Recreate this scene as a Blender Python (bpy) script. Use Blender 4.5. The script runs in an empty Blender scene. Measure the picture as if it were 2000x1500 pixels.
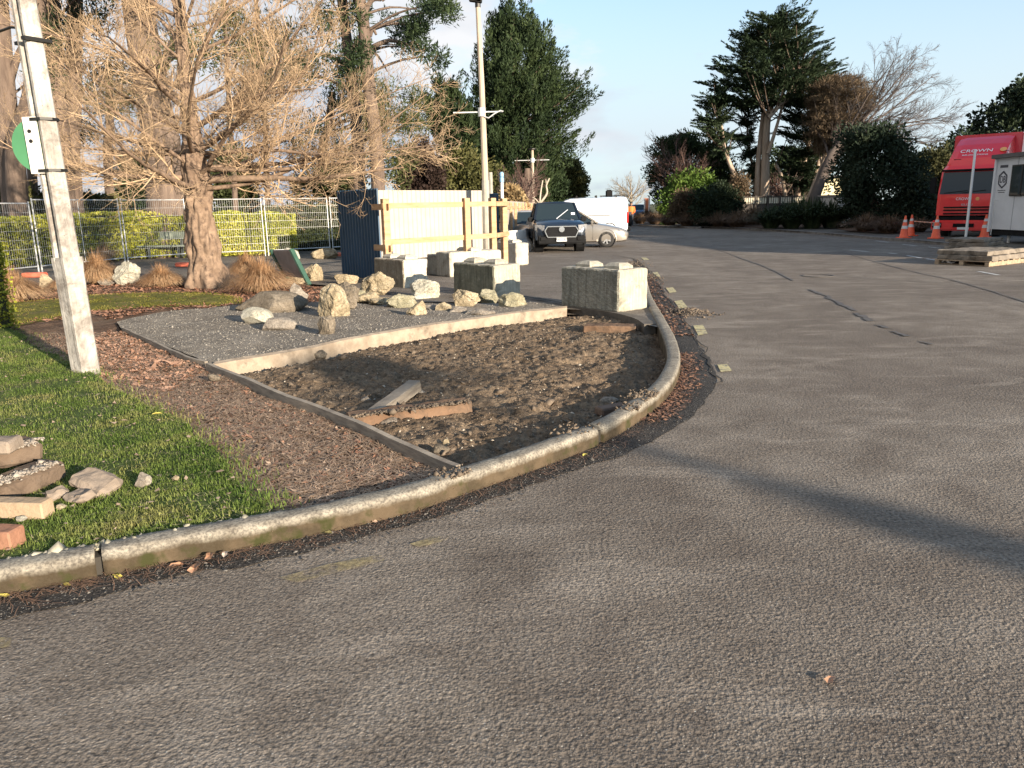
import bpy, bmesh, math, random
import numpy as np
from mathutils import Vector, Matrix, noise
from mathutils.geometry import delaunay_2d_cdt
PI = math.pi
R_ = math.radians
scene = bpy.context.scene
C = scene.collection

# ---------------------------------------------------------------- camera
CAM_H, FPX = 1.67, 1500.0
PITCH = math.atan(347/1500); ROLL = R_(1.1)
_c, _s = math.cos(PITCH), math.sin(PITCH)
FW = Vector((0, _c, -_s)); _r0 = Vector((1, 0, 0)); _u0 = Vector((0, _s, _c))
RT = math.cos(ROLL)*_r0 - math.sin(ROLL)*_u0
UP = math.sin(ROLL)*_r0 + math.cos(ROLL)*_u0
cam_data = bpy.data.cameras.new('camera')
cam = bpy.data.objects.new('camera', cam_data); C.objects.link(cam)
cam_data.sensor_fit = 'HORIZONTAL'; cam_data.sensor_width = 36; cam_data.lens = 27
cam_data.clip_start = 0.05; cam_data.clip_end = 4000
m = Matrix((RT, UP, -FW)).transposed().to_4x4()
m.translation = Vector((0, 0, CAM_H))
cam.matrix_world = m
scene.camera = cam

# ---------------------------------------------------------------- sun, sky, exposure
SUN = Vector((0.652, -0.758, 0)).normalized(); SEL = R_(12.5); SAZ = math.atan2(SUN.x, SUN.y)
TO_SUN = Vector((SUN.x*math.cos(SEL), SUN.y*math.cos(SEL), math.sin(SEL)))
world = bpy.data.worlds.new('World'); scene.world = world; world.use_nodes = True
nt = world.node_tree; N = nt.nodes; Lk = nt.links
bg = N['Background']
sky = N.new('ShaderNodeTexSky'); sky.sky_type = 'NISHITA'; sky.sun_disc = False
sky.sun_elevation = SEL; sky.sun_rotation = SAZ % (2*PI)
sky.air_density = 1.0; sky.dust_density = 0.6; sky.ozone_density = 1.2
tc = N.new('ShaderNodeTexCoord')
mp = N.new('ShaderNodeMapping'); mp.inputs['Scale'].default_value = (1.6, 1.6, 4.2); mp.inputs['Location'].default_value = (2.2, .6, 1.3)
Lk.new(tc.outputs['Generated'], mp.inputs['Vector'])
n1 = N.new('ShaderNodeTexNoise'); n1.inputs['Scale'].default_value = 3.4; n1.inputs['Detail'].default_value = 7; n1.inputs['Roughness'].default_value = .55
Lk.new(mp.outputs[0], n1.inputs['Vector'])
sep = N.new('ShaderNodeSeparateXYZ'); Lk.new(tc.outputs['Generated'], sep.inputs[0])
def wm(op, a, b, c=None, clamp=False):
    n = N.new('ShaderNodeMath'); n.operation = op; n.use_clamp = clamp
    for i, v in enumerate((a, b, c)):
        if v is None: continue
        if isinstance(v, (int, float)): n.inputs[i].default_value = v
        else: Lk.new(v, n.inputs[i])
    return n.outputs[0]
# cloud cover is thicker towards the west (left) and low down
cover = wm('MULTIPLY_ADD', sep.outputs[0], -0.75, 0.03)
low = wm('MULTIPLY_ADD', sep.outputs[2], -0.15, 0.02)
cv = wm('ADD', wm('ADD', n1.outputs[0], cover), low)
cmask = wm('MULTIPLY', wm('SUBTRACT', cv, 0.44), 5.5, clamp=True)
n2 = N.new('ShaderNodeTexNoise'); n2.inputs['Scale'].default_value = 2.3; n2.inputs['Detail'].default_value = 5
mp2 = N.new('ShaderNodeMapping'); mp2.inputs['Location'].default_value = (3, 1, .4); mp2.inputs['Scale'].default_value = (1.5, 1.5, 4)
Lk.new(tc.outputs['Generated'], mp2.inputs[0]); Lk.new(mp2.outputs[0], n2.inputs['Vector'])
cr = N.new('ShaderNodeValToRGB'); Lk.new(n2.outputs[0], cr.inputs[0])
cr.color_ramp.elements[0].position = .38; cr.color_ramp.elements[0].color = (2.15, 2.4, 2.8, 1)
cr.color_ramp.elements[1].position = .62; cr.color_ramp.elements[1].color = (3.6, 3.65, 3.75, 1)
mix = N.new('ShaderNodeMixRGB'); Lk.new(cmask, mix.inputs[0]); Lk.new(cr.outputs[0], mix.inputs[2])
# thin bright haze veil low in the sky
veil = wm('MULTIPLY', wm('SUBTRACT', 0.30, wm('ABSOLUTE', wm('SUBTRACT', sep.outputs[2], 0.08), 0)), 3.3, clamp=True)
mixv = N.new('ShaderNodeMixRGB'); Lk.new(veil, mixv.inputs[0]); tint = N.new('ShaderNodeMixRGB'); tint.blend_type = 'MULTIPLY'; tint.inputs[0].default_value = 1; tint.inputs[2].default_value = (.76, .98, 1.14, 1); Lk.new(sky.outputs[0], tint.inputs[1]); Lk.new(tint.outputs[0], mixv.inputs[1]); mixv.inputs[2].default_value = (2.85, 3.3, 3.58, 1)
Lk.new(mixv.outputs[0], mix.inputs[1])
Lk.new(mix.outputs[0], bg.inputs[0])
bg.inputs[1].default_value = 0.09

sd = bpy.data.lights.new('sun', 'SUN'); sd.energy = 4.2; sd.angle = R_(0.45); sd.color = (1.0, 0.865, 0.70)
sun = bpy.data.objects.new('sun', sd); C.objects.link(sun)
sun.rotation_euler = TO_SUN.to_track_quat('Z', 'Y').to_euler()
sun.location = (20, -20, 30)
scene.view_settings.view_transform = 'Standard'; scene.view_settings.look = 'None'
scene.view_settings.gamma = 1; scene.view_settings.exposure = 1.57
scene.render.film_transparent = False

# ---------------------------------------------------------------- helpers
def ray(px, py):
    px = float(px); py = float(py)
    return FW + (px-1000)/FPX*RT + (750-py)/FPX*UP
def G(px, py, z=0.0):
    """ground point (at height z) seen at this place in the photograph"""
    d = ray(px, py); t = (z-CAM_H)/d.z
    return Vector((d.x*t, d.y*t, z))
def V(px, py, Y):
    Y = float(Y); d = ray(px, py); t = Y/d.y
    return Vector((d.x*t, Y, CAM_H+d.z*t))
def PX(p):
    q = Vector(p)-Vector((0, 0, CAM_H)); a = q.dot(FW)
    return 1000+FPX*q.dot(RT)/a, 750-FPX*q.dot(UP)/a
def mpp(Y): return Y/FPX*1.02

def tag(o, label=None, cat=None, group=None, kind=None):
    if label: o['label'] = label
    if cat: o['category'] = cat
    if group: o['group'] = group
    if kind: o['kind'] = kind
    return o
def thing(name, label, cat, loc=(0, 0, 0), rz=0, group=None):
    o = bpy.data.objects.new(name, None); C.objects.link(o); o.location = loc; o.rotation_euler = (0, 0, rz)
    o.empty_display_size = .2
    return tag(o, label, cat, group)
def link(name, me, mat, parent=None, loc=None, smooth=False):
    if mat is not None:
        me.materials.clear(); me.materials.append(mat)
    if smooth: me.polygons.foreach_set('use_smooth', [True]*len(me.polygons))
    o = bpy.data.objects.new(name, me); C.objects.link(o)
    if parent is not None: o.parent = parent
    if loc is not None: o.location = loc
    return o
def fastmesh(name, v, f):
    """v (n,3), f (m,k) all the same k"""
    v = np.asarray(v, dtype=np.float32); f = np.asarray(f, dtype=np.int32)
    me = bpy.data.meshes.new(name)
    me.vertices.add(len(v)); me.vertices.foreach_set('co', v.ravel())
    k = f.shape[1]
    me.loops.add(f.size); me.loops.foreach_set('vertex_index', f.ravel())
    me.polygons.add(len(f)); me.polygons.foreach_set('loop_start', np.arange(0, f.size, k, dtype=np.int32))
    me.polygons.foreach_set('loop_total', np.full(len(f), k, dtype=np.int32))
    me.update(calc_edges=True)
    return me

class MB:
    """collects shapes, builds one mesh"""
    def __init__(s): s.v = []; s.f = []
    def add(s, vs, fs):
        b = len(s.v); s.v += [tuple(q) for q in vs]; s.f += [tuple(i+b for i in q) for q in fs]; return s
    def box(s, c, d, rz=0, rx=0, ry=0, taper=1.0):
        M_ = Matrix.Translation(c) @ Matrix.Rotation(rz, 4, 'Z') @ Matrix.Rotation(rx, 4, 'X') @ Matrix.Rotation(ry, 4, 'Y')
        vs = []
        for z in (-.5, .5):
            k = taper if z > 0 else 1
            for x, y in ((-.5, -.5), (.5, -.5), (.5, .5), (-.5, .5)):
                vs.append(M_ @ Vector((x*d[0]*k, y*d[1]*k, z*d[2])))
        return s.add(vs, [(3, 2, 1, 0), (4, 5, 6, 7), (0, 1, 5, 4), (1, 2, 6, 5), (2, 3, 7, 6), (3, 0, 4, 7)])
    def bar(s, a, b, w, h=None, upv=(0, 0, 1)):
        a = Vector(a); b = Vector(b); t = (b-a); L = t.length; t.normalize(); h = h or w
        u = Vector(upv)
        if abs(t.dot(u)) > .98: u = Vector((0, 1, 0))
        x = t.cross(u).normalized(); y = x.cross(t)
        vs = []
        for p in (a, b):
            for i, j in ((-1, -1), (1, -1), (1, 1), (-1, 1)):
                vs.append(p + x*i*w/2 + y*j*h/2)
        return s.add(vs, [(3, 2, 1, 0), (4, 5, 6, 7), (0, 1, 5, 4), (1, 2, 6, 5), (2, 3, 7, 6), (3, 0, 4, 7)])
    def tube(s, pts, rad, n=8, cap=True):
        pts = [Vector(p) for p in pts]; m_ = len(pts)
        if not hasattr(rad, '__len__'): rad = [rad]*m_
        vs = []; fs = []
        px = None
        for i, p in enumerate(pts):
            t = (pts[min(i+1, m_-1)]-pts[max(i-1, 0)]).normalized()
            if px is None:
                ref = Vector((0, 0, 1)) if abs(t.z) < .9 else Vector((0, 1, 0))
                px = t.cross(ref).normalized()
            else:
                px = (px - t*px.dot(t)).normalized()
            py = t.cross(px)
            for k in range(n):
                a = 2*PI*k/n
                vs.append(p + (px*math.cos(a)+py*math.sin(a))*rad[i])
        for i in range(m_-1):
            for k in range(n):
                fs.append((i*n+k, i*n+(k+1) % n, (i+1)*n+(k+1) % n, (i+1)*n+k))
        if cap: fs += [tuple(range(n-1, -1, -1)), tuple(range((m_-1)*n, m_*n))]
        return s.add(vs, fs)
    def lathe(s, prof, n=24, axis='Z', c=(0, 0, 0), cap=True):
        vs = []; fs = []; c = Vector(c)
        for r, h in prof:
            for k in range(n):
                a = 2*PI*k/n; x, y = r*math.cos(a), r*math.sin(a)
                vs.append(c + (Vector((x, y, h)) if axis == 'Z' else Vector((h, x, y)) if axis == 'X' else Vector((y, h, x))))
        m_ = len(prof)
        for i in range(m_-1):
            for k in range(n):
                fs.append((i*n+k, i*n+(k+1) % n, (i+1)*n+(k+1) % n, (i+1)*n+k))
        if cap: fs += [tuple(range(n-1, -1, -1)), tuple(range((m_-1)*n, m_*n))]
        return s.add(vs, fs)
    def prism(s, poly, a, b, mapf):
        """poly of 2D points extruded from a to b, mapf(u,v,w)->3D"""
        n = len(poly); vs = [mapf(u, v, a) for u, v in poly]+[mapf(u, v, b) for u, v in poly]
        fs = [tuple(range(n-1, -1, -1)), tuple(range(n, 2*n))]+[(i, (i+1) % n, n+(i+1) % n, n+i) for i in range(n)]
        return s.add(vs, fs)
    def loft(s, secs, close_ring=False, cap=True):
        n = len(secs[0]); vs = [p for sc in secs for p in sc]; fs = []
        m_ = len(secs); kk = n if close_ring else n-1
        for i in range(m_-1):
            for k in range(kk):
                fs.append((i*n+k, i*n+(k+1) % n, (i+1)*n+(k+1) % n, (i+1)*n+k))
        if cap: fs += [tuple(range(n-1, -1, -1)), tuple(range((m_-1)*n, m_*n))]
        return s.add(vs, fs)
    def quad(s, *p): return s.add(p, [tuple(range(len(p)))])
    def build(s, name, mat, parent=None, loc=None, smooth=False, bevel=0, rz=None):
        me = bpy.data.meshes.new(name); me.from_pydata([tuple(q) for q in s.v], [], s.f); me.update()
        b = bmesh.new(); b.from_mesh(me); bmesh.ops.recalc_face_normals(b, faces=b.faces[:])
        if bevel:
            bmesh.ops.bevel(b, geom=b.edges[:], offset=bevel, segments=2, affect='EDGES', clamp_overlap=True)
        b.to_mesh(me); b.free()
        o = link(name, me, mat, parent, loc, smooth)
        if rz is not None: o.rotation_euler = (0, 0, rz)
        return o

# ---------------------------------------------------------------- materials
def newmat(name):
    m_ = bpy.data.materials.new(name); m_.use_nodes = True
    return m_, m_.node_tree, m_.node_tree.nodes['Principled BSDF']
def ramp(nt, fac, stops):
    r = nt.nodes.new('ShaderNodeValToRGB'); e = r.color_ramp.elements
    while len(e) > 1: e.remove(e[-1])
    e[0].position = stops[0][0]; e[0].color = (*stops[0][1], 1)
    for p, c in stops[1:]:
        q = e.new(p); q.color = (*c, 1)
    nt.links.new(fac, r.inputs[0]); return r.outputs[0]
def nz(nt, vec, scale, detail=4, rough=.6, kind='noise', dist=0):
    if kind == 'noise':
        n = nt.nodes.new('ShaderNodeTexNoise'); n.inputs['Detail'].default_value = detail; n.inputs['Roughness'].default_value = rough
        n.inputs['Distortion'].default_value = dist
        o = n.outputs[0]
    else:
        n = nt.nodes.new('ShaderNodeTexVoronoi'); n.feature = kind; o = n.outputs[0]
    n.inputs['Scale'].default_value = scale
    nt.links.new(vec, n.inputs['Vector']); return o
def mixc(nt, fac, a, b, mode='MIX'):
    m_ = nt.nodes.new('ShaderNodeMixRGB'); m_.blend_type = mode
    for i, v in enumerate((fac, a, b)):
        if isinstance(v, (int, float)): m_.inputs[i].default_value = v
        elif isinstance(v, tuple): m_.inputs[i].default_value = (*v, 1)
        else: nt.links.new(v, m_.inputs[i])
    return m_.outputs[0]
def mth(nt, op, a, b=None, clamp=False):
    n = nt.nodes.new('ShaderNodeMath'); n.operation = op; n.use_clamp = clamp
    for i, v in enumerate((a, b)):
        if v is None: continue
        if isinstance(v, (int, float)): n.inputs[i].default_value = v
        else: nt.links.new(v, n.inputs[i])
    return n.outputs[0]
def step(nt, f, lo, hi):
    n = nt.nodes.new('ShaderNodeMapRange'); n.clamp = True
    n.inputs[1].default_value = lo; n.inputs[2].default_value = hi
    nt.links.new(f, n.inputs[0]); return n.outputs[0]
def bump(nt, bs, hs, prev=None):
    """hs: list of (height socket, strength, distance)"""
    for h, st, d in hs:
        b = nt.nodes.new('ShaderNodeBump'); b.inputs['Strength'].default_value = st; b.inputs['Distance'].default_value = d
        nt.links.new(h, b.inputs['Height'])
        if prev: nt.links.new(prev, b.inputs['Normal'])
        prev = b.outputs[0]
    nt.links.new(prev, bs.inputs['Normal'])
def coords(nt, scale=(1, 1, 1), kind='Object'):
    t = nt.nodes.new('ShaderNodeTexCoord')
    if scale == (1, 1, 1): return t.outputs[kind]
    mp_ = nt.nodes.new('ShaderNodeMapping'); mp_.inputs['Scale'].default_value = scale
    nt.links.new(t.outputs[kind], mp_.inputs[0]); return mp_.outputs[0]
_mc = {}
def M(name, c1, c2=None, sc=4, rough=.8, bmp=0, bsc=30, bd=.01, stretch=(1, 1, 1), metal=0, spec=None, spots=(), fine=.0, fsc=60, var=0, lo=.35, hi=.65, coat=0, trans=0):
    if name in _mc: return _mc[name]
    m_, nt, bs = newmat(name)
    c2 = c2 or c1
    vec = coords(nt, stretch)
    col = ramp(nt, nz(nt, vec, sc, 5), [(lo, c1), (hi, c2)])
    for c, s_, l, h in spots:
        col = mixc(nt, step(nt, nz(nt, coords(nt, (1.0, 1.0, 1.0)), s_, 5, .65), l, h), col, c)
    if fine:
        f = nz(nt, vec, fsc, 2)
        col = mixc(nt, fine, col, ramp(nt, f, [(.3, (.25, .25, .25)), (.7, (1.6, 1.6, 1.6))]), 'MULTIPLY')
    if var:
        oi = nt.nodes.new('ShaderNodeObjectInfo')
        col = mixc(nt, var, col, ramp(nt, oi.outputs['Random'], [(0, (.5, .5, .5)), (1, (1.4, 1.4, 1.4))]), 'MULTIPLY')
    nt.links.new(col, bs.inputs['Base Color'])
    bs.inputs['Roughness'].default_value = rough; bs.inputs['Metallic'].default_value = metal
    if spec is not None: bs.inputs['Specular IOR Level'].default_value = spec
    if coat: bs.inputs['Coat Weight'].default_value = coat; bs.inputs['Coat Roughness'].default_value = .08
    if bmp: bump(nt, bs, [(nz(nt, vec, bsc, 4), bmp, bd)])
    if trans:
        bs.inputs['Transmission Weight'].default_value = trans
    _mc[name] = m_; return m_

# ---- fine ground materials
def road_mat(name, stops, mult=1.0, cracks=True):
    m_, nt, bs = newmat(name)
    v = coords(nt)
    big = nz(nt, v, .33, 5, .6); mid = nz(nt, v, 1.7, 6, .65, dist=.6); fine = nz(nt, v, 55, 3, .6)
    vor = nz(nt, v, 85, kind='F1'); vor2 = nz(nt, v, 210, kind='F1')
    k = lambda c: tuple(x*mult for x in c)
    col = ramp(nt, mid, [(.28, k(stops[0])), (.5, k(stops[1])), (.74, k(stops[2]))])
    col = mixc(nt, mth(nt, 'MULTIPLY', step(nt, big, .42, .58), .6), col, k(stops[0]))
    # stretched tyre-worn streaks
    st = nz(nt, coords(nt, (.25, 1.6, 1)), 1.3, 6, .65, dist=1.2)
    col = mixc(nt, mth(nt, 'MULTIPLY', step(nt, st, .58, .72), .45), col, k(tuple(x*.5 for x in stops[0])))
    st2 = nz(nt, coords(nt, (.4, 1.2, 1)), 2.1, 5, .6, dist=.5)
    col = mixc(nt, mth(nt, 'MULTIPLY', step(nt, st2, .54, .72), .5), col, k(tuple(x*1.35 for x in stops[2])))
    chips = ramp(nt, fine, [(.33, (.22, .21, .20)), (.5, (.95, .94, .93)), (.72, (1.7, 1.65, 1.58))])
    col = mixc(nt, .75, col, chips, 'MULTIPLY')
    col = mixc(nt, step(nt, nz(nt, v, 120, 0), .74, .80), col, (.36, .34, .30))
    nt.links.new(col, bs.inputs['Base Color']); bs.inputs['Roughness'].default_value = .85
    bs.inputs['Specular IOR Level'].default_value = .25
    oil = nz(nt, v, .8, 4, .55); col = mixc(nt, mth(nt, 'MULTIPLY', step(nt, oil, .62, .7), .5), col, k(tuple(x*.45 for x in stops[0])))
    br = nz(nt, coords(nt, (.6, 1.3, 1)), 2.6, 7, .72, dist=1.8); col = mixc(nt, mth(nt, 'MULTIPLY', step(nt, br, .50, .66), .8), col, k((.075, .058, .042)))
    bump(nt, bs, [(nz(nt, v, 5, 3), .3, .03), (nz(nt, v, 24, 3), .35, .02), (fine, .6, .014), (vor, .6, .006), (vor2, .4, .003)])
    return m_
def ground_mat(name, stops, sc=(3, 25, 90), b=(.6, .02), rough=.95, spots=()):
    m_, nt, bs = newmat(name); v = coords(nt)
    a = nz(nt, v, sc[0], 5, .65); f = nz(nt, v, sc[1], 4, .7); g = nz(nt, v, sc[2], 2, .6)
    col = ramp(nt, a, [(.3, stops[0]), (.5, stops[1]), (.7, stops[2])])
    col = mixc(nt, .8, col, ramp(nt, f, [(.3, (.4, .4, .4)), (.5, (1, 1, 1)), (.7, (1.6, 1.55, 1.5))]), 'MULTIPLY')
    col = mixc(nt, .5, col, ramp(nt, g, [(.3, (.4, .4, .4)), (.7, (1.6, 1.6, 1.6))]), 'MULTIPLY')
    for c, s_, l, h in spots:
        col = mixc(nt, step(nt, nz(nt, v, s_, 5, .65), l, h), col, c)
    nt.links.new(col, bs.inputs['Base Color']); bs.inputs['Roughness'].default_value = rough
    bs.inputs['Specular IOR Level'].default_value = .15
    bump(nt, bs, [(f, b[0], b[1]), (g, .5, .005)])
    return m_
def leaf_mat(name, c1, c2, c3, sc=1.2, trans=.25, fsc=30):
    m_, nt, bs = newmat(name); v = coords(nt)
    col = ramp(nt, nz(nt, v, sc, 3), [(.32, c1), (.5, c2), (.68, c3)])
    col = mixc(nt, .6, col, ramp(nt, nz(nt, v, fsc, 1), [(.3, (.5, .5, .5)), (.7, (1.5, 1.5, 1.5))]), 'MULTIPLY')
    nt.links.new(col, bs.inputs['Base Color']); bs.inputs['Roughness'].default_value = .7
    bs.inputs['Specular IOR Level'].default_value = .2
    if trans:
        tr = nt.nodes.new('ShaderNodeBsdfTranslucent'); nt.links.new(col, tr.inputs[0])
        mx = nt.nodes.new('ShaderNodeMixShader'); mx.inputs[0].default_value = trans
        nt.links.new(bs.outputs[0], mx.inputs[1]); nt.links.new(tr.outputs[0], mx.inputs[2])
        nt.links.new(mx.outputs[0], nt.nodes['Material Output'].inputs[0])
    return m_

# ---------------------------------------------------------------- shape helpers
def smooth_path(pts, n=8):
    pts = [Vector(p) for p in pts]; out = []
    for i in range(len(pts)-1):
        p0 = pts[max(i-1, 0)]; p1 = pts[i]; p2 = pts[i+1]; p3 = pts[min(i+2, len(pts)-1)]
        for k in range(n):
            t = k/n
            out.append(.5*((2*p1)+(-p0+p2)*t+(2*p0-5*p1+4*p2-p3)*t*t+(-p0+3*p1-3*p2+p3)*t**3))
    out.append(pts[-1]); return out
def offset_path(pts, d):
    """to the left of travel"""
    out = []
    for i, p in enumerate(pts):
        t = (pts[min(i+1, len(pts)-1)]-pts[max(i-1, 0)]); t.z = 0; t.normalize()
        out.append(p+Vector((-t.y, t.x, 0))*d)
    return out
def inpoly(x, y, poly):
    ins = np.zeros(x.shape, bool); n = len(poly)
    for i in range(n):
        x1, y1 = poly[i][:2]; x2, y2 = poly[(i+1) % n][:2]
        if y1 == y2: continue
        c = ((y1 > y) != (y2 > y)) & (x < (x2-x1)*(y-y1)/(y2-y1)+x1)
        ins ^= c
    return ins
def edge_dist(x, y, poly):
    d = np.full(x.shape, 1e9); n = len(poly)
    for i in range(n):
        a = np.array(poly[i][:2]); b = np.array(poly[(i+1) % n][:2]); ab = b-a; L2 = (ab**2).sum()
        if L2 < 1e-12: continue
        t = np.clip(((x-a[0])*ab[0]+(y-a[1])*ab[1])/L2, 0, 1)
        d = np.minimum(d, np.hypot(x-a[0]-t*ab[0], y-a[1]-t*ab[1]))
    return d
def sheet(name, poly, zf, res, mat, far_res=None, seed=0):
    """ground surface filling a polygon, its height from zf(x,y,edge distance)"""
    bp = []
    n = len(poly)
    for i in range(n):
        a = Vector(poly[i][:2]); b = Vector(poly[(i+1) % n][:2]); L = (b-a).length
        rr = res if far_res is None or min(a.y, b.y) < 14 else far_res
        k = max(1, min(200, int(L/rr)))
        for j in range(k): bp.append(a+(b-a)*j/k)
    xs = [p[0] for p in poly]; ys = [p[1] for p in poly]
    rng = np.random.default_rng(seed)
    gx, gy = np.meshgrid(np.arange(min(xs), max(xs), res), np.arange(min(ys), max(ys), res))
    gx = (gx+rng.uniform(-.25, .25, gx.shape)*res).ravel(); gy = (gy+rng.uniform(-.25, .25, gy.shape)*res).ravel()
    k = inpoly(gx, gy, poly); gx, gy = gx[k], gy[k]
    k = edge_dist(gx, gy, poly) > res*.45; gx, gy = gx[k], gy[k]
    vs = bp+[Vector((a, b)) for a, b in zip(gx.tolist(), gy.tolist())]
    ed = [(i, (i+1) % len(bp)) for i in range(len(bp))]
    v, e, f, *_ = delaunay_2d_cdt(vs, ed, [], 1, 1e-5)
    X = np.array([p.x for p in v]); Y = np.array([p.y for p in v])
    D = edge_dist(X, Y, poly)
    Z = zf(X, Y, D)
    me = bpy.data.meshes.new(name)
    f = [t if (v[t[1]]-v[t[0]]).cross(v[t[2]]-v[t[0]]) > 0 else tuple(reversed(t)) for t in f]
    me.from_pydata(np.stack([X, Y, Z], 1).tolist(), [], f); me.update()
    o = link(name, me, mat, smooth=True); o['kind'] = 'structure'
    return o
def fbm(X, Y, sc, seed=0, oct=3):
    return np.array([noise.fractal((x*sc, y*sc, seed), 1.0, 2.0, oct) for x, y in zip(X.tolist(), Y.tolist())])

def leaves_mesh(name, cen, n_each, rad, size, seed=0, squash=(1, 1, 1), out=None, up=0.0, shape='diamond', shell=False):
    """small leaf quads scattered round each centre; rad scalar or array per centre"""
    rng = np.random.default_rng(seed); cen = np.asarray(cen, float); n = len(cen)*n_each
    c = np.repeat(cen, n_each, 0); r = np.repeat(np.broadcast_to(np.asarray(rad, float), (len(cen),)), n_each)[:, None]
    g = rng.normal(size=(n, 3)); g /= np.linalg.norm(g, axis=1)[:, None]+1e-9
    rr = rng.uniform(.75, 1, (n, 1)) if shell else rng.uniform(0, 1, (n, 1))**.45
    p = c+g*rr*r*np.array(squash)
    d = g*.8+rng.normal(size=(n, 3))*.6; d[:, 2] += up
    if out is not None: d += np.repeat(np.asarray(out, float), n_each, 0)
    d /= np.linalg.norm(d, axis=1)[:, None]+1e-9
    w = np.cross(d, rng.normal(size=(n, 3))); w /= np.linalg.norm(w, axis=1)[:, None]+1e-9
    l = rng.uniform(.6, 1.3, (n, 1))*size[0]; ww = rng.uniform(.6, 1.3, (n, 1))*size[1]
    q = np.stack([p-d*l*.5, p+w*ww*.5, p+d*l*.5, p-w*ww*.5], 1).reshape(-1, 3)
    return fastmesh(name, q, np.arange(4*n).reshape(n, 4))

def spray_mesh(name, org, dirs, L, W, n_each, size, seed=0, flat=.35, droop=0.0):
    """tapering sprays of narrow leaves: org = foot of each spray, dirs = its direction"""
    rng = np.random.default_rng(seed); m_ = len(org); N_ = m_*n_each
    o = np.repeat(np.asarray(org, float), n_each, 0); d = np.repeat(np.asarray(dirs, float), n_each, 0)
    Ls = np.repeat(np.broadcast_to(L, (m_,))*rng.uniform(.6, 1.3, m_), n_each)[:, None]
    t = rng.uniform(0, 1, (N_, 1))**.8
    s = np.cross(d, np.array([[0, 0, 1.]])); s /= np.linalg.norm(s, axis=1)[:, None]+1e-6; u = np.cross(s, d)
    a = rng.normal(0, .5, (N_, 1)); b = rng.normal(0, .5, (N_, 1))*flat
    wd = W*(1.12-t)*np.sqrt(t+.08)
    p = o+d*t*Ls+s*a*wd+u*b*wd; p[:, 2] -= (droop*t*t*Ls)[:, 0]
    q = d*.9+s*np.sign(a)*.45*rng.uniform(.3, 1.3, (N_, 1))+rng.normal(0, .28, (N_, 3)); q /= np.linalg.norm(q, axis=1)[:, None]
    w = np.cross(q, rng.normal(size=(N_, 3))*.6+u); w /= np.linalg.norm(w, axis=1)[:, None]+1e-6
    l = rng.uniform(.6, 1.3, (N_, 1))*size[0]; ww = rng.uniform(.6, 1.3, (N_, 1))*size[1]
    v = np.stack([p-q*l*.5, p+w*ww*.5, p+q*l*.5, p-w*ww*.5], 1).reshape(-1, 3)
    return fastmesh(name, v, np.arange(4*N_).reshape(N_, 4))

class Tubes:
    def __init__(s): s.t = {}
    def add(s, pts, rad, n):
        s.t.setdefault((len(pts), n), []).append((pts, rad))
    def mesh(s, name):
        Vs = []; Fs = []; off = 0
        for (m_, n), L in s.t.items():
            P = np.array([a[0] for a in L], float); Rr = np.array([a[1] for a in L], float)
            T = np.gradient(P, axis=1); T /= np.linalg.norm(T, axis=2)[..., None]+1e-9
            ref = np.zeros_like(T); ref[..., 0] = .31; ref[..., 1] = .94; ref[..., 2] = .13
            alt = np.abs((T*ref).sum(2)) > .93; ref[alt] = (.9, -.1, .4)
            A = np.cross(T, ref); A /= np.linalg.norm(A, axis=2)[..., None]+1e-9
            B = np.cross(T, A)
            an = np.arange(n)*2*PI/n
            ring = P[:, :, None]+Rr[:, :, None, None]*(A[:, :, None]*np.cos(an)[None, None, :, None]+B[:, :, None]*np.sin(an)[None, None, :, None])
            v = ring.reshape(-1, 3); k = len(P)
            t_, i_, j_ = np.meshgrid(np.arange(k), np.arange(m_-1), np.arange(n), indexing='ij')
            b = t_*m_*n+i_*n
            f = np.stack([b+j_, b+(j_+1) % n, b+n+(j_+1) % n, b+n+j_], -1).reshape(-1, 4)
            Vs.append(v); Fs.append(f+off); off += len(v)
        me = fastmesh(name, np.concatenate(Vs), np.concatenate(Fs))
        me.polygons.foreach_set('use_smooth', [True]*len(me.polygons))
        return me
def grow(rng, tb, p, d, L, r, lvl, spec, tips=None):
    s = spec[lvl]; n = s['n']; pts = [p.copy()]; rad = [r]; d = d.normalized(); st = L/(n-1)
    dirs = [d.copy()]
    for i in range(1, n):
        d = (d+Vector((rng.gauss(0, s['wob']), rng.gauss(0, s['wob']), rng.gauss(0, s['wob'])+s.get('up', 0)))).normalized()
        pts.append(pts[-1]+d*st); rad.append(r*(1-(1-s.get('end', .35))*i/(n-1))); dirs.append(d.copy())
    tb.add([tuple(q) for q in pts], rad, s['sides'])
    if lvl+1 < len(spec):
        k = rng.randint(*s['kids'])
        for j in range(k):
            t = s.get('start', .2)+(1-s.get('start', .2))*((j+rng.random())/k)
            x = t*(n-1); i = min(int(x), n-2); fr = x-i
            q = pts[i].lerp(pts[i+1], fr); dd = dirs[i+1]
            a = Vector((rng.gauss(0, 1), rng.gauss(0, 1), rng.gauss(0, 1)*s.get('flat', 1)))
            a = (a-dd*a.dot(dd))
            if a.length < 1e-4: continue
            a.normalize(); an = s['ang']*rng.uniform(.7, 1.3)
            nd = dd*math.cos(an)+a*math.sin(an)
            grow(rng, tb, q, nd, L*s['len']*rng.uniform(.6, 1.25)*(1.15-.6*t), max(rad[i]*s.get('kr', .55), s.get('rmin', .002)), lvl+1, spec, tips)
    if tips is not None and lvl >= len(spec)-1: tips.append(tuple(pts[-1]))

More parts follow.
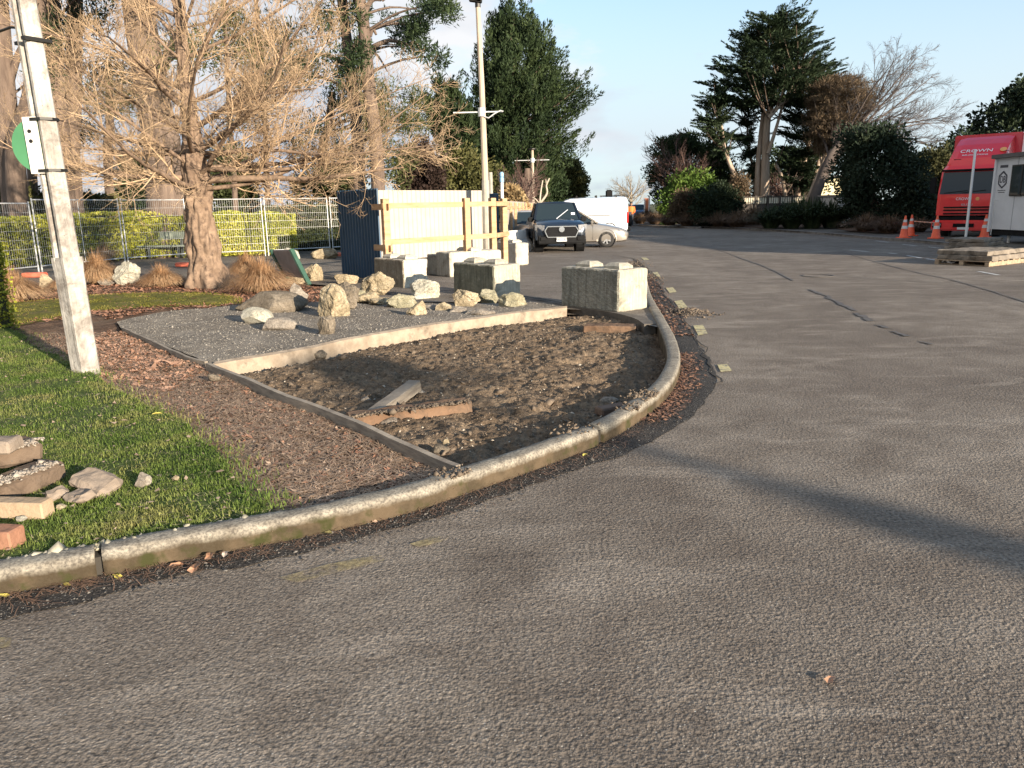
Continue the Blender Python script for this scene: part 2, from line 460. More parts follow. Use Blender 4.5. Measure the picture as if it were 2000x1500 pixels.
def rough_box(L, W, Hh, cuts, amp, seed=0, ch=.02, nsc=6):
    b = bmesh.new(); bmesh.ops.create_cube(b, size=1)
    for v in b.verts: v.co = Vector((v.co.x*L, v.co.y*W, (v.co.z+.5)*Hh))
    if ch: bmesh.ops.bevel(b, geom=b.edges[:], offset=ch, segments=1, affect='EDGES')
    if cuts:
        for _ in range(cuts):
            es = [e for e in b.edges if e.calc_length() > max(L, W, Hh)/(2**cuts)*.8]
            if es: bmesh.ops.subdivide_edges(b, edges=es, cuts=1, use_grid_fill=True)
    bmesh.ops.triangulate(b, faces=b.faces[:])
    for v in b.verts:
        q = v.co*nsc+Vector((seed*7.3, seed*3.1, 0))
        d = noise.noise_vector(q)*amp+noise.noise_vector(q*3.1)*amp*.5
        v.co += d
    return b
def from_bm(name, b, mat, parent=None, loc=None, smooth=False, rot=None):
    me = bpy.data.meshes.new(name); bmesh.ops.recalc_face_normals(b, faces=b.faces[:]); b.to_mesh(me); b.free()
    o = link(name, me, mat, parent, loc, smooth)
    if rot is not None: o.rotation_euler = rot
    return o
def rock_bm(w, d, h, seed, cuts=9, sub=4, rough=.16, lean=0):
    rng = random.Random(seed); b = bmesh.new(); bmesh.ops.create_icosphere(b, subdivisions=sub, radius=1)
    planes = []
    for _ in range(cuts):
        n = Vector((rng.gauss(0, 1), rng.gauss(0, 1), rng.gauss(0, .8))).normalized()
        planes.append((n, rng.uniform(.5, .86)))
    off = Vector((seed*3.7, seed*1.9, seed*.7))
    for v in b.verts:
        p = v.co.copy()
        for n, dd in planes:
            k = p.dot(n)-dd
            if k > 0: p -= n*k*.92
        q = v.co.normalized()
        p *= 1+rough*noise.fractal(q*1.5+off, 1, 2, 3)+.22*rough*noise.noise(q*7+off)-.5*rough*max(0, .12-abs(noise.noise(q*2.0+off)))*5
        x = p.x*w*.5; y = p.y*d*.5; z = (p.z*.5+.32)*h/.85
        x += lean*z
        v.co = Vector((x, y, max(z, -.06)))
    return b
def text_mesh(name, s, size, mat, parent, loc, rot, depth=.004, xs=1.0):
    cu = bpy.data.curves.new('t', 'FONT'); cu.body = s; cu.size = size; cu.extrude = depth; cu.align_x = 'CENTER'; cu.align_y = 'CENTER'
    to = bpy.data.objects.new('t', cu); C.objects.link(to)
    bpy.context.view_layer.update()
    me = bpy.data.meshes.new_from_object(to.evaluated_get(bpy.context.evaluated_depsgraph_get()))
    bpy.data.objects.remove(to); bpy.data.curves.remove(cu)
    o = link(name, me, mat, parent, loc); o.rotation_euler = rot; o.scale = (xs, 1, 1); return o
# ================================================================ THE GROUND
m_road = road_mat('asphalt_chipseal', [(.115, .092, .072), (.178, .149, .119), (.25, .215, .176)])
m_patch = road_mat('asphalt_fresh', [(.024, .021, .018), (.038, .033, .028), (.056, .049, .042)])
m_path = road_mat('asphalt_path', [(.12, .10, .08), (.165, .142, .117), (.215, .188, .157)])
m_far = ground_mat('far_ground', [(.06, .07, .03), (.09, .09, .045), (.12, .11, .06)], sc=(.05, 1, 8))
MB().quad((-900, -300, -.3), (900, -300, -.3), (900, 2500, -.3), (-900, 2500, -.3)).build('ground', m_far)['kind'] = 'structure'
MB().quad((-3, 60, 0), (18, 60, 0), (40, 420, 0), (24, 420, 0)).build('road', m_road)['kind'] = 'structure'

KP = [(-420, 1236), (-200, 1200), (0, 1166), (100, 1148), (205, 1128), (350, 1098), (500, 1070), (650, 1040), (800, 1004), (900, 970), (1000, 936),
      (1090, 903), (1180, 866), (1250, 824), (1300, 784), (1323, 748), (1329, 714), (1319, 677), (1301, 642), (1284, 612), (1272, 588), (1264, 560), (1256, 540), (1243, 520)]
kp = smooth_path([G(x, y) for x, y in KP], 8)
def kerb_piece(i0, i1, name='kerb'):
    pts = kp[i0:i1+1]
    prof = [(0, -.02), (.002, .05), (.005, .098), (.009, .116), (.017, .125), (.03, .129), (.085, .130), (.125, .128), (.138, .120), (.145, .06), (.147, -.2)]
    rows = [offset_path(pts, o) for o, z in prof]
    secs = []
    for k in range(len(pts)):
        zz = 1 if pts[k].y < 17 else max(.15, 1-(pts[k].y-17)/6)
        secs.append([(rows[j][k].x, rows[j][k].y, prof[j][1]*zz+.006*noise.noise((rows[j][k].x*3, rows[j][k].y*3, 0))+.004*noise.noise((rows[j][k].x*14, rows[j][k].y*14, j*.9))) for j in range(len(prof))])
    o = MB().loft(secs, cap=True).build(name, m_kerb, smooth=True); o['kind'] = 'structure'; return o
# kerb concrete: lichen-grey top with darker grit, brown moss low on the face
m_kerb, nt, bs = newmat('kerb_concrete'); v_ = coords(nt)
col = ramp(nt, nz(nt, v_, 9, 6, .7), [(.32, (.15, .13, .105)), (.5, (.22, .195, .16)), (.68, (.31, .28, .23))])
col = mixc(nt, .7, col, ramp(nt, nz(nt, v_, 75, 2), [(.35, (.35, .35, .35)), (.6, (1.2, 1.2, 1.15))]), 'MULTIPLY')
sp_ = nt.nodes.new('ShaderNodeSeparateXYZ'); nt.links.new(v_, sp_.inputs[0])
zz_ = mth(nt, 'ADD', sp_.outputs[2], mth(nt, 'MULTIPLY', nz(nt, v_, 6, 4), .06))
lowm = step(nt, zz_, .134, .100)
col = mixc(nt, mth(nt, 'MULTIPLY', lowm, .95), col, ramp(nt, nz(nt, v_, 5, 5), [(.4, (.042, .030, .016)), (.6, (.085, .060, .035))]))
col = mixc(nt, mth(nt, 'MULTIPLY', lowm, step(nt, nz(nt, v_, 8, 4), .52, .66)), col, (.036, .036, .012))
nt.links.new(col, bs.inputs['Base Color']); bs.inputs['Roughness'].default_value = .95
bs.inputs['Specular IOR Level'].default_value = .2
bump(nt, bs, [(nz(nt, v_, 20, 4), .5, .01), (nz(nt, v_, 90, 2), .5, .003)])
kerb_piece(0, 31); kerb_piece(32, 95)
kerb_piece(96, len(kp)-1)
MB().loft([[ (p.x, p.y, -.02), (q.x, q.y, -.02), (q.x, q.y, .095), (p.x, p.y, .095)] for p, q in zip(offset_path(kp, .03)[30:34], offset_path(kp, .15)[30:34])], close_ring=True).build('kerb_joint', M('joint_dirt', (.03, .025, .018)))['kind'] = 'structure'
MB().loft([[ (p.x, p.y, -.02), (q.x, q.y, -.02), (q.x, q.y, .095), (p.x, p.y, .095)] for p, q in zip(offset_path(kp, .03)[94:98], offset_path(kp, .15)[94:98])], close_ring=True).build('kerb_joint', M('joint_dirt', (.03, .025, .018)))['kind'] = 'structure'
kin = offset_path(kp, .13)

# fresh asphalt strip in the gutter
PO = [(-420, 1300), (-200, 1262), (0, 1212), (120, 1186), (250, 1152), (370, 1122), (480, 1106), (600, 1078), (740, 1042), (880, 1004), (1010, 958), (1120, 920), (1230, 884),
      (1330, 828), (1380, 782), (1398, 742), (1388, 706), (1360, 665), (1338, 632), (1318, 600), (1296, 570), (1284, 548), (1262, 524), (1236, 505)]
po = smooth_path([G(x, y) for x, y in PO], 6)
po = [p+Vector((noise.noise(p*5), noise.noise(p*5+Vector((9, 0, 0))), 0))*.035 for p in po]
poly = [(p.x, p.y) for p in po]+[(p.x, p.y) for p in reversed(offset_path(kp, .05))]
sheet('asphalt_strip', poly, lambda X, Y, D: .004+np.minimum(D, .1)*.06, .12, m_patch)
# ragged crack along the strip's outer edge by the corner
def ribbon(name, px, w, mat, z=.009, jit=.02, seed=1, pxs=True, n=6, kind='structure'):
    pts = smooth_path([G(*p) for p in px] if pxs else px, n); rg = random.Random(seed)
    a = []; b = []
    for i, p in enumerate(pts):
        t = (pts[min(i+1, len(pts)-1)]-pts[max(i-1, 0)]); t.z = 0; t.normalize(); nrm = Vector((-t.y, t.x, 0))
        ww = (w if not callable(w) else w(i/len(pts)))*rg.uniform(.4, 1.3); q = p+nrm*rg.gauss(0, jit)
        a.append((q.x+nrm.x*ww/2, q.y+nrm.y*ww/2, z)); b.append((q.x-nrm.x*ww/2, q.y-nrm.y*ww/2, z))
    v = a+b; k = len(a)
    me = bpy.data.meshes.new(name); me.from_pydata(v, [], [(i+1, i, k+i, k+i+1) for i in range(k-1)]); me.update()
    o = link(name, me, mat); o['kind'] = kind; return o
m_seam = M('bitumen_seam', (.055, .046, .037), (.12, .102, .083), sc=8, rough=.7)
m_crack = M('crack_dirt', (.012, .010, .008), (.03, .025, .02), sc=20, rough=1)
ribbon('road_crack', [(1402, 752), (1390, 712), (1362, 668), (1346, 642), (1320, 604), (1306, 590)], .03, m_crack, jit=.03, z=.013)
ribbon('road_crack', [(1310, 596), (1296, 566), (1285, 545), (1262, 524), (1236, 506), (1196, 499)], .035, m_crack, jit=.03, z=.013)
ribbon('road_seam', [(1310, 460), (1350, 470), (1400, 487), (1440, 502), (1500, 524), (1550, 549)], .045, m_seam, jit=.01, seed=2)
ribbon('road_seam', [(1582, 566), (1620, 583), (1668, 608)], .085, m_seam, jit=.02, seed=3)
ribbon('road_seam', [(1672, 612), (1690, 622), (1705, 628)], .12, m_seam, jit=.02, seed=4)
ribbon('road_seam', [(1718, 636), (1735, 642)], .08, m_seam, jit=.01, seed=5)
ribbon('road_seam', [(1745, 648), (1775, 658)], .08, m_seam, jit=.01, seed=6)
ribbon('road_seam', [(1800, 668), (1822, 674)], .06, m_seam, jit=.01, seed=6)
ribbon('road_seam', [(1640, 490), (1700, 509), (1780, 530), (1870, 550), (2010, 592)], .05, m_seam, jit=.01, seed=7)
ribbon('road_seam', [(1275, 528), (1400, 529), (1560, 534), (1750, 548), (1880, 555), (2010, 560)], .025, m_seam, jit=.01, seed=8)
# shallow manhole ring in the roadway
c_ = G(1598, 539)
MB().lathe([(.36, .004), (.36, .012), (.31, .013), (.305, .007)], 32, c=(c_.x, c_.y, 0), cap=False).build('manhole_ring', m_seam)['kind'] = 'structure'

# yellow painted dashes round the corner (placed after the worn paint is made)
m_yel = M('worn_yellow_paint', (.42, .36, .16), (.52, .44, .24), sc=18, rough=.8, spots=[((.17, .15, .12), 11, .5, .62)], fine=.6, fsc=80)
for q in ([(1401, 712), (1420, 711), (1430, 724), (1408, 726)], [(1354, 636), (1373, 634), (1382, 651), (1364, 655)], [(1317, 588), (1332, 586), (1343, 600), (1327, 603)],
          [(1300, 562), (1314, 561), (1322, 570), (1308, 572)], [(1274, 532), (1284, 531), (1290, 540), (1280, 541)], [(1252, 503), (1262, 503), (1268, 507), (1258, 508)]):
    o = MB().quad(*[G(x, y, .0085) for x, y in q]).build('road_marking', m_yel); o['kind'] = 'structure'
m_stain = M('faded_yellow_stain', (.20, .165, .085), (.25, .2, .10), sc=9, spots=[((.12, .108, .095), 7, .44, .56)], fine=.8, fsc=60)
def worn(name, c1, c2, lo, hi, sc):
    m_, nt, bs = newmat(name); v = coords(nt)
    nt.links.new(mixc(nt, .7, ramp(nt, nz(nt, v, 9, 4), [(.35, c1), (.65, c2)]), ramp(nt, nz(nt, v, 60, 2), [(.3, (.4, .4, .4)), (.65, (1.5, 1.5, 1.5))]), 'MULTIPLY'), bs.inputs['Base Color'])
    bs.inputs['Roughness'].default_value = .9
    nt.links.new(step(nt, nz(nt, v, sc, 6, .75), lo, hi), bs.inputs['Alpha']); return m_
m_stain = worn('faded_yellow_stain_worn', (.24, .19, .09), (.32, .25, .12), .40, .60, 5)
m_yel = worn('yellow_worn', (.42, .35, .15), (.54, .45, .24), .36, .46, 14)
for q in ([(545, 1128), (640, 1102), (700, 1090), (745, 1084), (752, 1094), (640, 1122), (580, 1137)], [(800, 1062), (850, 1046), (878, 1048), (870, 1056), (820, 1068)], [(0, 1244), (22, 1246), (20, 1262), (-10, 1268)]):
    o = MB().quad(*[G(x, y, .0072) for x, y in q]).build('road_marking', m_stain); o['kind'] = 'structure'
m_whl = M('worn_white_paint', (.45, .44, .42), (.55, .54, .5), sc=18, rough=.8, spots=[((.17, .16, .14), 9, .5, .62)])
for (x0, y0, x1, y1) in ((1660, 488, 1698, 492), (1710, 470, 1735, 473), (1762, 477, 1790, 480), (1812, 482, 1840, 485), (1772, 499, 1800, 504), (1735, 494, 1752, 496), (1912, 530, 1950, 537), (1808, 505, 1840, 510)):
    a = G(x0, y0, .0085); b = G(x1, y1, .0085); t = (b-a).normalized(); n_ = Vector((-t.y, t.x, 0))*.05
    o = MB().quad(a-n_, b-n_, b+n_, a+n_).build('road_marking', m_whl); o['kind'] = 'structure'

# ---------------- island
E_A, E_B, E_C = G(238, 644, .1), G(402, 714, .1), G(888, 921, .1)
NIB_R = G(1106, 602, .1)
def near_i(p, L): return min(range(len(L)), key=lambda i: (L[i].xy-p.xy).length)
iC = near_i(E_C, kin); iG = near_i(G(528, 1000, .1), kin); iN = near_i(G(1262, 600, .1), kin)
LB = [(528, 999), (500, 975), (470, 940), (438, 902), (390, 860), (330, 812), (260, 775), (187, 733), (120, 700), (60, 672), (15, 640), (-150, 600)]
rg = random.Random(4)
lb = smooth_path([G(x, y, .1) for x, y in LB], 5)
lb = [p+Vector((noise.noise(p*4), noise.noise(p*4+Vector((5, 5, 5))), 0))*.05 for p in lb]
lawn_poly = [(p.x, p.y) for p in kin[0:iG+1]]+[(p.x, p.y) for p in lb[1:]]+[(-20, 14), (-20, 2)]
m_lawn = ground_mat('lawn_soil', [(.035, .05, .012), (.05, .075, .018), (.075, .085, .03)], sc=(2, 18, 60))
m_litter = ground_mat('leaf_litter_bed', [(.066, .040, .026), (.105, .066, .044), (.16, .105, .07)], sc=(4, 22, 70), b=(.9, .03), spots=[((.12, .095, .07), 1.2, .55, .7)])
m_moss = ground_mat('moss_turf', [(.06, .06, .012), (.10, .10, .02), (.12, .10, .04)], sc=(2.5, 14, 60), spots=[((.14, .075, .045), 2.2, .6, .68)])
m_gravel = ground_mat('grey_gravel', [(.125, .108, .087), (.18, .157, .128), (.24, .213, .176)], sc=(2.5, 40, 110), b=(1, .02))
m_soil = ground_mat('dug_soil', [(.088, .062, .039), (.14, .10, .065), (.19, .142, .095)], sc=(3.2, 16, 60), b=(1, .03), spots=[((.18, .132, .088), 2.0, .6, .75)])
sheet('lawn', lawn_poly, lambda X, Y, D: .098+fbm(X, Y, 1.5, 1)*.02+np.minimum(D, .1)*.05, .09, m_lawn)

BK = [(-300, 600), (60, 566), (200, 548), (330, 545), (460, 560), (560, 548), (610, 556), (665, 562), (700, 582), (760, 592), (1000, 590)]
bk = smooth_path([G(x, y, .07) for x, y in BK], 4)
e1 = E_A+Vector((-.02, .05, 0))
PADB = [(228, 628), (300, 612), (420, 600), (520, 594), (640, 590), (740, 594), (860, 592), (1000, 592), (1062, 592), (1098, 598)]
padb = smooth_path([G(x, y, .1) for x, y in PADB], 4)
bed_poly = [(p.x, p.y) for p in kin[max(iG-6, 0):iC+1]]+[(E_B.x, E_B.y), (E_A.x, E_A.y)]+[(p.x, p.y) for p in padb[:-8]]+[(p.x, p.y) for p in reversed(bk[:-1])]+[(-22, 16), (-22, 12)]+[(p.x-.12, p.y-.12) for p in reversed(lb[1:])]
def bedz(X, Y, D): return .055+fbm(X, Y, 2, 3)*.03+fbm(X, Y, 9, 5)*.012
sheet('leaf_bed', bed_poly, bedz, .08, m_litter, far_res=.3)
# moss turf patches on the bed
MOSS = [(-120, 640), (30, 632), (110, 618), (190, 606), (330, 596), (460, 592), (470, 580), (420, 572), (330, 570), (200, 574), (90, 584), (-60, 598)]
sheet('moss_turf', [(p.x, p.y) for p in smooth_path([G(x, y, .09) for x, y in MOSS], 4)], lambda X, Y, D: .06+np.minimum(D, .3)*.12+fbm(X, Y, 2, 3)*.03+fbm(X, Y, 9, 5)*.012, .1, m_moss)
# gravel pad
NIBP = smooth_path([E_B+Vector((.05, .02, 0)), G(560, 690, .1), G(700, 661, .1), G(860, 634, .1), G(1000, 614, .1), NIB_R], 8)
pad_poly = [(E_A.x, E_A.y)]+[(p.x, p.y+.05) for p in NIBP]+[(p.x, p.y) for p in reversed(padb)]
sheet('gravel_pad', pad_poly, lambda X, Y, D: .1+fbm(X, Y, 1.2, 8)*.02+fbm(X, Y, 14, 5)*.006+.0*D, .07, m_gravel)
# pit of dug earth, lower than the kerb
pit_poly = [(E_B.x, E_B.y), (E_C.x, E_C.y)]+[(p.x, p.y) for p in kin[iC:iN+1]]+[(p.x, p.y) for p in reversed(NIBP)]
def pitz(X, Y, D):
    z = -.015+fbm(X, Y, .9, 11)*.035+fbm(X, Y, 3.5, 12)*.025+np.abs(fbm(X, Y, 9, 13))*.045+fbm(X, Y, 24, 14, 2)*.018
    t = np.array([noise.noise((x*.6+y*.35, y*2.6-x*1.4, 2.2)) for x, y in zip(X.tolist(), Y.tolist())])
    return np.maximum(z-np.clip(t-.15, 0, .4)*.11-np.clip(.3-D, 0, .3)*.2, -.18)
sheet('dug_earth', pit_poly, pitz, .028, m_soil)

# the carriageway is one plane with the dug pit left open
iR = max(range(len(pit_poly)), key=lambda i: pit_poly[i][0]); pr = pit_poly[iR]
lo_ = [(-60, -60), (90, -60), (90, pr[1])]+[pit_poly[i] for i in range(iR, -1, -1)]+[(-60, E_B.y)]
hi_ = [(-60, E_B.y), (E_B.x, E_B.y)]+[pit_poly[i] for i in range(len(pit_poly)-1, iR-1, -1)]+[(90, pr[1]), (90, 60), (-60, 60)]
for pl in (lo_, hi_):
    v, e, f, *_ = delaunay_2d_cdt([Vector(p) for p in pl], [(i, (i+1) % len(pl)) for i in range(len(pl))], [], 1, 1e-5)
    me = bpy.data.meshes.new('road'); me.from_pydata([(p.x, p.y, 0) for p in v], [], [t if (v[t[1]]-v[t[0]]).cross(v[t[2]]-v[t[0]]) > 0 else tuple(reversed(t)) for t in f]); me.update()
    link('road', me, m_road)['kind'] = 'structure'

# tarmac path and yard behind the rocks
yard = [(p.x, p.y) for p in bk]+[(padb[-4].x, padb[-4].y), (NIB_R.x, NIB_R.y+.03)]+[(p.x, p.y) for p in kin[iN-2:]]
pe = G(1196, 499); yard += [(pe.x, pe.y), (3.0, 26), (3.0, 46), (-45, 46), (-45, 16)]
def yardz(X, Y, D): return .008+.075*np.clip((24-Y)/7, 0, 1)+fbm(X, Y, .5, 4)*.006*np.clip((24-Y)/7, 0, 1)
sheet('yard_tarmac', yard, yardz, .5, m_path)
# flat dark strip laid between yard and gravel
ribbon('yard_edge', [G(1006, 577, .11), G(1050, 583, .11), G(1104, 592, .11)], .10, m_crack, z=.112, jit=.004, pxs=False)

# concrete nib between gravel and pit (sunlit face), timber edging, lip by the big block
m_nib = M('tan_nib_concrete', (.22, .17, .12), (.33, .265, .195), sc=7, rough=.9, bmp=.5, bsc=30, bd=.01, spots=[((.13, .10, .07), 4, .55, .7)])
nb = MB(); L_ = NIBP
nb.loft([[(p.x, p.y-.05, -.12), (p.x+.01, p.y-.02, .112+.01*noise.noise(p*3)), (p.x+.02, p.y+.08, .128+.01*noise.noise(p*3)), (p.x+.02, p.y+.12, .06)] for p in L_], close_ring=True)
o = nb.build('concrete_nib', m_nib, smooth=False); tag(o, 'tan concrete edging between grey gravel pad and dug earth', 'edging')
m_wood_old = M('weathered_board', (.16, .13, .10), (.30, .25, .19), sc=5, stretch=(1, 1, 6), rough=.95, bmp=.4, bsc=40, bd=.006)
def board(name, pts, w, h, mat, z0):
    mb = MB(); P_ = smooth_path(pts, 6)
    of = offset_path(P_, w)
    mb.loft([[(p.x, p.y, z0), (p.x, p.y, z0+h+.012*noise.noise(p*2.3)), (q.x, q.y, z0+h+.012*noise.noise(p*2.3)), (q.x, q.y, z0)] for p, q in zip(P_, of)], close_ring=True)
    return mb.build(name, mat)
tag(board('timber_edging', [E_A, G(300, 672, .1), G(360, 700, .1), E_B+Vector((-.03, .05, 0))], .035, .14, m_wood_old, -.01), 'thin weathered timber edging beside the grey gravel pad', 'edging')
tag(board('timber_edging', [E_B+Vector((.03, -.08, 0)), G(480, 748, .1), G(560, 783, .1), G(640, 812, .1), G(760, 866, .1), E_C], .045, .2, m_wood_old, -.06), 'long weathered timber edging board between leaf bed and dug earth', 'edging')
lp = [G(1104, 598, .1), G(1150, 604, .1), G(1200, 612, .1), G(1240, 624, .1), G(1258, 634, .1)]
iL = near_i(G(1264, 640, .1), kin)
sheet('yard_corner', [(p.x, p.y) for p in smooth_path([q+Vector((.02, .04, 0)) for q in lp], 4)]+[(p.x+.02, p.y) for p in kin[iL:iN+4]]+[(NIB_R.x, NIB_R.y+.35)], lambda X, Y, D: .098+fbm(X, Y, 4, 3)*.01, .08, m_path)
tag(board('concrete_lip', lp, .16, .2, M('lip_shaded_concrete', (.06, .05, .038), (.12, .10, .078), sc=6, bmp=.5), -.09), 'low concrete lip of the yard under the nearest big block', 'edging')  # concrete coloured dark to carry the shade on the lip's face
# ================================================================ SCATTER ON THE GROUND
def sample(poly, n, seed, near=0.0):
    rng = np.random.default_rng(seed); xs = [p[0] for p in poly]; ys = [p[1] for p in poly]; X = []; Y = []; got = 0
    while got < n:
        x = rng.uniform(min(xs), max(xs), n*2); y = rng.uniform(min(ys), max(ys), n*2)
        k = inpoly(x, y, poly)
        if near: k &= rng.uniform(0, 1, n*2) < np.minimum(1, (4.0/np.hypot(x, y))**near)
        X.append(x[k]); Y.append(y[k]); got += int(k.sum())
    return np.concatenate(X)[:n], np.concatenate(Y)[:n]
def blades(name, X, Y, Z, h, w, mat, seed=0, lean=.5, lie=False, wbase=None):
    rng = np.random.default_rng(seed); n = len(X)
    a = rng.uniform(0, 2*PI, n); d = np.stack([np.cos(a), np.sin(a)], 1); L = h*rng.uniform(.5, 1.3, n); W = w*rng.uniform(.6, 1.3, n)
    side = np.stack([-d[:, 1], d[:, 0], np.zeros(n)], 1)*W[:, None]/2
    base = np.stack([X, Y, Z], 1)
    if lie:
        zt = rng.uniform(-.02, .12, n)*L
        mid = base+np.stack([d[:, 0]*L*.5, d[:, 1]*L*.5, zt*.9+.004], 1)+side*rng.uniform(-6, 6, (n, 1))
        tip = base+np.stack([d[:, 0]*L, d[:, 1]*L, zt*.6], 1)
        v = np.stack([base-side, base+side, mid+side, mid-side, tip+side*.6, tip-side*.6], 1).reshape(-1, 3)
    else:
        ln = rng.uniform(.1, 1, n)*lean
        mid = base+np.stack([d[:, 0]*L*ln*.3, d[:, 1]*L*ln*.3, L*.6], 1)
        tip = base+np.stack([d[:, 0]*L*ln, d[:, 1]*L*ln, L*(1-ln*.35)], 1)
        v = np.stack([base-side, base+side, mid+side*.8, mid-side*.8, tip+side*.1, tip-side*.1], 1).reshape(-1, 3)
    b = np.arange(n)[:, None]*6
    f = np.concatenate([b+np.array([[0, 1, 2, 3]]), b+np.array([[3, 2, 4, 5]])])
    o = link(name, fastmesh(name, v, f), mat); o['kind'] = 'stuff'; return o
def stones(name, X, Y, Z, size, mat, seed=0, flat=.7):
    rng = np.random.default_rng(seed); n = len(X)
    base = np.array([[1, 0, 0], [0, 1, 0], [-1, 0, 0], [0, -1, 0], [0, 0, 1], [0, 0, -1], ], float)
    fa = np.array([[0, 1, 4], [1, 2, 4], [2, 3, 4], [3, 0, 4], [1, 0, 5], [2, 1, 5], [3, 2, 5], [0, 3, 5]])
    S = size*rng.lognormal(0, .45, (n, 1, 1))
    q = base[None]*rng.uniform(.55, 1.25, (n, 6, 1))+rng.normal(0, .18, (n, 6, 3))
    q[..., 2] *= flat
    a = rng.uniform(0, 2*PI, n); ca, sa = np.cos(a)[:, None], np.sin(a)[:, None]
    x = q[..., 0]*ca-q[..., 1]*sa; y = q[..., 0]*sa+q[..., 1]*ca
    t = rng.normal(0, .35, (n, 1)); z = q[..., 2]+x*t
    v = np.stack([x, y, z], -1)*S+np.stack([X, Y, Z], 1)[:, None]
    f = (np.arange(n)[:, None, None]*6+fa[None]).reshape(-1, 3)
    o = link(name, fastmesh(name, v.reshape(-1, 3), f), mat); o['kind'] = 'stuff'; return o
def curled(name, X, Y, Z, size, mat, seed=0):
    """fallen leaves: bent quads"""
    rng = np.random.default_rng(seed); n = len(X)
    a = rng.uniform(0, 2*PI, n); u = np.stack([np.cos(a), np.sin(a), rng.normal(0, .16, n)], 1); w = np.stack([-np.sin(a), np.cos(a), rng.normal(0, .16, n)], 1)
    L = size*rng.lognormal(0, .3, (n, 1)); W = L*rng.uniform(.35, .75, (n, 1)); c = np.stack([X, Y, Z+.006], 1)
    k = rng.uniform(-.1, .28, (n, 1))*L*np.array([[0, 0, 1.]])
    v = np.stack([c-u*L/2+k, c-w*W/2, c+u*L*.05-w*W*.4, c+u*L/2+k*.7, c+u*L*.05+w*W*.4, c+w*W/2], 1)
    v = np.stack([c-u*L/2+k, c-w*W/2, c+u*L/2+k*.8, c+w*W/2], 1).reshape(-1, 3)
    f = np.arange(4*n).reshape(n, 4)
    f = np.concatenate([f[:, [0, 1, 3]], f[:, [1, 2, 3]]])
    o = link(name, fastmesh(name, v, f), mat); o['kind'] = 'stuff'; return o

g_mat = leaf_mat('grass_blades', (.085, .135, .025), (.155, .205, .045), (.29, .27, .095), sc=2.2, trans=.3, fsc=45)
vis_lawn = [(p.x, p.y) for p in kin[6:iG+1]]+[(p.x, p.y) for p in lb[1:-4]]+[(-8, 12.5), (-8.5, 10), (-3.6, 2.4)]
X, Y = sample(vis_lawn, 120000, 5, 1.1)
D = edge_dist(X, Y, lawn_poly)
thin = np.array([noise.fractal((x*1.6, y*1.6, 4), 1, 2, 3) for x, y in zip(X, Y)])
k = np.random.default_rng(1).uniform(0, 1, len(X)) < np.clip(.85-thin*1.5, .15, 1)
X, Y, D = X[k], Y[k], D[k]
blades('grass', X, Y, np.full(len(X), .095)+np.minimum(D, .1)*.05, .033, .0048, g_mat, 2, 1.5)
m_dryblade = M('dry_grass', (.30, .24, .12), (.42, .35, .2), sc=6)
X, Y = sample(vis_lawn, 6000, 6, .8); blades('dry_grass', X, Y, np.full(len(X), .112), .045, .0035, m_dryblade, 3, lie=True)
X, Y = sample([(p.x, p.y) for p in smooth_path([G(x, y, .09) for x, y in MOSS], 4)], 9000, 7)
blades('moss_tufts', X, Y, np.full(len(X), .08), .03, .012, leaf_mat('moss_blades', (.09, .085, .015), (.15, .14, .025), (.2, .17, .05), sc=1.5), 4, .8)

m_straw = M('straw', (.16, .10, .062), (.46, .32, .21), sc=14, rough=.9)
m_rust = M('rust_leaf', (.20, .085, .045), (.38, .20, .12), sc=12, rough=.85)
vis_bed = [(p.x, p.y) for p in kin[max(iG-5, 0):iC+1]]+[(E_B.x, E_B.y), (E_A.x, E_A.y)]+[(p.x-.08, p.y-.05) for p in reversed(lb[1:-6])]
def bz(X, Y): return .057+fbm(X, Y, 2, 3)*.03+fbm(X, Y, 9, 5)*.012
X, Y = sample(vis_bed, 24000, 8, .8); blades('fallen_straw', X, Y, bz(X, Y)+.004, .13, .0055, m_straw, 9, lie=True)
X, Y = sample(vis_bed, 4500, 10, .3); curled('fallen_leaves', X, Y, bz(X, Y)+.004, .034, m_rust, 11)
X, Y = sample(vis_bed, 2600, 12, .3); curled('fallen_leaves', X, Y, bz(X, Y)+.005, .032, M('tan_leaf', (.26, .17, .11), (.44, .32, .22), sc=9), 13)
ubed = [(E_A.x-.3, E_A.y+.2), (E_A.x, E_A.y), (E_B.x, E_B.y), tuple(G(330, 760, .1).xy), tuple(G(200, 735, .1).xy), tuple(G(130, 690, .1).xy)]
X, Y = sample(ubed, 3200, 41); curled('fallen_leaves', X, Y, bz(X, Y)+.008, .052, M('orange_leaf', (.30, .15, .085), (.50, .30, .19), sc=9), 42)
X, Y = sample(vis_bed, 3500, 14, .6); stones('mulch_clods', X, Y, bz(X, Y), .012, M('dark_mulch', (.04, .028, .018), (.09, .06, .04), sc=8), 15)
backbed = [tuple(G(x, y, .06).xy) for x, y in ((-60, 600), (60, 575), (200, 552), (330, 548), (470, 565), (560, 555), (680, 568), (720, 600), (600, 600), (470, 600), (330, 604), (210, 625), (180, 615), (0, 640))]
X, Y = sample(backbed, 9000, 16); curled('fallen_leaves', X, Y, bz(X, Y)+.01, .075, m_rust, 17)

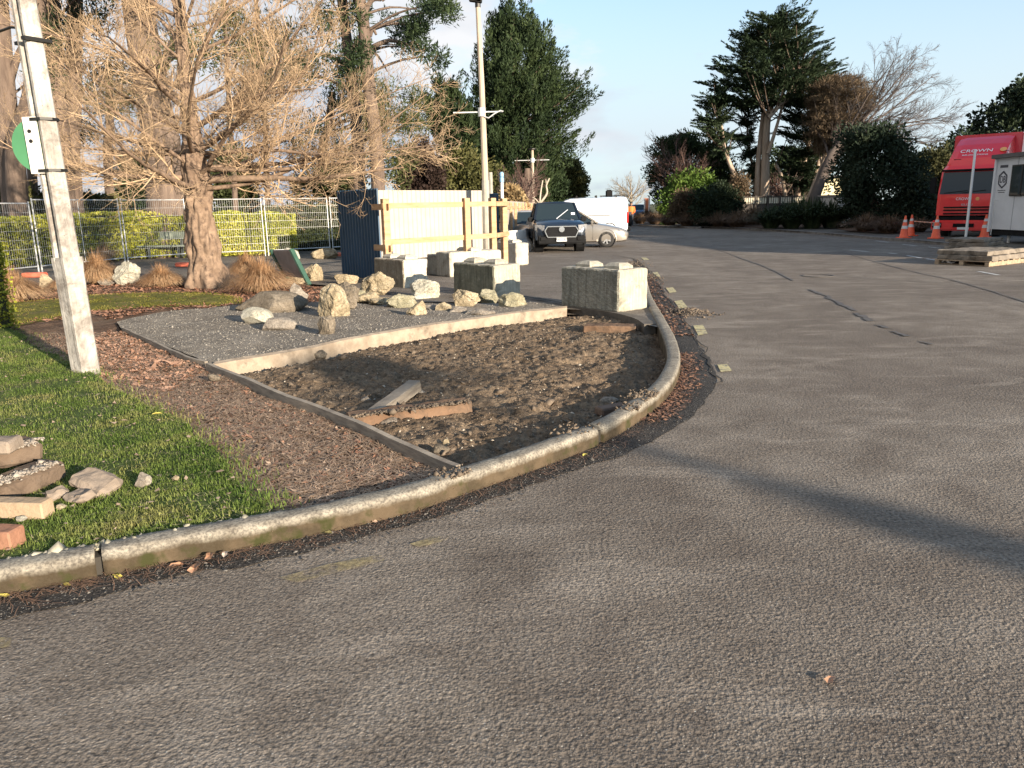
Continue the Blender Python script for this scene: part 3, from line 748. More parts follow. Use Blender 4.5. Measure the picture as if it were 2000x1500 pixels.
pad_v = pad_poly
X, Y = sample(pad_v, 13000, 18, .8); stones('gravel_stones', X, Y, .1+fbm(X, Y, 1.2, 8)*.02, .0065, M('gravel_chip', (.12, .105, .085), (.31, .28, .235), sc=25, lo=.4, hi=.62), 19)
X, Y = sample(pit_poly, 10000, 20, .7); D = edge_dist(X, Y, pit_poly); stones('soil_clods', X, Y, pitz(X, Y, D)-.001, .0065, M('clod', (.085, .061, .039), (.175, .13, .088), sc=20), 21, .8)
X, Y = sample(pit_poly, 350, 30, .5); D = edge_dist(X, Y, pit_poly); stones('soil_clods', X, Y, pitz(X, Y, D)+.0, .022, M('clod', (.06, .045, .03), (.15, .115, .08), sc=20), 31, .9)
X, Y = sample(pit_poly, 450, 22, .7); D = edge_dist(X, Y, pit_poly); stones('soil_pebbles', X, Y, pitz(X, Y, D)+.006, .008, M('pale_pebble', (.28, .23, .17), (.45, .4, .32), sc=20), 23)
# gutter litter along the kerb
rng_ = np.random.default_rng(33)
def along(path, i0, i1, n, o0, o1, seed):
    r = np.random.default_rng(seed); t = r.uniform(i0, i1-1, n); i = t.astype(int); fr = t-i
    P0 = np.array([tuple(p) for p in path]); T = np.gradient(P0, axis=0); T /= np.linalg.norm(T, axis=1)[:, None]
    p = P0[i]*(1-fr[:, None])+P0[np.minimum(i+1, len(P0)-1)]*fr[:, None]; q = -r.beta(1.1, 3.0, n)*(o1-o0)-o0
    return p[:, 0]-T[i, 1]*q, p[:, 1]+T[i, 0]*q
X, Y = along(kp, 4, 120, 1000, .0, .26, 1); blades('gutter_needles', X, Y, np.full(len(X), .014), .09, .003, M('gutter_straw', (.10, .05, .028), (.26, .15, .09), sc=20), 2, lie=True)
X, Y = along(kp, 104, 134, 1000, .0, .3, 4); curled('gutter_leaves', X, Y, np.full(len(X), .012), .035, M('gutter_leaf', (.13, .06, .035), (.26, .14, .08), sc=18), 5)
X, Y = along(kp, 4, 140, 2200, .0, .38, 6); stones('gutter_grit', X, Y, np.full(len(X), .008), .0045, M('grit', (.04, .035, .03), (.16, .145, .125), sc=30, lo=.45, hi=.65), 7)
X, Y = along(kp, 140, 178, 900, .0, .5, 8); curled('gutter_leaves', X, Y, np.full(len(X), .012), .05, M('gutter_leaf', (.13, .06, .035), (.26, .14, .08), sc=18), 9)
X, Y = along([p+Vector((0, 0, 0)) for p in kin], 4, iG, 500, -.02, .1, 10); stones('edge_stones', X, Y, np.full(len(X), .115), .012, M('edge_stone', (.24, .21, .14), (.4, .36, .27), sc=20), 11)
X, Y = sample(vis_lawn, 420, 61, .5); curled('lawn_leaves', X, Y, np.full(len(X), .13), .035, M('tan_leaf', (.26, .17, .11), (.44, .32, .22), sc=9), 62)
# ragged grass creeping over the edge of the leaf bed
i_ = np.random.default_rng(63).integers(2, len(lb)-6, 2600); P0 = np.array([tuple(p) for p in lb]); r_ = np.random.default_rng(64)
X = P0[i_, 0]+r_.normal(0, .09, 2600); Y = P0[i_, 1]+r_.normal(0, .09, 2600); blades('edge_grass', X, Y, np.full(2600, .085), .045, .005, g_mat, 65, 1.4)
# earth spilled over the kerb top
for (qx, qy, nn_, sp) in ((1272, 772, 260, .10), (1240, 795, 120, .07), (890, 925, 120, .06), (1120, 838, 60, .1)):
    q = G(qx, qy, .13); X = q.x+r_.normal(0, sp, nn_); Y = q.y+r_.normal(0, sp, nn_)
    k = np.array([min((p.xy-Vector((a, b))).length for p in kin) < .14 for a, b in zip(X, Y)]); X, Y = X[k], Y[k]
    stones('spilled_earth', X, Y, np.full(len(X), .132), .010, M('clod', (.095, .07, .046), (.19, .145, .10), sc=20), nn_)
# single leaves lying in the gutter
def leaf_thing(px, py, size, col, label, seed, z=.012):
    r = random.Random(seed); p = G(px, py, z); b = MB(); n = 9; vs = []
    for i in range(n):
        a = 2*PI*i/n; rr = size*(1+.45*math.cos(2*a))*r.uniform(.7, 1.1)*.6
        vs.append((rr*math.cos(a), rr*math.sin(a), size*.25*abs(math.sin(a*1.0))+.002*r.random()))
    vs.append((0, 0, .004)); b.add(vs, [(i, (i+1) % n, n) for i in range(n)])
    o = b.build('fallen_leaf', M('leaf_'+col[0], col[1], col[2], sc=30, rough=.6), loc=p, rz=r.uniform(0, 6)); tag(o, label, 'leaf', 'single leaves lying in the gutter'); return o
YL = ('yellow', (.42, .33, .05), (.6, .5, .12)); BL = ('brown', (.30, .14, .07), (.42, .24, .14))
leaf_thing(229, 1127, .045, YL, 'yellow leaf in the gutter below the kerb joint', 1)
leaf_thing(130, 1143, .03, YL, 'small yellow leaf left of the kerb joint in the gutter', 2)
leaf_thing(4, 1166, .04, YL, 'yellow leaf at the foot of the kerb at far left', 3)
leaf_thing(380, 1112, .06, BL, 'flat brown leaf nearest the road under the mossy kerb', 4)
leaf_thing(410, 1087, .05, BL, 'upturned brown leaf left of the pale leaf tip', 5, .03)
leaf_thing(440, 1083, .04, ('pale', (.5, .38, .28), (.6, .48, .38)), 'pale brown leaf tip standing in the gutter litter', 6, .03)
leaf_thing(345, 1106, .055, BL, 'curled brown leaf leftmost of the gutter leaf cluster', 7)
leaf_thing(730, 1019, .035, ('tan', (.5, .32, .2), (.62, .44, .3)), 'small tan leaf in the gutter where the kerb starts to bend', 8)
leaf_thing(640, 1042, .04, ('olive', (.16, .14, .05), (.24, .2, .08)), 'olive brown leaf in the dark gutter', 9)
leaf_thing(1143, 889, .035, YL, 'yellow leaf in the gutter near the second kerb joint', 10)
leaf_thing(1622, 1328, .035, BL, 'lone orange brown leaf on the open asphalt', 11, .008)
leaf_thing(307, 809, .05, ('yellow', (.42, .33, .05), (.6, .5, .12)), 'pale yellow leaf lying on the grass', 12, .15)
xr = r_ if False else np.random.default_rng(91); X = xr.uniform(-2.2, 6, 90); Y = xr.uniform(2.2, 9, 90); k = X > .9+.0*Y
blades('road_straws', X[k], Y[k], np.full(int(k.sum()), .004), .05, .0025, M('pale_straw', (.35, .27, .18), (.55, .45, .33), sc=5), 92, lie=True)
# swept heap of leaf debris by the far kerb
hp = G(1345, 612, 0); r_ = np.random.default_rng(3); n = 500
X = hp.x+r_.normal(0, .16, n); Y = hp.y+r_.normal(0, .22, n); hh = np.exp(-(((X-hp.x)/.2)**2+((Y-hp.y)/.3)**2))*.06
stones('debris_heap', X, Y, hh+.01, .014, M('debris', (.07, .05, .035), (.19, .145, .10), sc=16), 4)
hp = G(1272, 541, 0); X = hp.x+r_.normal(0, .12, 300); Y = hp.y+r_.normal(0, .5, 300)
stones('debris_heap', X, Y, np.full(300, .01), .011, M('debris', (.07, .05, .035), (.19, .145, .10), sc=16), 5)
hp = G(1238, 516, 0); X = hp.x+r_.normal(0, .2, 300); Y = hp.y+r_.normal(0, .7, 300)
stones('debris_heap', X, Y, np.full(300, .02), .012, M('debris', (.07, .05, .035), (.19, .145, .10), sc=16), 6)

# ================================================================ ROCKS
def rockmat(name, a, b, c, dark):
    m_, nt, bs = newmat(name); v = coords(nt)
    oi = nt.nodes.new('ShaderNodeObjectInfo'); vv = nt.nodes.new('ShaderNodeVectorMath'); vv.operation = 'ADD'
    nt.links.new(v, vv.inputs[0]); nt.links.new(oi.outputs['Location'], vv.inputs[1]); v = vv.outputs[0]
    col = ramp(nt, nz(nt, v, 5, 6, .7, dist=.8), [(.3, a), (.5, b), (.68, c)])
    st = nz(nt, v, 9, 6, .75, dist=1.5)
    col = mixc(nt, mth(nt, 'MULTIPLY', step(nt, st, .55, .66), .8), col, dark)
    col = mixc(nt, .5, col, ramp(nt, nz(nt, v, 60, 2), [(.3, (.4, .4, .4)), (.65, (1.4, 1.4, 1.4))]), 'MULTIPLY')
    nt.links.new(col, bs.inputs['Base Color']); bs.inputs['Roughness'].default_value = .9; bs.inputs['Specular IOR Level'].default_value = .2
    bump(nt, bs, [(st, .7, .04), (nz(nt, v, 30, 4), .6, .015)]); return m_
RM = dict(cream=rockmat('rock_cream', (.17, .13, .08), (.31, .25, .16), (.46, .385, .27), (.07, .058, .04)),
          grey=rockmat('rock_grey', (.15, .125, .10), (.24, .205, .165), (.36, .32, .26), (.07, .06, .05)),
          dark=rockmat('rock_dark', (.10, .08, .055), (.16, .13, .095), (.24, .20, .15), (.05, .045, .035)),
          pale=rockmat('rock_pale', (.28, .255, .195), (.38, .355, .28), (.50, .47, .39), (.14, .125, .10)),
          green=rockmat('rock_lichen', (.15, .135, .085), (.26, .235, .155), (.38, .345, .25), (.08, .075, .045)))
RG = 'boulders set on the gravel beside the dug earth'
ROCKS = [  # px, py base, w px, h px, depth ratio, kind, label, seed, lean
 (520, 612, 118, 40, .7, 'dark', 'long dark mound-like boulder behind the smooth pale one', 11, 0),
 (493, 633, 58, 32, .8, 'pale', 'smooth pale egg-shaped boulder in front of the long dark one', 12, 0),
 (537, 646, 62, 26, .8, 'grey', 'low craggy grey brown rock right of the smooth pale boulder', 13, 0),
 (580, 602, 40, 48, .9, 'grey', 'upright pitted grey rock at the foot of the tilted noticeboard', 14, 0),
 (672, 606, 62, 50, .9, 'dark', 'rounded brown boulder behind the tall split rock', 17, 0),
 (656, 622, 62, 64, .8, 'cream', 'tall cream rock split down the middle', 15, 0),
 (637, 656, 30, 42, .9, 'dark', 'small dark stump-shaped rock in front of the tall split rock', 16, 0),
 (671, 557, 42, 24, .8, 'cream', 'cream rock with a dark cleft left of the blue fence foot', 18, 0),
 (739, 576, 60, 42, .8, 'cream', 'largest cream boulder at the foot of the blue fence corner', 19, 0),
 (713, 569, 24, 30, .9, 'green', 'narrow cream rock leaning on the largest cream boulder', 27, .3),
 (698, 580, 42, 18, .8, 'green', 'low lichened rock left of the largest cream boulder', 20, 0),
 (712, 592, 44, 24, .8, 'cream', 'cream rock below the blue fence with leaves at its foot', 21, 0),
 (746, 597, 44, 22, .8, 'cream', 'low cream rock in the row between leaves and yard', 22, 0),
 (781, 603, 62, 28, .7, 'green', 'long grey streaked rock lying in the middle of the row', 23, 0),
 (826, 583, 62, 34, .8, 'pale', 'pale domed rock with a dark hollow on its left', 24, 0),
 (808, 618, 36, 34, .6, 'cream', 'cream striated slab of rock leaning to the right', 25, .35),
 (843, 606, 46, 14, .8, 'grey', 'small flat rock right of the leaning striated slab', 26, 0),
 (866, 608, 30, 18, .8, 'cream', 'small pinkish cream rock in the middle of the low row', 28, 0),
 (893, 611, 34, 13, .8, 'grey', 'small grey rock between the pinkish one and the flat right one', 29, 0),
 (935, 615, 50, 16, .7, 'grey', 'flat grey rock at the right end of the low row', 30, 0),
 (910, 600, 42, 40, .8, 'cream', 'tall cream block-shaped rock before the dark concrete block', 31, 0),
 (954, 590, 50, 24, .8, 'green', 'mossy pitted rock against the dark side of the concrete block', 32, 0),
 (1003, 600, 54, 26, .7, 'green', 'rightmost lichened rock near the nib of the gravel pad', 33, 0),
 (240, 558, 52, 44, .7, 'pale', 'large pale grey rock between the two left grass tussocks', 34, 0),
 (86, 562, 28, 26, .8, 'cream', 'small cream rock at the base of the left mesh fence', 35, 0),
 (577, 554, 42, 22, .8, 'cream', 'cream rock under the raised end of the noticeboard', 36, 0),
 (612, 550, 34, 32, .8, 'cream', 'cream rock behind the right post of the noticeboard', 37, 0),
 (567, 508, 32, 26, .8, 'pale', 'pale rock on the path behind the tilted noticeboard', 38, 0),
 (636, 503, 50, 17, .6, 'cream', 'flat cream stone at the foot of the mesh fence', 39, 0),
 (205, 558, 30, 16, .8, 'grey', 'small grey rock left of the large pale rock', 40, 0)]
for (px, py, w, h, dr, kd, lab, sd_, ln) in ROCKS:
    z0 = .09 if py > 560 else .06
    p = G(px, py, z0); k = mpp(p.y); W_ = w*k; H_ = h*k*1.02; Dp = W_*dr
    b = rock_bm(W_*1.2, Dp*1.15, H_*1.1, sd_, cuts=(4 if 'smooth' in lab else 12), sub=(4 if W_ < .35 else 5), rough=(.06 if 'smooth' in lab else .19), lean=ln)
    o = from_bm('boulder', b, RM[kd], loc=(p.x, p.y+Dp*.4, z0-.03), smooth=('smooth' in lab))
    tag(o, lab, 'rock', RG)

# ================================================================ BIG CONCRETE BLOCKS
m_conc = None
def concmat(name, a, b, dark, dl, dh, streak=True):
    m_, nt, bs = newmat(name); v = coords(nt)
    col = ramp(nt, nz(nt, v, 3, 6, .65), [(.3, a), (.68, b)])
    col = mixc(nt, mth(nt, 'MULTIPLY', step(nt, nz(nt, v, 2.4, 6, .7, dist=.6), dl, dh), .8), col, dark)
    if streak: col = mixc(nt, .35, col, ramp(nt, nz(nt, coords(nt, (6, 6, .4)), 5, 4), [(.35, (.5, .47, .42)), (.6, (1.2, 1.2, 1.2))]), 'MULTIPLY')
    col = mixc(nt, step(nt, nz(nt, v, 26, 3), .66, .74), col, (.10, .09, .075))
    nt.links.new(col, bs.inputs['Base Color']); bs.inputs['Roughness'].default_value = .9; bs.inputs['Specular IOR Level'].default_value = .2
    bump(nt, bs, [(nz(nt, v, 16, 4), .5, .02), (nz(nt, v, 60, 2), .4, .004)]); return m_
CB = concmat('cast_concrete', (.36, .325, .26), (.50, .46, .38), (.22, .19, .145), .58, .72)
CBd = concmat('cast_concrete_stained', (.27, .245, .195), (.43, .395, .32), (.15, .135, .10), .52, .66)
def block(corner, ang, L, W, Hh, label, seed, mat, knobs=2, groove=False, z0=.075, shade_mat=None):
    """corner: ground point of the corner nearest the camera; L runs back-left along ang, W back-right"""
    u = Vector((math.cos(ang), math.sin(ang), 0)); w = Vector((u.y, -u.x, 0))
    c = corner+u*L/2+w*W/2
    b = rough_box(L, W, Hh, 5, .008, seed, ch=.022, nsc=7)
    for v in b.verts:                                   # broken arrises and a V-groove in the ends
        if v.co.z > Hh*.9: v.co.z += .008*noise.noise(v.co*9+Vector((seed, 0, 0)))
        if groove and abs(v.co.x) > L*.48: v.co.x -= math.copysign(max(0, .05-abs(v.co.y)*.6), v.co.x)
        e = max(0, noise.noise(v.co*5+Vector((seed*2, 0, 3)))-.25)
        ex = (abs(v.co.x) > L*.47)+(abs(v.co.y) > W*.46)+(v.co.z > Hh*.95 or v.co.z < Hh*.05)
        if ex >= 2: v.co *= Vector((1-e*.09, 1-e*.09, 1-e*.05))
    o = from_bm('concrete_block', b, mat, loc=(c.x, c.y, z0-.01)); o.rotation_euler = (0, 0, ang)
    if shade_mat:
        o.data.materials.append(shade_mat)
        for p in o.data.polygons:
            if p.normal.y > .6: p.material_index = 1  # left faces, turned from the sun, take the darker shade colour
    tag(o, label, 'concrete block', 'cast concrete barrier blocks standing on the yard edge')
    for i in range(knobs):
        x = (-L/4, L/4)[i] if knobs == 2 else 0
        kb = rough_box(.32, .30, .09, 2, .006, seed+i, ch=.0)
        for v in kb.verts:
            if v.co.z > .05: v.co.x *= .62; v.co.y *= .62
        from_bm('stacking_knob', kb, mat, o, loc=(x, 0, Hh-.005))
    return o
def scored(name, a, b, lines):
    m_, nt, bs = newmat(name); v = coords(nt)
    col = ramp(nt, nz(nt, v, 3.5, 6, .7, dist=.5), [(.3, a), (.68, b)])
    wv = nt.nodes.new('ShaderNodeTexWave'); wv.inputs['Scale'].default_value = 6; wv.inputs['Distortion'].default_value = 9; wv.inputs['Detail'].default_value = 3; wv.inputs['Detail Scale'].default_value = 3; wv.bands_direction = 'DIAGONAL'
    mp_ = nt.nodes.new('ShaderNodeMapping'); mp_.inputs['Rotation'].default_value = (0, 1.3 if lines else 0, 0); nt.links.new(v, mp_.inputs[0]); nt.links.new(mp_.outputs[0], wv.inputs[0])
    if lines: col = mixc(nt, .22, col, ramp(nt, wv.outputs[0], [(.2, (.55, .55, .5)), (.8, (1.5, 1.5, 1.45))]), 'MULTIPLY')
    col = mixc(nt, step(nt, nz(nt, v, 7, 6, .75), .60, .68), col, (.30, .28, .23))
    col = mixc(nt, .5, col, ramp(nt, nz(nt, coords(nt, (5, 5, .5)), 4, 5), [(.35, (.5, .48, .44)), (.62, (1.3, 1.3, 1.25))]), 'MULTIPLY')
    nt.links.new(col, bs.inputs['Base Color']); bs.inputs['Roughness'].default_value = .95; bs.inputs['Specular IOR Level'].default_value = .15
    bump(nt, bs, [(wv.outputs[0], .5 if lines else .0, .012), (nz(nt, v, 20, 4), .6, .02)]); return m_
SH1 = scored('block_scored_shaded_side', (.15, .145, .12), (.26, .245, .205), True); SH2 = scored('block_shaded_side', (.10, .098, .072), (.18, .17, .125), False); SH3 = scored('block_brown_shaded_side', (.15, .125, .09), (.24, .205, .155), False)  # side colours with the shade of the left faces painted in
aS = math.atan2(.78, -.63)
block(G(1207, 610.5, .1), aS, 1.25, .66, .63, 'nearest big concrete block at the curved kerb, its left side scored with slanting lines', 1, CBd, z0=.1, shade_mat=SH1)
block(G(965, 584, .08), aS, 1.25, .62, .6, 'concrete block with shade-darkened left side behind the tall cream rock', 2, CBd, shade_mat=SH2)
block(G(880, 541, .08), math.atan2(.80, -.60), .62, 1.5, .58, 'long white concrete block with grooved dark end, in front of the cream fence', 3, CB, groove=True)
block(G(789, 563, .08), math.atan2(.78, -.63), 1.2, .60, .58, 'concrete block with brown shade-darkened left side under the timber post, beside the blue fence', 4, CB, shade_mat=SH3)
block(G(1008, 518, .05), math.atan2(.88, -.48), .9, .42, .62, 'pinkish cream concrete block nearest the parked pickup', 5, CB, knobs=1, z0=.05)
block(G(984, 512, .05), math.atan2(.8, -.6), .5, .5, .60, 'small concrete block at the foot of the last timber posts', 6, CBd, knobs=1, z0=.05)
block(G(860, 538, .08), math.atan2(.80, -.60), .6, .25, .5, 'dark stained concrete block end behind the long white block', 7, CBd, knobs=0)

# ================================================================ BROKEN KERB AND PAVING ON THE LAWN
m_bk = concmat('broken_kerb', (.08, .054, .036), (.145, .105, .074), (.05, .036, .026), .5, .6, streak=False)
m_bk2 = concmat('broken_concrete', (.18, .14, .105), (.28, .225, .175), (.12, .095, .075), .5, .62, streak=False)
m_tan = concmat('tan_bar', (.28, .195, .12), (.38, .285, .19), (.3, .22, .15), .62, .74, streak=False)
m_brick = concmat('brick_bar', (.22, .10, .06), (.31, .165, .105), (.22, .11, .07), .58, .7, streak=False)
def chunk(name, a, b, w, h, mat, label, cat, z, amp=.008, tilt=0, seed=0, group=None, ch=.012, bend=0, cuts=4):
    """bar from ground point a to b"""
    a = Vector(a); b = Vector(b); d = b-a; L = d.length
    m_ = rough_box(L, w, h, cuts, amp, seed, ch=ch)
    for v in m_.verts: v.co.y += bend*(1-(2*v.co.x/L)**2)
    c = (a+b)/2
    o = from_bm(name, m_, mat, loc=(c.x, c.y, z)); o.rotation_euler = (0, -math.asin(max(-.5, min(.5, tilt/L))), math.atan2(d.y, d.x))
    tag(o, label, cat, group); return o
DB = 'broken kerb and paving debris on the lawn'
chunk('kerb_fragment', G(-70, 990, .12), G(108, 925, .12), .19, .12, m_bk, 'long curved brown kerb fragment lowest in the pile at the left edge', 'kerb piece', .1, .016, seed=1, group=DB, bend=-.05, ch=.02)
chunk('kerb_fragment', G(-70, 915, .2), G(74, 884, .2), .26, .12, m_bk, 'brown kerb fragment with gritty top lying on the lowest one', 'kerb piece', .18, .016, seed=2, group=DB, ch=.02)
chunk('concrete_fragment', G(-60, 880, .3), G(34, 878, .3), .15, .075, m_bk2, 'small tan concrete block on top of the kerb fragments', 'rubble', .295, .012, seed=3, group=DB)
chunk('paving_bar', G(-70, 1005, .11), G(97, 1008, .11), .10, .095, m_tan, 'smooth cream bar of edging stone at the left edge', 'paving bar', .105, .0025, seed=4, group=DB, ch=.008)
chunk('paving_bar', G(-70, 1062, .11), G(38, 1066, .11), .11, .10, m_brick, 'brick red edging bar nearest the kerb at the left edge', 'paving bar', .1, .003, seed=5, group=DB, ch=.008)
for px, py, w, h, kd, lab, sd_, dr in ((178, 960, 100, 58, 'grey', 'largest slab of broken concrete leaning in the pile on the grass', 51, .55),
        (148, 980, 78, 44, 'grey', 'wedge of broken concrete in front of the largest slab', 52, .5), (104, 975, 66, 44, 'grey', 'grey broken concrete piece beside the cream bar', 53, .6),
        (275, 950, 37, 34, 'grey', 'single roundish stone lying alone on the grass', 54, .9), (38, 1018, 30, 13, 'pale', 'small white stone between the cream bar and the red bar', 55, .7),
        (116, 994, 28, 14, 'cream', 'small broken chip at the end of the cream bar', 56, .7), (342, 937, 18, 9, 'cream', 'tiny pale chip in the grass right of the lone stone', 57, .8)):
    p = G(px, py, .12); k = mpp(p.y); W_ = w*k
    if w > 60:
        bmx = rough_box(W_*.98, W_*.62, W_*.36, 4, .014, sd_, ch=.035, nsc=9)
        for v in bmx.verts:
            v.co.x += .25*v.co.y*noise.noise(Vector((sd_, 0, 0)))+.05*noise.noise(v.co*5+Vector((0, sd_, 0))); v.co.z += .03*noise.noise(v.co*6+Vector((sd_*2, 0, 0)))
        o = from_bm('stone', bmx, m_bk2, loc=(p.x, p.y+W_*.25, .105)); o.rotation_euler = ({51: .28, 52: .2, 53: .1}[sd_], {51: .22, 52: .1, 53: -.2}[sd_], {51: -.42, 52: -.5, 53: .5}[sd_])
    else:
        o = from_bm('stone', rock_bm(W_, W_*dr, h*k*.9, sd_, cuts=14, sub=4, rough=.09), RM[kd], loc=(p.x, p.y+W_*dr*.3, .115))
    tag(o, lab, 'stone', DB)

for (q0, q1, zt_, nn_) in ((G(-40, 955, .22), G(100, 905, .22), .222, 420), (G(-40, 890, .30), G(62, 862, .30), .302, 420)):
    t_ = r_.uniform(0, 1, nn_); X = q0.x+(q1.x-q0.x)*t_+r_.normal(0, .03, nn_); Y = q0.y+(q1.y-q0.y)*t_+r_.normal(0, .035, nn_)
    stones('grit_on_kerb_pieces', X, Y, np.full(nn_, zt_), .009, M('kerb_grit', (.16, .13, .10), (.36, .31, .25), sc=22), nn_)
# ================================================================ THINGS LYING IN THE DUG EARTH
m_clay = concmat('clay_stained_kerb', (.12, .07, .042), (.20, .125, .078), (.085, .06, .042), .46, .58, streak=False)
PG = 'pieces lying in the dug earth'
chunk('kerb_fragment', G(678, 832, .0), G(916, 800, .0), .15, .12, m_clay, 'long rusty brown kerb piece across the dug earth', 'kerb piece', -.025, .016, seed=6, group=PG)
chunk('kerb_fragment', G(1142, 643, .0), G(1243, 645, .0), .3, .10, m_clay, 'rusty brown kerb piece at the far side of the dug earth', 'kerb piece', -.03, .012, seed=7, group=PG, cuts=4)
chunk('timber_post', G(722, 806, .04), G(812, 758, .06), .12, .1, m_wood_old, 'old grey timber post end leaning behind the rusty kerb piece', 'timber', -.01, .005, tilt=.1, seed=8, group=PG, ch=.006)
chunk('timber_board', G(1168, 806, .0), G(1222, 796, .0), .12, .07, M('dark_timber', (.09, .055, .035), (.16, .10, .065), sc=6, stretch=(1, 6, 6)), 'short dark board in the shadow of the kerb bend', 'timber', -.03, .004, seed=9, group=PG)
for px, py, w, h, kd, lab, sd_ in ((712, 788, 26, 18, 'grey', 'small grey stone left of the old timber post', 61), (820, 774, 30, 16, 'grey', 'small stone between timber post and rusty kerb piece', 62),
        (762, 832, 62, 20, 'grey', 'flat earthy slab in front of the rusty kerb piece', 63), (872, 872, 18, 18, 'cream', 'small cream stone near the end of the timber edging', 64),
        (855, 892, 50, 26, 'dark', 'clod of brown earth and roots by the timber edging', 65), (1192, 786, 40, 12, 'grey', 'thin grey stone slab near the kerb bend', 66),
        (1290, 640, 16, 10, 'dark', 'dark clod against the far kerb', 67), (415, 742, 30, 14, 'dark', 'lump of dark earth on the timber edging corner', 68), (625, 700, 26, 18, 'dark', 'lump of dark earth under the concrete nib', 69)):
    zz0 = .09 if (px, py) == (415, 742) else -.03
    p = G(px, py, zz0+.01); k = mpp(p.y)
    o = from_bm('stone', rock_bm(w*k, w*k*.7, h*k, sd_, cuts=9, sub=3, rough=.15), RM[kd], loc=(p.x, p.y+w*k*.2, zz0), smooth=True); tag(o, lab, 'stone', PG)

a_ = G(682, 816, .09); b_ = G(914, 785, .09); t_ = r_.uniform(0, 1, 420)
X = a_.x+(b_.x-a_.x)*t_+r_.normal(0, .035, 420); Y = a_.y+(b_.y-a_.y)*t_+r_.normal(0, .03, 420)+.02
stones('soil_on_kerb_piece', X, Y, np.full(420, .095), .010, M('clod', (.095, .07, .046), (.19, .145, .10), sc=20), 77)

# ================================================================ LEANING CONCRETE POLE
m_pole = concmat('pole_concrete', (.30, .275, .24), (.50, .47, .42), (.15, .125, .105), .44, .58)
Yp = G(168, 724, .1).y
base = Vector((G(168, 724, .1).x, Yp, .05)); topp = V(46, 0, Yp)
ax = (topp-base).normalized(); top2 = base+ax*9.0; topf = (topp-base).length
pole = thing('power_pole', 'pale leaning concrete pole with fluted upper part at the lawn edge', 'pole', base)
q = Vector((0, 0, 1)).rotation_difference(ax)
pole.rotation_mode = 'QUATERNION'; pole.rotation_quaternion = q @ Matrix.Rotation(R_(-28), 3, 'Z').to_quaternion()
def psec(w, d, z, gr):
    """rectangular section with chamfers and a recess of depth gr in each broad face"""
    a, b = w/2, d/2; c = .025; r = a*.42
    P_ = [(-a+c, -b), (-r, -b), (-r*.8, -b+gr), (r*.8, -b+gr), (r, -b), (a-c, -b), (a, -b+c), (a, b-c), (a-c, b), (r, b), (r*.8, b-gr), (-r*.8, b-gr), (-r, b), (-a+c, b), (-a, b-c), (-a, -b+c)]
    return [(x, y, z) for x, y in P_]
zc = 0
colr = V(136, 508, Yp); zc = (colr-base).length
MB().loft([psec(.225, .20, -.3, .002), psec(.222, .198, .5, .002), psec(.225, .20, zc-.12, .002), psec(.24, .21, zc-.02, .003), psec(.24, .21, zc+.03, .01)], close_ring=True).build('lower_shaft', m_pole, pole)
MB().loft([psec(.205, .18, zc+.03, .035), psec(.20, .175, zc+.2, .04), psec(.15, .135, 9.0, .03)], close_ring=True).build('fluted_shaft', m_pole, pole)
m_dk = M('dark_metal', (.03, .028, .025), rough=.5, metal=.6)
for py in (334, 234):
    z = (V(94, py, Yp)-base).length
    MB().lathe([(.133, z-.012), (.136, z-.012), (.136, z+.012), (.133, z+.012)], 8, cap=False).build('strap', m_dk, pole)
z = (V(74, 80, Yp)-base).length
o = MB().box((-.12, -.02, z), (.16, .03, .03)).box((.1, 0, z), (.06, .26, .03)).build('step_bracket', m_dk, pole)
z = (V(70, 52, Yp)-base).length
MB().tube([(-.1, -.02, z), (-.22, -.03, z+.02), (-.5, -.06, z-.01)], .012, 6).build('hook', m_dk, pole)
# round sign seen edge-on from behind, strapped to the pole
sc_ = V(64, 284, Yp-.10)
sg = thing('round_sign', 'green disc sign with white mounting plate strapped to the leaning pole', 'sign', sc_)
sg.rotation_mode = 'QUATERNION'; sg.rotation_quaternion = Vector((0, 0, 1)).rotation_difference(ax)
dp = [(.25*math.cos(PI/2+PI*k/24), .25*math.sin(PI/2+PI*k/24)) for k in range(25)]
MB().prism([(.045, .25)]+dp+[(.045, -.25)], 0, .012, lambda u, v, w: (u, w, v)).build('sign_disc', M('green_paint', (.05, .17, .075), (.06, .20, .09), sc=3, rough=.6), sg, loc=(.03, .035, 0))
pm_ = MB(); pm_.box((.0, .015, 0), (.13, .02, .52)); pm_.build('mounting_plate', M('cream_plate', (.66, .63, .55), (.74, .71, .62), sc=5, rough=.5), sg, bevel=.003)
for z in (.13, .04): MB().lathe([(.018, 0), (.018, .006)], 12, axis='Y', c=(-.012, -.001, z)).build('bolt_hole', m_dk, sg)
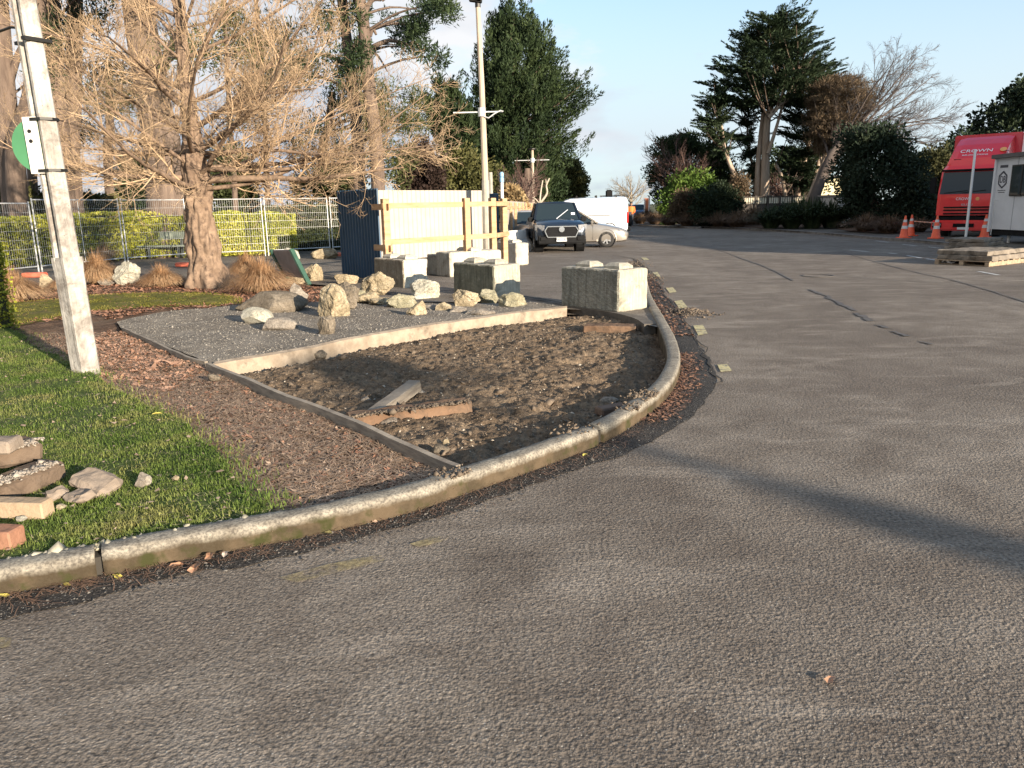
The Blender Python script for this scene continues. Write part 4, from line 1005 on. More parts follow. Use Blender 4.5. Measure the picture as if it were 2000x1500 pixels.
# ================================================================ TILTED NOTICEBOARD
m_green = M('dark_green_paint', (.03, .075, .05), (.045, .10, .07), sc=8, rough=.5)
nb_ = thing('tilted_noticeboard', 'fallen noticeboard with two dark green posts and a grey back, tilted over', 'noticeboard', G(603, 560, .09))
o_ = nb_.location.copy(); Yn = o_.y
a1 = V(604, 556, Yn)-o_; a2 = V(569, 487, Yn+.35)-o_; b1 = V(560, 545, Yn+1.0)-o_; b2 = V(530, 488, Yn+1.25)-o_
MB().bar(a1, a2, .10, .05).build('post', m_green, nb_); MB().bar(b1, b2, .10, .05).build('post', m_green, nb_)
d_ = (a2-a1); e_ = (b2-b1)
MB().loft([[a1+d_*.18+Vector((-.04, 0, .0)), a1+d_*.95+Vector((-.04, 0, 0)), a1+d_*.95+Vector((-.04, .02, .03)), a1+d_*.18+Vector((-.04, .02, .03))], [b1+e_*.1, b1+e_*.95, b1+e_*.95+Vector((0, .02, .03)), b1+e_*.1+Vector((0, .02, .03))]], close_ring=True).build('board', M('board_grey', (.20, .16, .14), (.28, .23, .20), sc=3, rough=.7), nb_)

# ================================================================ TEMPORARY MESH FENCES
m_galv = M('galvanised', (.50, .50, .48), (.62, .62, .60), sc=4, rough=.45, metal=.35)
FP = [(-140, 560), (80, 535), (248, 517), (374, 507), (522, 501), (648, 494), (735, 490)]
fpts = [G(x, y, .05) for x, y in FP]
FL = ['mesh fence panel at the far left edge behind the brown tussock', 'mesh fence panel behind the leaning concrete pole', 'mesh fence panel before the bench left of the knobbly trunk',
      'mesh fence panel just right of the knobbly tree trunk', 'mesh fence panel behind the tilted noticeboard', 'mesh fence panel running behind the blue fence']
for i in range(6):
    a, b = fpts[i], fpts[i+1]; d = b-a; L = d.length-.12; ang = math.atan2(d.y, d.x)
    t = thing('mesh_fence', FL[i], 'fence', a+d.normalized()*.06, ang, 'temporary mesh fence panels')
    Hf = 2.05 if i > 0 else 1.95
    fr = MB()
    for x in (0, L): fr.tube([(x, 0, .02), (x, 0, Hf+.05)], .021, 8)
    fr.tube([(0, 0, .22), (L, 0, .22)], .018, 6); fr.tube([(0, 0, Hf), (L, 0, Hf)], .018, 6)
    if L > 2.6: fr.tube([(L*.5, 0, .22), (L*.5, 0, Hf)], .012, 6)
    fr.build('frame', m_galv, t)
    w = MB(); n = int(L/.075)
    for k in range(1, n): w.bar((L*k/n, .0, .22), (L*k/n, .0, Hf), .0032)
    for k in range(1, 7): w.bar((0, .005, .22+(Hf-.22)*k/7), (L, .005, .22+(Hf-.22)*k/7), .005)
    tag(w.build('mesh', m_galv, t), None)
    MB().bar((0, 0, Hf*.62), (-.1, 0, Hf*.62), .05, .03).build('coupler', m_dk, t)
RF = ['red fence foot behind the leftmost brown tussock', 'orange red fence foot left of the knobbly trunk', 'orange red fence foot between the round tussock and noticeboard', 'dark red fence foot beside the blue fence']
for (x, y), lb_ in zip(((68, 541), (364, 520), (560, 507), (663, 500)), RF):
    p = G(x, y, .05); b = rough_box(.62, .24, .13, 2, .004, x, ch=.03)
    tag(from_bm('fence_foot', b, M('red_rubber', (.50, .10, .05), (.62, .16, .09), sc=5, rough=.7), loc=(p.x, p.y, .04)), lb_, 'fence foot', 'red feet of the mesh fence')

# ================================================================ BENCH
bp_ = G(322, 503, .05); be = thing('park_bench', 'grey green park bench with plank back against the yellow hedge', 'bench', bp_, R_(4))
bw = M('bench_paint', (.10, .12, .09), (.17, .19, .14), sc=4, rough=.7)
MB().box((0, .25, .80), (1.75, .05, .26)).build('backrest', bw, be, bevel=.008)
for y in (-.22, -.06, .10): MB().box((0, y, .43), (1.75, .13, .05)).build('seat_slat', bw, be, bevel=.006)
for x in (-.45, .6):
    MB().bar((x, .2, 0), (x, .29, .9), .09, .07).bar((x, -.25, 0), (x, -.22, .42), .08, .07).bar((x, -.28, .39), (x, .25, .39), .07, .05).build('frame', M('bench_frame', (.03, .035, .03)), be)

# ================================================================ HEDGES
hl = leaf_mat('hedge_yellow', (.17, .19, .022), (.33, .33, .04), (.46, .43, .075), sc=1.1, trans=.2, fsc=14)
hd = leaf_mat('hedge_dark', (.03, .04, .012), (.05, .06, .02), (.08, .08, .03), sc=1.1, trans=.15)
m_core = M('hedge_core', (.02, .025, .008), (.035, .035, .015), sc=3)
def hedge(name, path, wid, Hh, leaf, n, label, size=(.07, .045), core=m_core, bumpy=.06, seed=0, z0=.05, taper_end=False):
    t = thing(name, label, 'hedge', (0, 0, 0)); P_ = [Vector(p) for p in path]
    mb = MB(); secs = []; rg = np.random.default_rng(seed)
    Q = smooth_path(P_, 6); L_ = offset_path(Q, wid/2*.86); R2 = offset_path(Q, -wid/2*.86)
    for i, q in enumerate(Q):
        hh = Hh*.94*(1 if not taper_end else 1-.35*max(0, (i/len(Q)-.8)/.2)**2)
        a, b = R2[i], L_[i]; secs.append([(a.x, a.y, z0), (a.x, a.y, hh*.9), (a.x*.9+b.x*.1, a.y*.9+b.y*.1, hh), (b.x*.9+a.x*.1, b.y*.9+a.y*.1, hh), (b.x, b.y, hh*.9), (b.x, b.y, z0)])
    mb.loft(secs); mb.build('stems', core, t)
    # leaves over the clipped surface
    s = rg.uniform(0, len(Q)-1.001, n); i = s.astype(int); f = (s-i)[:, None]
    QA = np.array([tuple(p) for p in R2]); QB = np.array([tuple(p) for p in L_])
    a = QA[i]*(1-f)+QA[i+1]*f; b = QB[i]*(1-f)+QB[i+1]*f
    hh = np.full(n, Hh)
    if taper_end: hh = Hh*(1-.35*np.maximum(0, (s/len(Q)-.8)/.2)**2)
    u = rg.uniform(0, 1, n); face = u < .62; top = (u >= .62) & (u < .86)
    z = z0+rg.uniform(0, 1, n)**.8*(hh-z0); p = a.copy(); p[:, 2] = z
    tt = rg.uniform(-.06, 1.06, (n, 1)); p[top] = (a*(1-tt)+b*tt)[top]; p[top, 2] = hh[top]
    bk_ = u >= .86; p[bk_] = b[bk_]; p[bk_, 2] = z[bk_]
    nn = (b-a); nn /= np.linalg.norm(nn, axis=1)[:, None]
    wv = np.array([noise.noise((x*1.1, y*1.1, z_*1.6)) for x, y, z_ in p.tolist()])[:, None]
    dirn = np.where(top[:, None], np.array([[0, 0, 1.]]), np.where(bk_[:, None], nn, -nn))
    p = p+dirn*(.05+wv*bumpy*1.6+rg.uniform(-.05, .06, (n, 1)))
    ec = rg.uniform(0, 1, n) < .06                       # leaves over the open end
    ei = np.where(ec)[0]; kk = len(ei); te = rg.uniform(-.1, 1.1, (kk, 1)); p[ei] = QA[-1]*(1-te)+QB[-1]*te; p[ei, 2] = z0+rg.uniform(0, 1, kk)*(hh[ei]-z0)
    tq = QA[-1]-QA[-2]; tq /= np.linalg.norm(tq); dirn[ei] = tq
    p[ei] += tq*rg.uniform(-.02, .12, (kk, 1))
    d = dirn*.7+rg.normal(size=(n, 3))*.6; d /= np.linalg.norm(d, axis=1)[:, None]
    w = np.cross(d, rg.normal(size=(n, 3))); w /= np.linalg.norm(w, axis=1)[:, None]
    l = rg.uniform(.6, 1.3, (n, 1))*size[0]; ww = rg.uniform(.6, 1.3, (n, 1))*size[1]
    v = np.stack([p-d*l*.5, p+w*ww*.5, p+d*l*.5, p-w*ww*.5], 1).reshape(-1, 3)
    link('leaves', fastmesh('leaves', v, np.arange(4*n).reshape(n, 4)), leaf, t)
    return t
hedge('clipped_hedge', [G(-260, 541, .05), G(60, 517, .05), G(250, 504, .05), G(420, 498, .05), G(520, 496, .05), G(570, 494, .05)], 1.1, 1.55, hl, 52000, 'long clipped yellow green hedge behind the mesh fences', size=(.10, .07), bumpy=.1, seed=2, taper_end=True)
hedge('clipped_hedge', [G(520, 489, .05), G(600, 487, .05), G(700, 484, .05)], 1.2, 1.75, hd, 20000, 'dark clipped hedge behind the mesh fence left of the blue fence', size=(.12, .08), seed=3)
hn = [Vector((-13.5, 14.6, .1)), Vector((-10.5, 13.2, .1)), Vector((-8.05, 11.9, .1))]
hp0 = G(-30, 655, .1)
hedge('clipped_hedge', [Vector((hp0.x-2.4, hp0.y+.75, .1)), Vector((hp0.x-1.4, hp0.y+.65, .1)), Vector((hp0.x-.6, hp0.y+.55, .1)), Vector((hp0.x-.30, hp0.y+.5, .1))], 1.0, 1.3, hl, 30000, 'near yellow green hedge end at the left edge of the lawn', size=(.05, .035), bumpy=.05, seed=4)

# ================================================================ TUSSOCKS
def tussock(loc, R0, Hh, n, mat, label, seed, group='brown grass tussocks', width=.012, name='grass_tussock', droop=1.0, cat='tussock'):
    rg = np.random.default_rng(seed); a = rg.uniform(0, 2*PI, n); s = rg.uniform(0, 1, n)**.6
    d = np.stack([np.cos(a), np.sin(a), np.zeros(n)], 1); side = np.stack([-d[:, 1], d[:, 0], np.zeros(n)], 1)*width/2
    b = d*R0*.22*rg.uniform(0, 1, (n, 1)); h = Hh*rg.uniform(.55, 1.1, n)*(1-.25*s); r = R0*s*rg.uniform(.7, 1.15, n)
    tw = rg.normal(0, .12, (n, 3))*R0*.5; tw[:, 2] = 0
    rows = []
    for t in (0, .3, .6, .85, 1.0):
        zz = h*(1.9*t-(.9+.85*s*droop)*t*t) ; zz = np.maximum(zz, -.02)
        c = b+d*(r*t**1.25)[:, None]+tw*t+np.stack([np.zeros(n), np.zeros(n), zz], 1)
        k = 1-.75*t; rows += [c-side*k, c+side*k]
    v = np.stack(rows, 1).reshape(-1, 3); m0 = np.arange(n)[:, None]*10
    f = np.concatenate([m0+np.array([[2*j, 2*j+1, 2*j+3, 2*j+2]]) for j in range(4)])
    o = link(name, fastmesh(name, v, f), mat, loc=loc); tag(o, label, cat, group); return o
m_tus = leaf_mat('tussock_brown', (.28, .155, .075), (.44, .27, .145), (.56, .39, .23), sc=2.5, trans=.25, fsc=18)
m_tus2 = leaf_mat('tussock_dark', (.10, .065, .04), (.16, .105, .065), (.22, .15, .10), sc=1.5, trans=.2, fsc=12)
for px, py, R0, Hh, lab, sd_ in ((12, 592, .75, .75, 'brown tussock at the left edge beside the near hedge', 1), (183, 556, .7, .82, 'tall brown tussock just right of the leaning pole', 2),
        (310, 562, .62, .56, 'round brown tussock left of the knobbly tree trunk', 3), (505, 572, .85, .78, 'big round orange brown tussock right of the knobbly trunk', 4),
        (478, 545, .6, .72, 'pale tussock behind the big round one at the tree', 5), (118, 566, .35, .35, 'small tussock in leaf litter left of the leaning pole', 6)):
    tussock(G(px, py, .07)+Vector((0, R0*.3, 0)), R0, Hh, 3800, m_tus, lab, sd_, width=.008)
tussock(G(205, 510, .05), .9, .8, 900, m_tus, 'brown tussock at the foot of the yellow hedge', 8)

# ================================================================ CORRUGATED AND TIMBER FENCES
m_cream = M('cream_steel', (.36, .312, .262), (.42, .365, .31), sc=1.5, rough=.5, spots=[((.42, .38, .32), 3, .66, .8)])
m_blue = M('navy_steel', (.014, .05, .095), (.022, .065, .12), sc=2, rough=.45)
m_timber = M('new_pine', (.36, .21, .105), (.50, .32, .175), sc=3, stretch=(1, 1, 4), rough=.75, bmp=.2, bsc=30, bd=.004, spots=[((.36, .2, .1), 4, .64, .75)])
def corrugated(name, a, b, Hh, pitch, depth, mat, parent, z0=0.08):
    a = Vector(a); b = Vector(b); d = b-a; L = d.length; d.normalize(); nrm = Vector((d.y, -d.x, 0)); pts = []; x = 0
    while x < L:
        for fx, k in ((0, 0), (.12, 1), (.38, 1), (.5, 0)):
            xx = x+fx*pitch
            if xx <= L: pts.append(a+d*xx+nrm*depth*k)
        x += pitch
    pts.append(b); ring = []
    v = [(p.x, p.y, z0) for p in pts]+[(p.x, p.y, Hh) for p in pts]
    v += [(p.x-nrm.x*.004, p.y-nrm.y*.004, z0) for p in pts]+[(p.x-nrm.x*.004, p.y-nrm.y*.004, Hh) for p in pts]; n = len(pts)
    f = [(i, i+1, n+i+1, n+i) for i in range(n-1)]+[(2*n+i+1, 2*n+i, 3*n+i, 3*n+i+1) for i in range(n-1)]+[(n+i, n+i+1, 3*n+i+1, 3*n+i) for i in range(n-1)]
    mb = MB(); mb.add(v, f); return mb.build(name, mat, parent)
def at_base(px, py, z): return G(px, py, z)
cA = G(727, 509, .08); cB = G(957, 492, .06)
cf = thing('corrugated_fence', 'long cream corrugated steel fence behind the timber rails', 'fence', (0, 0, 0))
hA = V(727, 371, cA.y).z
corrugated('cream_sheeting', (cA.x, cA.y, 0), (cB.x, cB.y, 0), 2.24, .19, .028, m_cream, cf, z0=.05)
bf = thing('corrugated_fence', 'dark navy corrugated steel wing at the left end of the cream fence', 'fence', (0, 0, 0))
bA = V(661, 400, 19.4); bB = V(735, 400, 17.7); hB = V(727, 368, 17.7).z
corrugated('navy_sheeting', (bA.x, bA.y, 0), (bB.x+.05, bB.y, 0), hB, .15, .03, m_blue, bf, z0=.06)
P1 = G(757, 557, .08); P1.y = 17.0; P1.x = V(757, 500, 17.0).x
P2x = V(911, 430, 18.7); P3x = V(962, 430, 19.6); P4x = V(984, 430, 20.8)
tf = thing('timber_fence', 'new pine post and rail fence frame in front of the cream steel', 'fence', (0, 0, 0))
pp = [Vector((P1.x, 17.0, 0)), Vector((P2x.x, 18.7, 0)), Vector((P3x.x, 19.6, 0)), Vector((P4x.x, 20.8, 0))]
for i, p in enumerate(pp):
    MB().box((p.x, p.y, .95), (.145, .145, 1.86 if i else 1.86), rz=.6).build('post', m_timber, tf, bevel=.006)
def off(p, q, d):
    t = (q-p).normalized(); return Vector((t.y, -t.x, 0))*d
o1 = off(pp[0], pp[2], .10)
for z0_, z1_ in ((1.73, 1.74), (.96, .97)):
    a = pp[0]+o1+Vector((-.12, -.03, z0_)); b = pp[2]+o1+Vector((.0, 0, z1_)); MB().bar(a, b, .055, .115).build('rail', m_timber, tf, bevel=.003)
    a = pp[2]+o1+Vector((.02, 0, z1_)); b = pp[3]+o1+Vector((.05, 0, z1_)); MB().bar(a, b, .055, .115).build('rail', m_timber, tf, bevel=.003)
    z_ = z0_-.02 if z0_ > 1.5 else z0_-.13
    a = pp[0]+Vector((.12, -.12, z_)); b = Vector((bB.x-.05, bB.y-.25, z_)); MB().bar(a, b, .05, .13).build('rail', m_timber, tf, bevel=.003)
p5 = Vector((V(735, 400, 17.7).x+.12, 17.45, .95))
# second navy piece further back
bf2 = thing('corrugated_fence', 'navy corrugated steel strip at the right end of the cream fence', 'fence', (0, 0, 0))
q1 = V(957, 400, 30.0); q2 = V(974, 400, 29.0)
corrugated('navy_sheeting', (q1.x, q1.y, 0), (q2.x, q2.y, 0), 2.15, .15, .03, m_blue, bf2, z0=.03)
# offcut of timber on the yard
tag(MB().box(G(840, 529, .11), (.16, .3, .14), rz=.4).build('timber_offcut', m_timber, bevel=.004), 'orange pine offcut on the tarmac between two white blocks', 'timber')
# far panelled cream fence
ff = thing('panel_fence', 'far cream panelled fence leading to the pickup', 'fence', (0, 0, 0))
fa = G(984, 472, .03); fb = G(1052, 452, .02); fa.y = 29; fa.x = V(984, 430, 29).x; fb = V(1052, 430, 52); fb.z = 0
d_ = (fb-fa); d_.z = 0; L_ = d_.length; t_ = d_.normalized(); n_ = Vector((t_.y, -t_.x, 0))
MB().bar(fa+Vector((0, 0, 1.12-.03)), Vector((fb.x, fb.y, 1.1)), .06, 1.5).build('sheeting', m_cream, ff)
for k in range(12):
    p = fa+d_*(k/11)+n_*.09; MB().box((p.x, p.y, .95), (.1, .1, 1.75)).build('post', m_timber, ff)
for z in (.5, 1.62):
    MB().bar((fa.x+n_.x*.07, fa.y+n_.y*.07, z), (fb.x+n_.x*.07, fb.y+n_.y*.07, z), .05, .1).build('rail', m_timber, ff)
# low white barrier walls left of the pickup
m_wb = M('white_barrier', (.62, .60, .55), (.70, .68, .63), sc=4, rough=.7, spots=[((.45, .43, .38), 4, .62, .75)])
for i, (x0, x1, y0, y1, lab) in enumerate(((990, 1024, 28.5, 29.5, 'low white concrete barrier between the last timber post and the pickup'), (1022, 1052, 30.5, 36, 'low white barrier running back behind the pickup'))):
    a = V(x0, 440, y0); b = V(x1, 440, y1); a.z = b.z = 0
    d = (b-a); nn = Vector((d.y, -d.x, 0)).normalized()
    pr = [(-.3, .0), (-.28, .2), (-.1, .45), (-.08, .8), (.08, .8), (.1, .45), (.28, .2), (.3, 0)]
    mb = MB(); mb.loft([[tuple(q+nn*u+Vector((0, 0, z))) for u, z in pr] for q in (a, b)], close_ring=True)
    tag(mb.build('concrete_barrier', m_wb, bevel=.01), lab, 'barrier', 'low white barriers left of the pickup')

# ================================================================ LIGHT POLES
def lightpole(px, Y, py_top, py_arm, arm, r0, r1, label, head, seed, arm_y=0.0):
    b = V(px, 400, Y); b.z = 0
    t = thing('light_pole', label, 'light pole', b, 0, 'concrete light poles along the road')
    zt = V(px, py_top, Y).z; za = V(px, py_arm, Y).z
    MB().tube([(0, 0, 0), (0, 0, zt*.32)], [r0*1.2, r0*1.12], 10).build('base_shaft', M('pole_grey', (.24, .22, .18), (.38, .35, .29), sc=2, rough=.9), t)
    lean = -.012*zt if head else 0
    MB().tube([(0, 0, zt*.32), (lean*.4, 0, zt*.7), (lean, 0, zt)], [r0, (r0+r1)/2, r1], 10).build('shaft', M('pole_cream', (.36, .285, .21), (.45, .365, .28), sc=1.5, rough=.9), t)
    l2 = lean*za/zt
    MB().bar((l2-arm[0], -arm_y, za), (l2+arm[1], arm_y, za+.01), .045, .04).build('cross_arm', m_galv, t)
    MB().lathe([(r0*1.05, za-.14), (r0*1.15, za-.14), (r0*1.15, za+.14), (r0*1.05, za+.14)], 10, c=(l2, 0, 0), cap=False).build('clamp', m_galv, t)
    if head:
        MB().tube([(l2, -.1, za-.12), (l2+.22, -.12, za-.2), (l2+.45, -.12, za-.05), (l2+.62, -.1, za+.03), (l2+.72, -.1, za)], .022, 6).build('arm_bracket', m_galv, t)
        MB().box((lean-.06, -.04, zt+.26), (.42, .26, .22), ry=.15).build('lamp_housing', m_dk, t, bevel=.02)
        MB().box((lean-.06, -.16, zt+.25), (.34, .02, .16), ry=.15).build('lamp_glass', M('lamp_glass', (.4, .42, .42), rough=.2), t)
        MB().tube([(lean, 0, zt), (lean, 0, zt+.16)], .09, 8).build('spigot', m_dk, t)
    else: MB().lathe([(.02, zt-.05), (.28, zt), (.28, zt+.06), (.02, zt+.1)], 12).build('lamp_head', m_dk, t)
    return t
lightpole(949, 27, 14, 219, (.95, .70), .11, .075, 'tall cream light pole standing behind the cream steel fence', True, 1)
lightpole(1041, 52, 292, 313, (1.15, 1.1), .12, .08, 'middle cream light pole with cross arm left of the pickup', False, 2)
lightpole(1091, 92, 340, 350, (2.0, 2.0), .14, .09, 'small far light pole seen above the pickup roof', False, 3, .9)
# pale pole behind the light pole, and the blue-topped pole
p = V(960, 400, 34); tag(MB().tube([(p.x, p.y, 0), (p.x-.02, p.y, 3.1)], .09, 8).build('timber_pole', M('grey_pole', (.26, .24, .2), (.36, .33, .28))), 'short grey pole just behind the tall light pole', 'pole')
bp2 = V(981, 400, 31.5); bt = thing('marker_pole', 'white pole with a pale blue cap above the timber fence', 'pole', (bp2.x, bp2.y, 0))
MB().tube([(0, 0, 0), (0, 0, 2.6)], .06, 10).build('shaft', M('white_tube', (.7, .7, .68)), bt)
MB().lathe([(.07, 2.6), (.085, 2.62), (.085, 2.78), (.06, 2.8), (.085, 2.83), (.085, 2.95), (.05, 3.0)], 12).build('blue_cap', M('pale_blue', (.22, .38, .55), rough=.5), bt)

# power pole behind the camera to the right: throws the long shadow over the road
e0 = Vector((-2.35, 8.9, 0)); e0 = Vector((-2.55, 9.15, 0)); HP = 9.0; k_ = HP/math.tan(SEL); sb = e0+SUN*k_
t = thing('street_light', 'tall street light pole out of view to the right rear', 'light pole', (sb.x, sb.y, 0))
MB().tube([(0, 0, 0), (0, 0, HP)], [.10, .08], 12).build('shaft', M('pole_cream', (.5, .45, .35)), t)
MB().bar((-.75, -.65, HP-.55), (.75, .65, HP-.55), .12, .10).build('arm', m_galv, t)
for q in (-.28, .28): MB().box((q*.76, q*.65, HP-.32), (.42, .22, .42), rz=.71).build('lamp_head', m_dk, t)
MB().lathe([(.2, HP-2.2), (.24, HP-2.15), (.24, HP-1.5), (.2, HP-1.45)], 14, c=(0, 0, 0)).build('shadow_drum', m_galv, t)  # wide lamp heads and drum added to broaden the shadow's tip

# ================================================================ THE BARE KNOBBLY TREE
m_bark = M('pale_bark', (.13, .085, .055), (.25, .172, .115), sc=5, rough=.9, bmp=.6, bsc=14, bd=.03, spots=[((.08, .052, .036), 7, .52, .64)])
m_twig = M('twig_bark', (.26, .172, .10), (.52, .37, .225), sc=1.6, rough=.9)
tb_ = G(402, 562, .08); tb_.y += .35
tree = thing('bare_tree', 'broad leafless tree with a knobbly trunk and dense tan twigs', 'tree', tb_)
Yt = tb_.y
cl = [(408, 562, 39), (406, 535, 34), (400, 490, 29), (395, 450, 27), (390, 410, 25), (386, 375, 24), (383, 345, 26), (378, 300, 20), (372, 240, 16), (366, 180, 13), (358, 110, 11), (352, 40, 9), (345, -40, 12), (338, -160, 8), (330, -300, 4)]
secs = []; ctr = []
csm = smooth_path([Vector((a, b, c)) for a, b, c in cl], 14)
for ip, q in enumerate(csm):
    p = V(q.x, q.y, Yt)-tb_; r = q.z*mpp(Yt); ctr.append((p.copy(), r)); ring = []
    for k in range(72):
        a = 2*PI*k/72; d = Vector((math.cos(a), math.sin(a), 0)); s_ = Vector((d.x*1.6, d.y*1.6, p.z*1.15))
        lob = abs(noise.noise(s_*1.5+Vector((3, 1, 7))))*.45+.8*max(0, .5-noise.voronoi(Vector((d.x*1.5, d.y*1.5, p.z*2.0)))[0][0])+.10*noise.noise(Vector((d.x*5, d.y*5, p.z*6)))
        if p.z < .7: lob += .22*max(0, math.sin(a*5+1))*(1-p.z/.7)
        ring.append(tuple(p+d*r*(.78+lob)+Vector((0, 0, -.1 if ip == 0 else 0))))
    secs.append(ring)
MB().loft(secs, close_ring=True).build('trunk', m_bark, tree, smooth=True)
rg = random.Random(21); tb = Tubes(); tw = Tubes()
SP = [dict(n=9, wob=.10, up=.035, kids=(13, 17), len=.34, ang=.8, start=.14, sides=7, end=.18, flat=.6, kr=.36),
      dict(n=7, wob=.17, up=.10, kids=(11, 14), len=.48, ang=.75, start=.1, sides=4, end=.3, kr=.5, rmin=.0045),
      dict(n=5, wob=.16, up=.12, kids=(3, 5), len=.5, ang=.7, start=.15, sides=3, end=.4, kr=.6, rmin=.003),
      dict(n=4, wob=.16, up=.12, sides=3, end=.4)]
class Split:
    def __init__(s): s.lim = 7
    def add(s, p, r, n): (tb if n >= 7 else tw).add(p, r, n)
ctrm = [(c, r) for c, r in ctr if c.z > 2.05]
nl = 32
for k in range(nl):
    f = (k+rg.random())/nl; c, r = ctrm[int(f**1.25*(len(ctrm)-12))]
    a = k*2.39996+rg.uniform(-.3, .3)
    el = rg.uniform(-.05, .28)+.6*f; Lh = (5.3-2.3*f)*rg.uniform(.75, 1.1)
    if math.cos(a) > .3: Lh *= 1.12
    d = Vector((math.cos(a)*math.cos(el), math.sin(a)*math.cos(el), math.sin(el)))
    grow(rg, Split(), c, d, Lh, max(.028, .062*(1-.5*f)*rg.uniform(.7, 1.3)), 0, SP)
# two strong low limbs running right over the fences, one left
for pa, tgt, r in (((385, 352), (760, 352), .085), ((384, 330), (700, 268), .075), ((380, 345), (90, 392), .06), ((378, 300), (690, 200), .07), ((376, 330), (840, 330), .055), ((380, 250), (600, 90), .06), ((376, 210), (180, 60), .06), ((378, 300), (120, 300), .06), ((380, 300), (850, 250), .05)):
    a = V(*pa, Yt)-tb_; b = V(*tgt, Yt-rg.uniform(0, 1.5))-tb_
    grow(rg, Split(), a, (b-a)+Vector((0, 0, .15)), (b-a).length*1.02, r, 0, SP)
link('limbs', tb.mesh('limbs'), m_bark, tree); link('twigs', tw.mesh('twigs'), m_twig, tree)

# ================================================================ EVERGREENS AND OTHER TREES
pine_l = leaf_mat('pine_needles', (.012, .024, .010), (.028, .045, .017), (.05, .07, .025), sc=.5, trans=.12, fsc=4)
pine_w = leaf_mat('pine_needles_warm', (.03, .04, .014), (.055, .065, .022), (.085, .09, .03), sc=.6, trans=.15, fsc=4)
mac_l = leaf_mat('macrocarpa_leaves', (.014, .026, .014), (.028, .046, .022), (.045, .062, .028), sc=.5, trans=.12, fsc=4)
olive_l = leaf_mat('olive_leaves', (.045, .045, .015), (.08, .08, .025), (.13, .12, .045), sc=.5, trans=.15, fsc=5)
bright_l = leaf_mat('bright_leaves', (.035, .07, .012), (.07, .12, .02), (.12, .17, .035), sc=.6, trans=.2, fsc=5)
brown_l = leaf_mat('brown_foliage', (.07, .045, .025), (.12, .085, .05), (.17, .12, .075), sc=.7, trans=.15, fsc=5)
m_trunk = M('pine_bark', (.09, .062, .046), (.17, .122, .09), sc=2.5, stretch=(2, 2, .35), rough=.95, bmp=.7, bsc=9, bd=.06)
m_trunkl = M('pale_trunk', (.28, .21, .15), (.42, .33, .25), sc=2.5, stretch=(2, 2, .3), rough=.95, bmp=.6, bsc=9, bd=.05)
m_bare = M('bare_twigs_grey', (.06, .045, .038), (.11, .085, .07), sc=1, rough=.9)
m_barer = M('bare_twigs_red', (.09, .05, .04), (.15, .09, .07), sc=1, rough=.9)
def outline_pts(rows, Y, n, rng, hollow=.35, sky=.0):
    ys = [r[0] for r in rows]; pts = []; rad = []
    A = np.array(rows, float)
    w = (A[:, 2]-A[:, 1])
    while len(pts) < n:
        y = rng.uniform(min(ys), max(ys)); l = np.interp(y, A[:, 0], A[:, 1]); r = np.interp(y, A[:, 0], A[:, 2])
        if rng.random() > ((r-l)/w.max())**.75: continue
        a = (r-l)/2*mpp(Y); c = V((l+r)/2, y, Y); u = max(hollow, rng.random()**.5); ph = rng.uniform(0, 2*PI)
        pts.append((c.x+a*u*math.cos(ph), c.y+min(a, 6)*u*math.sin(ph), c.z)); rad.append(u)
    return np.array(pts), np.array(rad)
def foliage_tree(name, label, cat, rows, Y, ncl, nleaf, cr, leaf, lsz, seed, squash=(1, 1, 1), up=.3, spray=None, trunk=None, group=None, base=None, hollow=.35, tmat=None, limbs=0, zmin=.3, trunkr=.4, shape_out=.5):
    rng = np.random.default_rng(seed); P_, u = outline_pts(rows, Y, ncl, rng, hollow)
    P_[:, 2] = np.maximum(P_[:, 2], zmin)
    mid = (rows[-1][1]+rows[-1][2])/2 if base is None else base
    bx = V(mid, 400, Y); o = thing(name, label, cat, (bx.x, bx.y, 0), 0, group)
    loc = np.array([bx.x, bx.y, 0]); Q = P_-loc
    out = Q*np.array([1, 1, .3]); out /= np.linalg.norm(out, axis=1)[:, None]+1e-6
    # pull clumps so that their edge, not their middle, meets the outline
    Q[:, :2] -= out[:, :2]*cr*.6
    if spray:
        dd = out*np.array([1, 1, .3])+rng.normal(0, .25, Q.shape); dd[:, 2] += spray[2]; dd /= np.linalg.norm(dd, axis=1)[:, None]
        lv = spray_mesh('foliage', Q-dd*spray[0]*.5, dd, spray[0], spray[1], nleaf, lsz, seed, flat=.9)
    else: lv = leaves_mesh('foliage', Q, nleaf, cr*rng.uniform(.6, 1.25, len(Q)), lsz, seed, squash, out=out*shape_out, up=up)
    link('foliage', lv, leaf, o)
    top = max(Q[:, 2]); tb = Tubes(); r2 = random.Random(seed)
    tops = Q[Q[:, 2].argmax()]
    if trunk is None: trunk = [(0, 0, 0), (tops[0]*.4, 0, top*.5), (tops[0]*.8, 0, top*.88)]
    tp = smooth_path([Vector(p) for p in trunk], 4); n_ = len(tp)
    tb.add([tuple(p) for p in tp], [trunkr*(1-.8*i/(n_-1)) for i in range(n_)], 10)
    for k in range(limbs):
        q = Vector(Q[r2.randrange(len(Q))]); s = tp[min(n_-1, max(1, int(n_*min(.95, q.z/top*.8))))]
        mid_ = (s+q)/2+Vector((0, 0, -.1*abs((q-s).length))); cur = smooth_path([s, mid_, q], 3)
        tb.add([tuple(p) for p in cur], [trunkr*.22*(1-.8*i/(len(cur)-1)) for i in range(len(cur))], 5)
    link('trunk', tb.mesh('trunk'), tmat or m_trunk, o)
    return o
